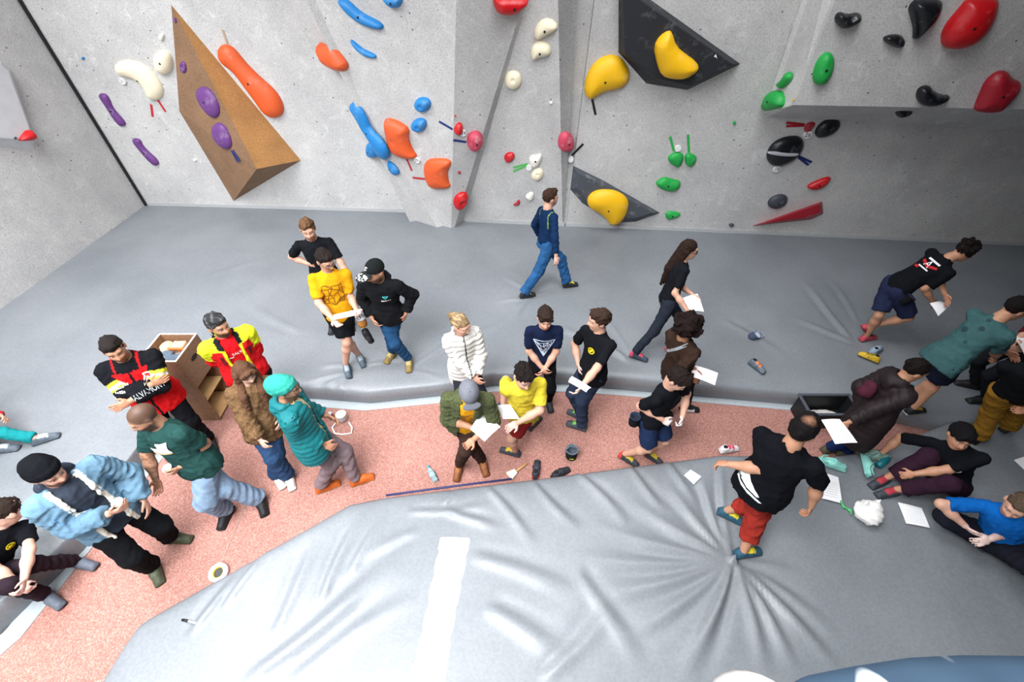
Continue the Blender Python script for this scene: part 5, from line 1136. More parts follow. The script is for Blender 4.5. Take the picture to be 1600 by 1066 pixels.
jk = top(p, '#c21a20', 'rescue_jacket', t=.03, sleeve=.98, hem=-.16, loose=.012, neck=.095, openw=(.062, .1, .02), collar=.05, colf=yj, amp=.009)
decal(p, inn, [text2d('SALV', .045)], front(p, -.02, -.13), -p.rc, p.up, '#f0ece8', 'chest_lettering', .006)
decal(p, inn, [ribbon([(-.03+.015*q, 0), (-.021+.015*q, 0)], .014, 2) for q in range(5)], front(p, .06, -.16), -p.rc, p.up, '#f0ece8', 'chest_lettering', .006)
for q in (-.13, .13): decal(p, jk, [ribbon([(0, .05), (0, -.06)], .012), ribbon([(.016, .05), (.016, -.06)], .008)], front(p, q, -.16), -p.rc, p.up, '#4a1620', 'pocket_zip')
pants(p, '#17181b'); shoes(p, '#202124'); hair(p, '#2e2e30', 'short', .004, .009, col2='#6a6a6c')
# --- young woman in brown teddy coat
p = person('person with long brown hair in a fuzzy brown teddy coat', (382, 582, 1.52), ((432, 742, 140), (452, 742, 150)), 140, .94, .95, 0, hyaw=128, hpitch=18, hands=(('l', -.17, .10, -.46), (408, 690, .80)), elbows=(None, (362, 668, .95)), skin='pale', fem=True, seed=7, vox=.009)
body(p, hairc='#4a3024'); top(p, '#6b5138', 'teddy_coat', t=.042, sleeve=1., hem=-.18, loose=.02, neck=.085, hood=True, mat=M_FUZZ, amp=.012, freq=40, slv_r=.085); pants(p, '#2d4668', 'jeans', wide=1.4, mat=M_DENIM, t=.016); shoes(p, '#d8d4cc', '#1a1a1a', rr=1.05); hair(p, '#5e4130', 'longfront', .0, .006, 60, length=.52, fringe=.002, side=-.014)
# --- person in teal puffer and mint beanie
p = person('person in a teal puffer jacket, mint beanie and orange shoes walking on the pink floor', (446, 607, 1.60), ((550, 757, 68), (496, 768, 66)), 72, 1.02, 1.06, 0, hyaw=82, hpitch=6, hands=(('l', -.20, .17, -.45), (505, 694, .92)), elbows=(None, (446, 686, .98)), skin='tan', seed=8, vox=.009)
body(p, beard='#54402e', hairc='#4a3626')
inn = top(p, '#c8b48c', 'hoodie', t=.02, sleeve=.3, hem=-.14, collar=.03, slv_r=.06)
top(p, '#14676c', 'puffer_jacket', t=.036, sleeve=.95, hem=-.17, hood=True, loose=.012, neck=.09, openw=(.03, .1, .02), collar=.05, quilt=.06, puff=.013, mat=M_PUFF, amp=.004, slv_r=.085); pants(p, '#7d6c70', 'corduroy_trousers', wide=1.1, amp=.008); shoes(p, '#b85a20', '#a87844', accent='#c86a2a', rr=1.08); beanie(p, '#36998c', .02); glasses(p, '#30302e')
# --- back trio on the mat
p = person('person in a black t-shirt standing behind the person in mustard yellow', (481, 358, 1.60), None, 168, 1., 1., MAT, hyaw=160, hpitch=10, hands=((548, 442, .86), (482, 412, 1.12)), elbows=((538, 408, 1.08), (446, 404, 1.1)), skin='fair', seed=9, palms=(None, (-.6, -.6, 0)), curl=(.5, .35))
body(p, stubble=.4, hairc='#5a4030'); top(p, '#16181c', sleeve=.40); pants(p, '#1b1c20'); shoes(p, '#2a2c30'); hair(p, '#6a4c34', 'short', .006, .012, col2='#4a3424')
pr = blob([Ell(p.wr[0], A3(.034, .034, .018), None)], .006, 0); fast_mesh('wristwatch', pr[0], pr[1], M_PLAST, p.root, p.org, np.tile(lin('#151515'), (len(pr[0]), 1)))
p = person('person in a mustard yellow t-shirt and black shorts holding a folded sheet', (508, 406, 1.58), ((542, 572, 158), (561, 557, 150)), 160, 1., 1., MAT, hyaw=128, hpitch=22, hands=((557, 484, 1.02), (520, 499, 1.0)), elbows=((538, 444, 1.08), (486, 478, 1.06)), skin='fair', seed=10, curl=(.6, .6), palms=((.3, .3, .6), (-.3, .3, .6)))
body(p, hairc='#1d1817', bare_legs=True, stubble=.2, chalk=.35); sh = top(p, '#dc9a18', sleeve=.42, loose=.012, hem=-.13); decal(p, sh, net(3, .28, .30, 20, False), front(p, 0, -.06), -p.rc, p.up, '#6a4410'); pants(p, '#16171b', 'shorts', length=.40, wide=1.1, t=.018); shoes(p, '#4e5a66', '#2a2d32', accent='#8a96a0', rr=.95); hair(p, '#231c1a', 'short', .006, .010); glasses(p, '#3a3430'); OUT['mustard'] = p
p = person('person in a black hoodie and snapback cap with hands in the pockets of blue jeans', (586, 424, 1.58), ((618, 550, 200), (640, 562, 172)), 184, 1., 1.04, MAT, hyaw=218, hpitch=14, hands=((634, 490, .90), ('l', .17, .12, -.49)), elbows=((652, 462, 1.08), (568, 470, 1.08)), skin='tan', seed=11, curl=(.7, .7))
body(p, beard='#3a2a20', hairc='#2a201c'); sh = top(p, '#17181b', 'hoodie', t=.024, sleeve=.95, hem=-.10, loose=.008, hood=True, neck=.08, amp=.009)
decal(p, sh, [ribbon([(-.03, .03), (0, 0), (.03, .03), (-.03, .03)], .012)], front(p, -.07, -.13), -p.rc, p.up, '#3fb0b0', 'chest_logo'); decal(p, sh, [ribbon([(-.05+.022*q, 0), (-.036+.022*q, 0)], .014, 2) for q in range(5)], front(p, -.07, -.16), -p.rc, p.up, '#e6e6e6', 'chest_lettering')
pants(p, '#254a70', 'jeans', mat=M_DENIM, wide=1.05); shoes(p, '#8a7444', '#5c4c2e', accent='#b0a070'); hair(p, '#241c19', 'cap', -.004, .004); cp = cap(p, '#1b1d1e', '#26292a')
decal(p, cp, [ribbon([(-.018, -.02), (-.018, .02), (.014, .02)], .007, 3), ribbon([(-.018, .002), (.01, .002)], .006, 3)], HL(p, 0, .1, .09), -p.hr, p.hu, '#e8e8e8', 'cap_letter', .004)
rs = np.random.RandomState(5); vz = [c for c in cp.children if c.name.startswith('visor')][0]
decal(p, vz, [disc2(A3(rs.rand()*.13-.065, rs.rand()*.075-.03), .006+.006*rs.rand(), 6) for _ in range(34)], HL(p, 0, .150, .06), p.hr, p.hf, '#dcdcd8', 'visor_pattern', .003)
# --- woman in white puffer
p = person('person with blonde ponytail in a white puffer jacket and glasses', (720, 507, 1.52), None, 158, .97, .98, 0, hyaw=128, hpitch=16, hands=((745, 588, .90), (742, 590, .88)), elbows=((756, 558, .98), (694, 562, 1.0)), skin='fair', fem=True, seed=12, vox=.0095)
body(p, hairc='#7a6248'); top(p, '#c4c2be', 'puffer_jacket', t=.034, sleeve=.97, hem=-.22, loose=.012, neck=.08, collar=.05, quilt=.06, puff=.014, mat=M_PUFF, amp=.004, slv_r=.075, colf=lambda C, u, f, w_, ow, V: np.where(((np.abs(u) < .008) & (f > 0))[:, None], lin('#2c2c30'), C)); pants(p, '#2a2c34'); shoes(p, '#c8c8c8', '#e0e0e0'); hair(p, '#8a7254', 'ponytail', .002, .007, 70, col2='#c4aa84'); glasses(p, '#caa890')
# --- man in olive shirt and grey cap reading a sheet
p = person('person in an olive overshirt and grey flat cap writing on a white sheet', (733, 614, 1.50), ((720, 724, 188), (751, 718, 160)), 176, .99, 1.06, 0, pelv_h=.90,  hyaw=166, hpitch=40, hands=((741, 686, .96), (736, 668, 1.04)), elbows=((776, 660, 1.02), (690, 656, 1.04)), skin='tan', seed=13, curl=(.75, .9), palms=((.2, .3, .7), (-.5, .2, -.5)), vox=.0092)
body(p, hairc='#4a3a30', stubble=.4); sh = top(p, '#d8961c', 'shirt', t=.014, sleeve=0, hem=-.10, neck=.075); decal(p, sh, net(8, .20, .30, 22, False), front(p, 0, -.08), -p.rc, p.up, '#7a4a10')
top(p, '#4c5237', 'overshirt', t=.03, sleeve=.72, hem=-.16, loose=.018, neck=.088, openw=(.06, .1, .02), collar=.03, amp=.010, slv_r=.075, mat=M_FUZZ); pants(p, '#3a2a24'); shoes(p, '#7a4a28', '#4a2e1c', accent='#8e5a34', high=.02); hair(p, '#4a3a30', 'cap', -.004, .004); cp = cap(p, '#6b6d75', '#62646c', visor=True, vl=.42); OUT['olive'] = p
# --- yellow t-shirt man with red shorts
p = person('person in a bright yellow t-shirt and dark red shorts holding a sheet', (818, 588, 1.55), ((812, 712, -72), (826, 672, 40)), 168, 1., 1., 0, hyaw=158, hpitch=18, hroll=8, hands=((810, 660, .96), (786, 632, 1.0)), elbows=((868, 648, 1.04), (790, 598, 1.1)), skin='fair', seed=14, curl=(.5, .7), palms=((.2, .5, .6), (-.3, .3, .6)), knees=(None, None), vox=.0092)
body(p, hairc='#1a1514', bare_legs=True, chalk=.3, stubble=.2); sh = top(p, '#cdb838', sleeve=.42, loose=.014, hem=-.10); logo(p, sh, -.0, -.14, .028, '#a89820'); pants(p, '#7c2022', 'shorts', length=.42, wide=1.1, t=.018, amp=.009); shoes(p, '#3a4048', '#2a2a2c', accent='#c8a82c', rr=.92); hair(p, '#1d1716', 'short', .010, .013); OUT['yellow'] = p
# --- navy t-shirt boy
p = person('young person in a navy t-shirt with a white triangle line print', (852, 497, 1.50), None, 180, .95, .92, 0, hyaw=178, hpitch=8, hands=((852, 576, .84), (846, 574, .86)), elbows=((884, 548, .98), (806, 545, .98)), skin='fair', seed=15, curl=(.7, .7))
body(p, hairc='#2e211c'); sh = top(p, '#161f38', sleeve=.42, loose=.014, hem=-.13); decal(p, sh, net(21, .24, .23, 16, True), front(p, 0, -.10), -p.rc, p.up, '#c6d4ea'); pants(p, '#15161a'); shoes(p, '#33363c'); hair(p, '#2e221d', 'short', .008, .010, 60, fringe=.002, side=-.004)
# --- black t-shirt man facing left
p = person('person in a black t-shirt with a round yellow chest logo standing in profile', (936, 500, 1.60), ((915, 672, -68), (914, 656, -60)), -128, 1., .98, 0, hyaw=-97, hpitch=4, hands=((909, 604, .92), (904, 570, .95)), elbows=((955, 582, 1.0), (903, 545, 1.08)), skin='fair', seed=16, curl=(.7, .6), palms=((.5, 0, .4), None))
body(p, hairc='#3a2a22', chalk=.3); sh = top(p, '#141519', sleeve=.42, loose=.012, hem=-.12); logo(p, sh, -.03, -.15, .042); pants(p, '#2a3448', 'jeans', mat=M_DENIM, wide=1.15); shoes(p, '#434b52', '#2c3034', accent='#6fb84a'); hair(p, '#3a2a22', 'short', .010, .012); OUT['logo'] = p
# --- walking man in blue
p = person('person in a navy long-sleeved top and blue jeans walking towards the wall', (860, 309, 1.60), ((880, 448, 80), (813, 465, 76)), 62, .98, .97, MAT, hyaw=64, hpitch=0, hands=(None, (869, 404, .90)), elbows=(None, (862, 380, 1.08)), skin='fair', seed=17)
body(p, hairc='#3a2820', chalk=.25, stubble=.3)
top(p, '#12294a', 'long_sleeved_top', t=.008, sleeve=.97, hem=-.06, loose=.002, amp=.005, slv_r=.060, colf=lambda C, u, f, w_, ow, V: np.where(((np.abs(np.abs(u)-.12) < .006) & (w_ > -.22) & (f < .05))[:, None], lin('#7f9c40'), C)); pants(p, '#2a5685', 'jeans', wide=1.25, mat=M_DENIM, t=.016, amp=.009); shoes(p, '#26282c', '#1a1a1a', accent='#c8c030', rr=.92); hair(p, '#3c2a21', 'short', .006, .010)
# --- long-haired woman
p = person('person with very long dark hair in a black t-shirt carrying sheets', (1076, 390, 1.54), ((1040, 548, 80), (984, 556, 118)), 88, .97, .95, MAT, hyaw=98, hpitch=4, hands=((1084, 462, .94), (1073, 484, .92)), elbows=(None, (1048, 466, 1.0)), skin='fair', fem=True, seed=18, curl=(.6, .6))
body(p, hairc='#241814', chalk=.1); top(p, '#15161a', sleeve=.40, loose=.004, hem=-.06); pants(p, '#262c36', wide=1.0, t=.010); shoes(p, '#3a4858', '#2c3038', accent='#d84a62', heelc='#d84a62', rr=.9); hair(p, '#2a1c16', 'long', .004, .006, 60, length=.55); glasses(p, '#2a2826')
# --- curly haired person, brown top, bag strap
p = person('person with curly dark hair in a dark brown top with a silver shoulder strap', (1074, 512, 1.50), ((1062, 640, 95), (1022, 652, 80)), 62, .98, .98, 0, hyaw=70, hpitch=22, hands=((1086, 578, .98), (1082, 592, .95)), elbows=(None, (1062, 590, 1.0)), skin='olive', seed=19)
body(p, hairc='#1d1412'); sh = top(p, '#33251e', 'brown_top', t=.026, sleeve=.95, hem=-.14, loose=.026, amp=.012); decal(p, sh, [ribbon([(-.15, -.20), (-.02, -.06), (.09, .06)], .032, 14)], p.C-p.fc*.18+p.up*-.02, p.rc, p.up, '#8a8d92', 'bag_strap', .008); pants(p, '#1c1d22'); shoes(p, '#1a1b1f', '#15161a', accent2='#e0e0e0'); hair(p, '#1d1211', 'curly', .048, .012, 110); OUT['curly'] = p
# --- boy in black t-shirt and navy shorts
p = person('young person in a black t-shirt and navy shorts clenching chalky fists', (1058, 592, 1.54), ((1006, 708, 132), (968, 712, 128, .02)), 138, .97, .95, 0, hyaw=130, hpitch=34, hands=((1066, 652, .96), (1034, 655, 1.0)), elbows=((1076, 628, 1.0), (998, 640, 1.0)), skin='fair', seed=20, curl=(1.3, 1.3))
body(p, hairc='#1e1715', bare_legs=True, chalk=.7); top(p, '#131419', sleeve=.42, loose=.014, hem=-.12); pants(p, '#202e4e', 'shorts', length=.42, wide=1.1, t=.018, mat=M_DENIM); shoes(p, '#343a40', '#26282c', accent='#c8b02c', heelc='#c04038', rr=.92); hair(p, '#201816', 'short', .008, .010); OUT['fists'] = p
# --- bending man in black t-shirt by the shaded wall
p = person('person in a black t-shirt with a red and white back print leaning forward', (1508, 392, 1.42), ((1344, 532, 78), (1346, 512, 85, .22)), 86, 1., .98, MAT, hyaw=96, hpitch=22, pelvis=(1398, 450, .86), hands=((1480, 470, .75), (1456, 470, .82)), elbows=(None, (1420, 458, .88)), knees=((1372, 500, .48), (1402, 506, .38)), sole=(0, 45), skin='tan', seed=21)
body(p, hairc='#171211', bare_legs=True); sh = top(p, '#131418', sleeve=.42, loose=.012, hem=-.08)
decal(p, sh, [text2d('A', .12), ribbon([(-.08, .05), (.08, .07)], .022, 8), ribbon([(-.07, -.07), (.07, -.05)], .016, 8)], p.C-p.fc*.15-p.up*.12, p.rc, p.up, '#e8e8ea', 'back_print'); decal(p, sh, [ribbon([(-.10, .0), (.02, -.02), (.10, .03)], .03, 8), ribbon([(-.10, -.10), (-.04, -.09)], .03, 6)], p.C-p.fc*.15-p.up*.12, p.rc, p.up, '#b81c24', 'back_print', .007)
pants(p, '#232842', 'shorts', length=.44, wide=1.12, t=.02, amp=.009); shoes(p, '#b04450', '#8c3038', accent='#2c2c30', rr=.92); hair(p, '#171110', 'curly', .004, .010, 110); OUT['bend'] = p
# --- green t-shirt man
p = person('person in a dusty teal t-shirt and navy shorts leaning towards the right edge', (1588, 482, 1.44), ((1414, 646, 82), (1400, 628, 82)), 84, 1.02, 1.04, MAT, hyaw=96, hpitch=16, pelvis=(1474, 562, .88), hands=((1570, 548, .92), (1556, 558, .92)), elbows=(None, (1514, 562, .95)), skin='tan', seed=22)
body(p, hairc='#171211', bare_legs=True); sh = top(p, '#3a5a5c', sleeve=.46, loose=.016, hem=-.10, t=.016, amp=.010); pants(p, '#1c2438', 'shorts', length=.42, wide=1.1, t=.02); shoes(p, '#1e2024', '#d0d0d0', accent='#c8a830', rr=.95); hair(p, '#151110', 'short', .006, .009)
decal(p, sh, [disc2(A3(.06*math.sin(q*2.4), -.09*q+.08), .018+.006*(q % 3), 7) for q in range(4)], p.C-p.fc*.15-p.up*.08, p.rc, p.up, '#1f3a40', 'back_print')
# --- woman in dark brown long coat
p = person('person with dark tied hair in a long dark brown padded coat holding a white sheet', (1430, 578, 1.44), ((1306, 708, 110), (1284, 706, 80)), 98, .98, 1.02, 0, hyaw=100, hpitch=16, hands=((1345, 640, .85), (1322, 662, .82)), elbows=(None, (1336, 628, 1.02)), pelvis=(1362, 650, .84), skin='tan', fem=True, seed=23, curl=(.6, .8))
body(p, hairc='#171110'); inn = top(p, '#e6e6ea', 'shirt', t=.012, sleeve=0, hem=-.05); 
top(p, '#21181a', 'long_coat', t=.038, sleeve=.97, hem=-.40, loose=.024, neck=.088, openw=(.05, .1, .02), collar=.04, quilt=.075, puff=.007, mat=M_PUFF, amp=.007, hood=True, slv_r=.08, colf=lambda C, u, f, w_, ow, V: np.where(((np.abs(np.abs(u)-.06) < .018) & (f > .02) & (w_ > -.26))[:, None], lin('#1c7a8c'), C)); pants(p, '#1c2c58', 'jeans', wide=1.1, mat=M_DENIM); shoes(p, '#54523e', '#3a3428', high=.05, rr=1.05); hair(p, '#17110f', 'bun', .004, .006); OUT['coat'] = p
# --- person in mustard trousers at right edge
p = person('person in mustard trousers and black top cut by the right edge of the picture', (1630, 560, 1.52), ((1518, 692, 60), (1560, 682, 60)), 40, 1., 1., MAT, hyaw=10, hpitch=8, pelvis=(1585, 615, .90), hands=((1596, 578, 1.05), None), skin='tan', seed=24)
body(p, hairc='#1a1412'); top(p, '#121316', sleeve=.95, hem=-.08); pants(p, '#8a6424', wide=1.3, t=.018, amp=.009); shoes(p, '#1c1c1f', '#141414'); hair(p, '#1a1412')
# --- arm with sheet at the right edge
p = person('person reaching in from the right edge with a white sheet and a dark red sleeve', (1690, 470, 1.52), None, -80, 1., 1., MAT, hpitch=8, hands=(('l', -.15, .2, -.4), (1590, 530, 1.05)), skin='fair', seed=25)
body(p, hairc='#1a1412'); top(p, '#5a1a24', 'top', sleeve=.85, hem=-.08); pants(p, '#1c1d22'); shoes(p, '#1c1c1f'); hair(p, '#1a1412'); OUT['edge'] = p
# --- seated boy in black t-shirt
p = person('seated person in a black t-shirt and plum trousers leaning back on one arm', (1500, 682, .78), ((1400, 770, -100, .0), (1384, 750, -112, .0)), -108, 1., 1., MAT, hyaw=-160, hpitch=0, cyaw=-130, pelvis=(1482, 752, .13), hands=((1424, 742, .30), (1378, 708, .08)), elbows=((1486, 745, .42), (1420, 690, .35)), knees=((1438, 762, .20), (1418, 706, .50)), skin='tan', seed=26, curl=(.6, .2))
body(p, hairc='#121012'); sh = top(p, '#121318', sleeve=.46, loose=.012, hem=-.02); decal(p, sh, [ribbon([(-.03, .01), (0, 0), (.03, .012)], .012, 6)], front(p, -.06, -.12), -p.rc, p.up, '#d8d8dc', 'chest_logo'); pants(p, '#2e1a28', t=.018, wide=1.15, length=.93); shoes(p, '#3c4048', '#26282c', accent='#a83440', rr=.95); hair(p, '#121012', 'short', .010, .008, 60, fringe=.004, side=-.004)
# --- seated man in blue t-shirt
p = person('seated cross-legged person in a bright blue t-shirt at the right edge', (1590, 790, .72), ((1548, 862, -40, .02), (1530, 858, 70, .02)), -138, 1., 1.05, MAT, hyaw=-128, hpitch=18, pelvis=(1560, 842, .12), hands=((1548, 842, .30), (1508, 822, .30)), elbows=((1592, 828, .40), (1494, 790, .42)), knees=((1582, 866, .22), (1476, 804, .22)), skin='fair', seed=27, curl=(.5, .6), sole=(0, 0))
body(p, hairc='#5a4a3c', chalk=.35, stubble=.3); top(p, '#0f5cab', sleeve=.42, loose=.014, hem=-.04, t=.016); pants(p, '#1c1d26', wide=1.2, t=.018); shoes(p, '#33343c', '#222226', rr=.9); hair(p, '#5a4a3c', 'short', -.002, .006)
# --- man with his back turned in the foreground
p = person('person seen from behind in a black t-shirt with white stripes and red trousers', (1254, 672, 1.60), ((1148, 868, 82), (1122, 800, 120)), 48, 1.04, 1.14, MAT, hyaw=52, hpitch=8, hands=((1140, 726, 1.0), (1268, 790, .86)), elbows=((1172, 730, 1.08), (1284, 752, 1.1)), skin='tan', seed=28, vox=.0092, curl=(.8, .7))
F_ = None
body(p, hairc='#141112', bare_legs=True); sh = top(p, '#101116', sleeve=.44, loose=.02, hem=-.14, t=.018, amp=.009)
decal(p, sh, [grid2([(-.15, -.06), (.08, -.12), (.10, -.10), (-.10, .04)], 7), grid2([(-.17, -.10), (.12, -.17), (.14, -.15), (-.16, -.075)], 8), grid2([(-.10, .05), (-.06, .05), (-.075, .12), (-.085, .12)], 4)], p.C-p.fc*.2-p.up*.38-p.rc*.06, p.rc, p.up, '#e2eef0', 'back_print')
pants(p, '#8e2c24', length=.86, wide=1.25, t=.018, amp=.010); shoes(p, '#2c5468', '#26282c', accent='#d8c832', rr=.95); hair(p, '#141012', 'short', .008, .009, 60, bald=True); OUT['back'] = p
# ================================================================== THINGS
def boxm(name, lo, hi, mat, parent=None, label=None, bev=.004):
    lo, hi = np.asarray(lo, float), np.asarray(hi, float); org = np.array(parent.location) if parent else (lo+hi)/2*A3(1, 1, 0)+A3(0, 0, lo[2])
    V = np.array([(x, y, z) for x in (lo[0], hi[0]) for y in (lo[1], hi[1]) for z in (lo[2], hi[2])])
    o = fast_mesh(name, V, [[0, 1, 3, 2], [4, 6, 7, 5], [0, 4, 5, 1], [2, 3, 7, 6], [0, 2, 6, 4], [1, 5, 7, 3]], mat, parent, org, None, False)
    if bev: m = o.modifiers.new('bevel', 'BEVEL'); m.width = bev; m.segments = 1
    if label: o['label'] = label
    return o
def lathe(name, prof, base, axis, mat, parent=None, n=20, col=None, org=None):
    """prof: list of (r, h) along the axis from base"""
    ax = nrm(axis); a = nrm(np.cross(ax, [.3, .9, .1])); b = np.cross(ax, a); V, Q = [], []
    for r, h in prof:
        for j in range(n): t = j/n*2*math.pi; V.append(np.asarray(base)+ax*h+(a*math.cos(t)+b*math.sin(t))*r)
    for i in range(len(prof)-1):
        for j in range(n): Q.append([i*n+j, i*n+(j+1) % n, (i+1)*n+(j+1) % n, (i+1)*n+j])
    V = np.array(V); c = None if col is None else np.repeat(np.array([lin(x) for x in col]), n, 0)
    return fast_mesh(name, V, np.array(Q), mat, parent, np.array(parent.location) if (parent and org is None) else (org if org is not None else np.asarray(base)), c)
def tubem(name, P, r, mat, parent=None, n=8, org=None, fl=1.):
    P = np.asarray(P, float); V, Q = [], []
    for i, q in enumerate(P):
        d = nrm(P[min(i+1, len(P)-1)]-P[max(i-1, 0)]); a = nrm(np.cross(d, [.05, .02, 1])); b = np.cross(d, a)
        for j in range(n): t = j/n*2*math.pi; V.append(q+a*math.cos(t)*r+b*math.sin(t)*r*fl)
    for i in range(len(P)-1):
        for j in range(n): Q.append([i*n+j, i*n+(j+1) % n, (i+1)*n+(j+1) % n, (i+1)*n+j])
    Q.append(list(range(n))[::-1]); Q.append([len(V)-n+j for j in range(n)])
    return fast_mesh(name, V, Q, mat, parent, np.array(parent.location) if (parent and org is None) else (org if org is not None else P[0]))
def blobm(name, prs, h, mat, col, parent=None, org=None, k=.02, cuts=(), disp=None, planes=(), colf=None):
    V, Q = blob(prs, h, k, cuts, .01, disp, planes); C = np.tile(lin(col), (len(V), 1))
    if colf: C = colf(C, V)
    if org is None: org = np.array(parent.location) if parent else A3(*V.mean(0)[:2], V[:, 2].min())
    return fast_mesh(name, V, Q, mat, parent, org, C)
def gz_at(x, y): return x, y
# --- wooden shelf box with clothes on top
bx0, bx1, by0, by1, bh = -4.16, -3.715, 3.385, 3.845, 1.09
cab = empty('wooden_shelf_box', ((bx0+bx1)/2, (by0+by1)/2, 0), 'tall particle-board shelf box with open front between the two rescue jackets', 'shelf'); L_ = cab.location
t_ = .02
boxm('side_panel', (bx0, by0, 0), (bx1, by0+t_, bh), M_OSB2, cab); boxm('side_panel', (bx0, by1-t_, 0), (bx1, by1, bh), M_OSB2, cab); boxm('back_panel', (bx0, by0+t_, 0), (bx0+t_, by1-t_, bh), M_OSB2, cab)
boxm('front_panel', (bx1-t_, by0+t_, .62), (bx1, by1-t_, bh), M_OSB2, cab); boxm('shelf', (bx0+t_, by0+t_, .34), (bx1-.03, by1-t_, .36), plain('raw_board', '#c79d6c', .7, .3, .1, 20), cab); boxm('shelf', (bx0+t_, by0+t_, .60), (bx1-t_, by1-t_, .62), M_OSB2, cab)
boxm('bottom_panel', (bx0+t_, by0+t_, .03), (bx1, by1-t_, .05), plain('raw_board', '#c79d6c'), cab); boxm('tray_floor', (bx0+t_, by0+t_, .93), (bx1-t_, by1-t_, .95), plain('pale_board', '#d9c0b0', .7), cab)
yc = (by0+by1)/2; V = [(bx1+.002, yc, .93)]+[(bx1+.002, yc+.06*math.cos(a), .93+.032*math.sin(a)) for a in np.linspace(0, 2*math.pi, 20, endpoint=False)]
fast_mesh('handle_hole', np.array(V)-np.array(L_), [[0, 1+i, 1+(i+1) % 20] for i in range(20)], plain('hole_dark', '#2a2420', .9), cab, None, None, False)
for a, b in (((bx0, by0, bh), (bx1, by0+t_, bh+.006)), ((bx0, by1-t_, bh), (bx1, by1, bh+.006)), ((bx0, by0+t_, bh), (bx0+t_, by1-t_, bh+.006)), ((bx1-t_, by0+t_, bh), (bx1, by1-t_, bh+.006))): boxm('rim_strip', a, b, plain('pale_edge_band', '#e6d6c8', .6), cab, None, .002)
blobm('folded_jacket', [Ell(A3(-3.90, 3.50, .99), A3(.15, .09, .055)), Ell(A3(-3.98, 3.56, 1.0), A3(.10, .09, .05)), Ell(A3(-3.82, 3.56, .985), A3(.06, .08, .045))], .010, M_CLOTH, '#5c6876', disp=folds(3, .012, 45)); tag(bpy.data.objects[-1] if False else [o for o in COL.objects if o.name.startswith('folded_jacket')][0], 'blue-grey jacket bundled in the top of the shelf box', 'jacket')
o = blobm('beige_pouch', [Box(A3(-3.90, 3.72, 1.0), A3(.075, .06, .05), None, .02)], .010, M_CLOTH, '#d2aa8c', disp=folds(4, .006, 50)); tag(o, 'small beige pouch in the top of the shelf box', 'pouch')
o = blobm('beige_shoe_bag', [Ell(A3(-4.05, 3.72, 1.0), A3(.07, .085, .055)), Ell(A3(-4.03, 3.64, .99), A3(.05, .05, .04))], .010, M_CLOTH, '#d8b48e', disp=folds(6, .006, 50)); tag(o, 'rounded tan bag beside the beige pouch in the shelf box', 'bag')
o = blobm('orange_strap', [Cone(A3(-3.97, 3.64, 1.04), A3(-3.80, 3.645, 1.03), .014, .014)], .007, M_CLOTH, '#d86a38'); tag(o, 'orange strap lying over the jacket in the shelf box', 'strap')
# --- cups
def cup(label, c, axis, col, band=None, r=.04, h=.095):
    base = np.asarray(c)-nrm(axis)*h*.5; e = empty('paper_cup', base, label, 'cup')
    lathe('cup_wall', [(r*.72, 0), (r*.75, .004), (r*.98, h*.97), (r*1.04, h), (r*.96, h*1.0), (r*.72, .012), (.001, .010)], base, axis, M_PLAST, e, 22, [col]*5+['#efe9e0']*2)
    if band: lathe('sleeve_band', [(r*.77, .012), (r*.785, .012), (r*.965, h*.78), (r*.95, h*.78)], base, axis, M_PLAST, e, 22, [band]*4)
    lathe('coffee', [(.001, h*.62), (r*.86, h*.62), (r*.86, h*.60)], base, axis, M_PLAST, e, 18, ['#c9a98a']*3)
p = OUT['denim']; d, pn, th = p.hd[1]; cup('white paper cup held by the person in the denim jacket', p.wr[1]+d*.085+pn*.045, A3(0, 0, 1)+p.fc*.15, '#f4f2ee')
p = OUT['tattoo']; d, pn, th = p.hd[0]; cup('blue and white paper cup held by the tattooed person', p.wr[0]+d*.085+pn*.045, A3(0, 0, 1)+p.fc*.2, '#f0ece4', '#24366e')
# --- sheets of paper
def sheet_at(label, px, z, bend=.01, **k): return paper(label, [at(x, y, zz) for (x, y), zz in zip(px, z if isinstance(z, (list, tuple)) else [z]*4)], bend, **k)
o1 = OUT['olive']; zc = o1.wr[0][2]+.03
sheet_at('large white sheet held by the person in the olive overshirt', [(735, 671), (752, 644), (782, 667), (757, 690)], [zc+.10, zc+.10, zc+.09, zc+.08], .012)
z_ = OUT['mustard'].wr[1][2]+.03; sheet_at('folded white sheet held across by the person in mustard', [(521, 500), (521, 492), (556, 484), (556, 493)], [z_, z_+.05, z_+.05, z_], .01, lines=False)
z_ = OUT['yellow'].wr[0][2]+.03; sheet_at('white sheet held by the person in the yellow t-shirt', [(776, 634), (797, 632), (812, 655), (786, 655)], [z_+.05, z_+.06, z_+.02, z_], .012)
z_ = OUT['logo'].wr[0][2]+.02; sheet_at('curled white sheet held by the person with the yellow chest logo', [(888, 597), (894, 588), (924, 606), (916, 613)], [z_, z_+.03, z_+.02, z_], .025, lines=False)
sheet_at('pair of sheets carried by the long-haired person', [(1066, 466), (1090, 459), (1100, 487), (1078, 486)], [MAT+.93, MAT+.96, MAT+.92, MAT+.9], .01)
sheet_at('pale pink sheet held by the curly-haired person', [(1083, 570), (1122, 583), (1117, 602), (1079, 588)], [1.0, 1.02, .98, .97], .008, m=plain('pink_paper', '#efe6ea', .8, .2, .02))
z_ = OUT['bend'].wr[1][2]; sheet_at('white sheet held low by the leaning person in black', [(1453, 474), (1470, 471), (1484, 478), (1466, 494)], [z_+.02, z_+.03, z_, z_-.02], .012, lines=False)
z_ = OUT['coat'].wr[1][2]; sheet_at('white sheet held by the person in the long brown coat', [(1283, 656), (1312, 655), (1340, 692), (1305, 694)], [z_+.03, z_+.04, z_-.02, z_-.03], .012)
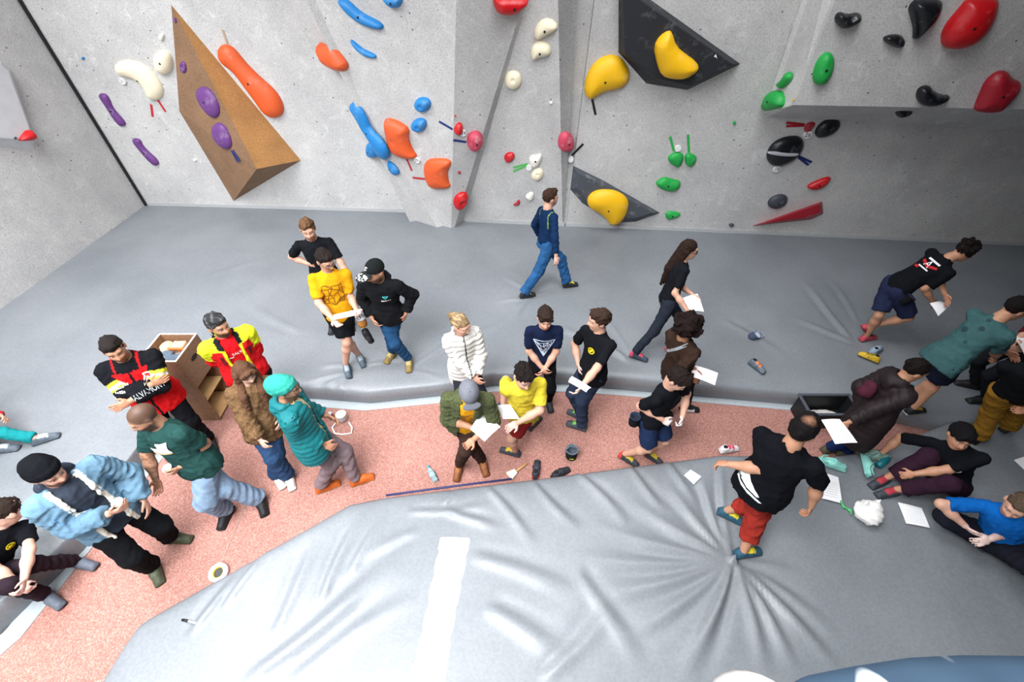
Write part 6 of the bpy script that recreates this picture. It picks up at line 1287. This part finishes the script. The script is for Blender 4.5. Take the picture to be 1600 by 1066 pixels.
z_ = OUT['edge'].wr[1][2]; sheet_at('white sheet held at the right edge of the picture', [(1586, 527), (1606, 522), (1622, 545), (1601, 555)], [z_+.02, z_+.02, z_, z_], .01)
mz = lambda x, y: MAT+(FZ if True else BZ)(*gm(x, y)[:2])+.012
def mat_paper(label, px, **k): c_ = np.mean(px, 0); return sheet_at(label, px, MAT+float(FZ(*gm(*c_)[:2]))+.022, .004, **k)
mat_paper('small white card lying on the foreground mat', [(1069, 743), (1079, 734), (1096, 745), (1084, 757)], lines=False)
mat_paper('white sheet lying on the mat behind the red trousers', [(1284, 738), (1310, 746), (1316, 787), (1280, 778)])
mat_paper('white sheet lying between the two seated people', [(1403, 785), (1440, 794), (1453, 825), (1416, 818)])
mat_paper('white sheet cut by the right edge of the picture beside the seated people', [(1584, 719), (1606, 712), (1616, 733), (1600, 734)], lines=False)
# --- shoes lying about
def loose_shoe(label, x, y, gz, yaw, col, sole, accent=None, accent2=None, name='climbing_shoe', S=.95, rr=.95, heelc=None, cat='shoe', high=0., up_=None):
    q = Person(); q.S = S; b = at(x, y, gz); q.org = b; q.root = empty(name, b, label, cat); fd = yawv(yaw); q.fd = [(fd, A3(0, 0, 1))]*2 if up_ is None else [(nrm(fd-up_*(fd@up_)), nrm(up_))]*2; q.heel = [b-fd*.12*S]*2
    if up_ is not None: q.heel = [q.heel[0]+A3(0, 0, .05)]*2
    shoes(q, col, sole, 'upper', high, accent, accent2, rr, which=(0,), heelc=heelc)
    s_ = np.cross(q.fd[0][0], q.fd[0][1]); h0 = q.heel[0]; fu = q.fd[0][1]
    tubem('strap', [h0+q.fd[0][0]*.13*S+s_*.05*S*a+fu*(.09-.045*a*a)*S for a in np.linspace(-1, 1, 7)], .008, plain('strap_'+col, np.array(lin(col))*.6, .7), q.root, 6)
    V, Q = blob([Ell(h0+q.fd[0][0]*.05*S+fu*(.098+high)*S, A3(.03, .026, .012)*S, (q.fd[0][0], s_, fu))], .006, 0); fast_mesh('opening', V, Q, plain('shoe_inside', '#141416', .9), q.root, q.org)
loose_shoe('black climbing shoe with a red side lying by the mat lip', 838, 735, 0, 10, '#2c3038', '#1c1c20', accent2='#d03a34', accent='#3c424c')
loose_shoe('plain dark climbing shoe half hidden by the mat lip', 876, 741, 0, 60, '#2a2d33', '#1a1a1e')
loose_shoe('pink and white climbing shoe at the mat lip by the standing hand', 1138, 704, 0, 80, '#d8d4d6', '#8a2c3c', accent='#d0405a')
loose_shoe('yellow climbing shoe lying on the back mat', 1356, 560, MAT+.02, -50, '#c8a428', '#3a3a30', accent='#7a6a20')
loose_shoe('pale blue climbing shoe behind the yellow one', 1368, 549, MAT+.02, 60, '#8a9cb0', '#3a4450', accent='#a8b8c8')
loose_shoe('grey and orange sandal lying on the back mat', 1182, 575, MAT+.02, 150, '#5c6874', '#3a4048', accent='#c87848', name='sandal')
loose_shoe('black shoe with a yellow patch near the mustard trousers', 1548, 612, MAT+.02, -70, '#18191c', '#121214', accent='#c8b028')
# crocs
def croc(label, x, y, gz, yaw, col, tip=0.):
    b = at(x, y, gz); e = empty('clog', b, label, 'shoe'); fd = yawv(yaw); u = nrm(A3(0, 0, 1)*math.cos(tip)+np.cross(fd, [0, 0, 1.])*math.sin(tip)); s_ = np.cross(fd, u); h0 = b-fd*.12+u*(.0 if tip == 0 else .02)+A3(0, 0, .05*math.sin(tip))
    prs = [Cone(h0+fd*.03+u*.04, h0+fd*.12+u*.045, .045, .05), Cone(h0+fd*.12+u*.045, h0+fd*.21+u*.035, .052, .042), Box(h0+fd*.12+u*.012, A3(.135, .05, .014), (fd, s_, u), .01)]
    V, Q = blob(prs, .010, .02, [Ell(h0+fd*.055+u*.085, A3(.065, .036, .06), (fd, s_, u))], .01, None, [(h0, -u)]); L = V-h0; C = np.tile(lin(col), (len(V), 1)); C[(L@u < .022)] *= .85
    fast_mesh('clog_shell', V, Q, M_PLAST, e, b, C)
    for i, (f, r) in enumerate([(.15, 0), (.17, .018), (.17, -.018), (.19, 0), (.145, .028), (.145, -.028), (.2, .016), (.2, -.016)]):
        c = h0+fd*f+s_*r+u*(.092-.25*(f-.15)-8*r*r); V, Q = blob([Ell(c, A3(.006, .006, .006))], .004, 0); fast_mesh('vent_hole', V, Q, plain('vent_dark', '#1c4a48', .9), e, b)
    tubem('heel_strap', [h0+fd*(.05-.05*math.cos(a))+s_*.05*math.sin(a)+u*.075 for a in np.linspace(-1.7, 1.7, 9)], .008, plain('strap_mint', '#7fb8ae', .6), e, 6)
croc('mint clog lying flat by the brown boot', 1299, 727, MAT+.01, 115, '#86c8be'); croc('mint clog tipped on its side with its opening showing', 1342, 731, MAT+.01, 20, '#86c8be', .9); croc('grey-green clog beside the seated hand', 1364, 714, MAT+.01, 100, '#7f9c92')
# --- chalk bags
def chalkbag(label, c, r, h, col, rim, axis=(0, 0, 1), strap=None, tilt=None, ins='#d8d6d4'):
    c = np.asarray(c, float); ax = nrm(axis); e = empty('chalk_bag', c, label, 'chalk bag')
    lathe('bag_body', [(r*.75, 0), (r*.92, h*.08), (r, h*.5), (r*.96, h*.85), (r*.99, h)], c, ax, M_CLOTH, e, 20, [col]*5); lathe('rim', [(r*.99, h), (r*1.06, h*1.03), (r*1.04, h*1.09), (r*.86, h*1.08), (r*.8, h*.7), (.001, h*.68)], c, ax, M_CLOTH, e, 20, [rim]*4+[ins]*2)
    lathe('base', [(.001, -.001), (r*.75, 0)], c, ax, M_CLOTH, e, 20, [col]*2)
    if strap is not None: tubem('belt', strap, .011, plain('belt_'+rim, rim, .8), e, 6, None, .35)
    return e
b = at(536, 656, 0); chalkbag('white chalk bag with a grey belt loop on the pink floor', b, .062, .11, '#c9c8c6', '#e8e6e2', strap=[at(525+0, 660, .02), at(519, 668, .012), at(523, 677, .012), at(535, 679, .012), at(549, 677, .012), at(550, 668, .02), at(545, 660, .03)])
b = at(892, 714, 0); chalkbag('dark chalk bag standing on the pink floor', b, .07, .15, '#1f2624', '#5c6874', ins='#4a525c', strap=[b+A3(-.06, -.03, .12), b+A3(-.08, -.02, .19), b+A3(-.02, .03, .2), b+A3(.05, 0, .16)])
fast_mesh('label_patch', np.array([(-.03, -.073, .055), (.02, -.075, .055), (.02, -.075, .08), (-.03, -.073, .08)])+0, [[0, 1, 2, 3]], plain('lime', '#a8b428', .7), [o for o in COL.objects if o.name.startswith('chalk_bag')][-1] if False else bpy.data.objects['chalk_bag.001'], None, None, False)
b = at(1172, 528, MAT); chalkbag('blue-grey chalk bag with belt on the back mat', b, .06, .11, '#4a5468', '#8a96ac', axis=(.5, -.2, .8), strap=[b+A3(.06, 0, .06), b+A3(.14, -.02, .02), b+A3(.2, .02, .015), b+A3(.2, .10, .015), b+A3(.12, .13, .02), b+A3(.05, .08, .05)])
p = OUT['mustard']; w_ = p.wr[0]; b = w_+A3(.03, -.02, -.24); chalkbag('tan chalk bag hanging from the hand of the person in mustard', b, .055, .12, '#a8743c', '#8a9098', strap=[b+A3(0, 0, .12), w_+A3(.0, -.01, -.03)])
loose = at(570, 515, MAT+.62); 
q = Person(); q.S = .92; q.org = loose; q.root = empty('climbing_shoe', loose, 'black shoe dangling below the tan chalk bag', 'shoe'); dn = nrm(A3(.25, -.1, -1)); q.fd = [(dn, nrm(A3(.3, -1, .2)-dn*(A3(.3, -1, .2)@dn)))]*2; q.heel = [loose-dn*.02]*2; shoes(q, '#1b1c20', '#e4e4e4', 'upper', which=(0,), accent='#3a3a40')
p = OUT['fists']; b = p.P-p.rp*0+p.rp*.20-p.fp*.10+A3(0, 0, -.02); chalkbag('black chalk bag at the hip of the person with chalky fists', b-A3(0, 0, .05), .055, .13, '#17181f', '#26324a', ins='#2a2c34')
p = OUT['bend']; b = p.P+p.rp*.19-A3(0, 0, .06); chalkbag('black chalk bag on the hip of the leaning person in black', b, .06, .13, '#141519', '#2a3048', axis=p.up, ins='#202228')
p = OUT['coat']; o = blobm('small_backpack', [Ell(p.C-p.fc*.20-p.up*.16-p.rc*.03, A3(.085, .055, .11), (p.rc, p.fc, p.up)), Ell(p.C-p.fc*.24-p.up*.19-p.rc*.03, A3(.06, .04, .06), (p.rc, p.fc, p.up))], .011, M_CLOTH, '#4a2230', disp=folds(8, .005, 40)); tag(o, 'small plum backpack on the person in the long coat', 'backpack')
p = OUT['yellow']; o = blobm('hanging_bag', [Ell(p.wr[1]+A3(-.02, .05, -.13), A3(.055, .05, .10)), Cone(p.wr[1]+A3(0, .02, -.02), p.wr[1]+A3(-.02, .05, -.1), .012, .03)], .010, M_CLOTH, '#3c5a66', disp=folds(9, .006, 50)); tag(o, 'teal-grey bag hanging from the wrist of the person in yellow', 'bag')
# --- white plastic bag with green clip
b = at(1352, 812, MAT); o = blobm('white_bag', [Ell(b+A3(0, .03, .09), A3(.135, .125, .09)), Ell(b+A3(.03, .06, .15), A3(.08, .07, .07)), Cone(b+A3(.05, .07, .18), b+A3(.09, .10, .22), .03, .02), Cone(b+A3(-.03, .05, .17), b+A3(-.06, .07, .2), .03, .02)], .011, M_CLOTH, '#e9e8e4', disp=folds(12, .013, 38), planes=[(b+A3(0, 0, .005), A3(0, 0, -1))]); tag(o, 'crumpled white bag standing on the mat', 'bag')
b = at(1318, 792, MAT+.02); o = blobm('green_clip', [Cone(b, b+A3(.05, -.04, .0), .012, .012), Cone(b+A3(.05, -.04, 0), b+A3(.03, -.08, .01), .012, .01), Cone(b, b+A3(-.01, .05, .02), .01, .01)], .006, M_PLAST, '#4cae6a'); tag(o, 'small green clip beside the crumpled white bag', 'clip')
# --- teal bottle near the seated person
b = at(1372, 728, MAT+.04); d = nrm(at(1398, 706, MAT+.04)-b); e = empty('water_bottle', b, 'teal plastic bottle lying behind the plum trousers', 'bottle'); lathe('bottle_body', [(.001, 0), (.036, .004), (.038, .16), (.03, .19), (.018, .21)], b, d, M_PLAST, e, 18, ['#146a74']*5); lathe('bottle_cap', [(.02, .205), (.02, .235), (.001, .236)], b, d, M_PLAST, e, 14, ['#9fb6ba']*3)
# --- bottle on the floor
M_GLS = None
m, n_, l_, pp = mat_new('clear_plastic'); pp.inputs['Base Color'].default_value = (.62, .84, .90, 1); pp.inputs['Roughness'].default_value = .08; pp.inputs['Transmission Weight'].default_value = .75; pp.inputs['IOR'].default_value = 1.2; M_GLS = m
b = at(681, 752, .034); d = nrm(at(668, 728, .034)-b); e = empty('water_bottle', b, 'clear plastic water bottle with a blue cap lying on the floor', 'bottle')
lathe('bottle_body', [(.001, 0), (.03, .003), (.033, .02), (.031, .05), (.033, .06), (.030, .09), (.033, .12), (.032, .15), (.016, .19), (.013, .205)], b, d, M_GLS, e, 20); lathe('bottle_cap', [(.016, .20), (.016, .222), (.001, .224)], b, d, M_PLAST, e, 16, ['#2a9ab0']*3); lathe('bottle_label', [(.0345, .065), (.0345, .115)], b, d, M_PLAST, e, 20, ['#8fc4cc']*2)
# --- red can
b = at(519, 654, 0); e = empty('drink_can', b, 'small red and dark drink can beside the white chalk bag', 'can'); lathe('can_body', [(.026, 0), (.032, .008), (.032, .10), (.028, .112)], b, (0, 0, 1), M_PLAST, e, 18, ['#3a2024', '#7a2a30', '#a04048', '#8a8488']); lathe('can_top', [(.028, .112), (.026, .109), (.001, .109)], b, (0, 0, 1), M_PLAST, e, 18, ['#b0b0b2']*3)
# --- brush with white pad
a, b = at(824, 724, .02), at(806, 737, .02); e = empty('brush', a, 'wooden-handled brush lying at the mat lip', 'brush'); tubem('handle', [a, a*.6+b*.4, b], .011, plain('brush_wood', '#c29a62', .6), e); 
d = nrm(b-a); s_ = np.cross(d, [0, 0, 1.]); 
V = [b+d*x*.0+d*x+s_*y+A3(0, 0, z) for x, w2 in ((0, .03), (.10, .055)) for y, z in ((-w2, -.016), (w2, -.016), (w2, .018), (-w2, .018))]; fast_mesh('bristle_pad', V, [[0, 1, 2, 3], [7, 6, 5, 4], [0, 4, 5, 1], [1, 5, 6, 2], [2, 6, 7, 3], [3, 7, 4, 0]], plain('cream_pad', '#e6ddc8', .8), e, np.array(e.location), None, False)
# --- tape roll, pen
b = at(344, 896, .0); e = empty('tape_roll', b, 'white tape roll lying at the mat edge', 'tape roll'); ax = nrm(A3(.05, -.2, 1)); b2 = b+A3(0, 0, .01)
lathe('roll', [(.065, 0), (.085, .002), (.087, .04), (.068, .042), (.052, .04), (.052, .0), (.065, 0)], b2, ax, M_PLAST, e, 24, ['#f0f0f0']*7); lathe('core', [(.052, .002), (.052, .038), (.046, .038), (.046, .002)], b2, ax, M_PLAST, e, 20, ['#c8b040']*4); lathe('core_base', [(.001, .004), (.046, .004)], b2, ax, M_PLAST, e, 18, ['#2a2c30']*2)
a, b = at(285, 969, MAT+.02), at(311, 975, MAT+.02); e = empty('marker_pen', a, 'black and white marker pen lying on the foreground mat', 'pen'); za = A3(0, 0, float(FZ(a[0], a[1]))); tubem('pen_cap', [a+za, a*.62+b*.38+za], .010, M_BLACK, e); tubem('pen_barrel', [a*.62+b*.38+za, b+za], .008, plain('pen_white', '#ececee', .4), e)
p = OUT['olive']; d, pn, th = p.hd[1]; a = p.wr[1]+d*.10+pn*.02; tag(tubem('pen', [a-A3(.03, .01, -.05), a+A3(.04, -.03, -.05)], .005, plain('pen_blue', '#8a98b8', .4)), 'pen held by the person in the olive overshirt', 'pen')
# --- black bin at the back mat
c1_, c2_, c3_, c4_ = at(1250, 617, .30), at(1338, 624, .30), at(1338, 655, .30), at(1258, 652, .30)
x0, y1 = c1_[0], c1_[1]; x1 = x0+.62; y0 = y1-.30; e = empty('storage_bin', ((x0+x1)/2, (y0+y1)/2, 0), 'black open storage bin in front of the back mat', 'bin')
for a, b in (((x0, y0, 0), (x1, y0+.02, .29)), ((x0, y1-.02, 0), (x1, y1, .29)), ((x0, y0+.02, 0), (x0+.02, y1-.02, .29)), ((x1-.02, y0+.02, 0), (x1, y1-.02, .29))): boxm('bin_wall', a, b, M_BLACK, e)
boxm('bin_floor', (x0+.02, y0+.02, 0), (x1-.02, y1-.02, .02), M_BLACK, e)
for a, b in (((x0-.02, y0-.02, .285), (x1+.02, y0+.015, .305)), ((x0-.02, y1-.015, .285), (x1+.02, y1+.02, .305)), ((x0-.02, y0+.015, .285), (x0+.015, y1-.015, .305)), ((x1-.015, y0+.015, .285), (x1+.02, y1-.015, .305))): boxm('rim', a, b, plain('grey_rim', '#4a4f58', .5), e)
o = blobm('chalk_heap', [Ell(A3((x0+x1)/2, (y0+y1)/2, .05), A3(.25, .11, .05))], .014, M_CLOTH, '#c9c6c0', disp=folds(2, .01, 40), planes=[(A3(0, 0, .022), A3(0, 0, -1))]); tag(o, 'pale chalk heap in the black storage bin', 'chalk', None, 'stuff')
# navy piping on the lip of the foreground mat
pts = [gm(x, y)+A3(0, .012, -.03) for x, y in [(602, 774), (660, 766), (720, 758), (800, 748)]]
tag(tubem('trim_7', pts, .012, plain('navy_piping', '#2a2f5a', .6)), 'navy piping along the lip of the foreground mat', None, None, 'structure')
# --- blue patterned banner and white lamp dome hanging on the balcony below the viewpoint
zb = 3.55; V, Q = [], []; n1, n2 = 40, 10
prof = [(1225, 1078), (1260, 1056), (1330, 1042), (1420, 1028), (1500, 1024), (1600, 1025), (1720, 1030)]
px_ = np.array([q[0] for q in prof]); py_ = np.array([q[1] for q in prof])
for i in range(n1+1):
    x = 1225+495*i/n1; y = np.interp(x, px_, py_); a = at(x, y, zb)
    for j in range(n2+1):
        t = j/n2; V.append(a+A3(0, -.22*t, -.015*math.sin(x*.05)*t+.03*math.sin(math.pi*min(t*1.6, 1))))
    
for k_ in range(len(V)): V.append(V[k_]-A3(0, 0, .03))
m_ = (n1+1)*(n2+1); Q = [[i*(n2+1)+j, i*(n2+1)+j+1, (i+1)*(n2+1)+j+1, (i+1)*(n2+1)+j] for i in range(n1) for j in range(n2)]; Q += [[a+m_ for a in q[::-1]] for q in Q]
Q += [[i*(n2+1), (i+1)*(n2+1), (i+1)*(n2+1)+m_, i*(n2+1)+m_] for i in range(n1)]
m, n_, l_, pp = mat_new('blue_grey_banner_print'); g_ = N(n_, 'ShaderNodeTexCoord'); ns = N(n_, 'ShaderNodeTexNoise'); ns.inputs['Scale'].default_value = 9; ns.inputs['Detail'].default_value = 1; l_.new(g_.outputs['Object'], ns.inputs['Vector'])
cr = N(n_, 'ShaderNodeValToRGB'); e_ = cr.color_ramp.elements; e_[0].position = .60; e_[1].position = .66; e_[0].color = (*lin('#33495e'), 1); e_[1].color = (*lin('#d6dde2'), 1); l_.new(ns.outputs[0], cr.inputs[0]); l_.new(cr.outputs[0], pp.inputs['Base Color']); pp.inputs['Roughness'].default_value = .8
o = fast_mesh('banner', np.array(V), Q, m, None, np.array(V[0])); tag(o, 'blue-grey banner with white patches at the bottom right edge', 'banner')
c = at(1186, 1150, 3.5); o = lathe('lamp_dome', [(.001, .075), (.03, .073), (.07, .060), (.10, .035), (.112, 0), (.10, -.01), (.001, -.012)], c, (0, 0, 1), plain('white_enamel', '#fbfbfb', .4), None, 28); tag(o, 'white dome peeking in at the bottom edge', 'dome')

# groups for the repeated kinds
for o in COL.objects:
    if o.parent is None and 'label' in o and 'group' not in o and o.get('kind') is None:
        g_ = {'climbing hold': 'climbing holds on the walls', 'tape': 'tape strips marking the climbing problems', 'tag': 'number tags on the walls', 'paper': 'sheets of paper in the hall', 'person': 'people gathered on the mats and floor', 'chalk bag': 'chalk bags', 'shoe': 'loose shoes', 'wall volume': 'volumes bolted to the walls', 'cup': 'paper cups', 'bottle': 'bottles', 'mat': 'crash mats'}.get(o.get('category'))
        if g_: o['group'] = g_
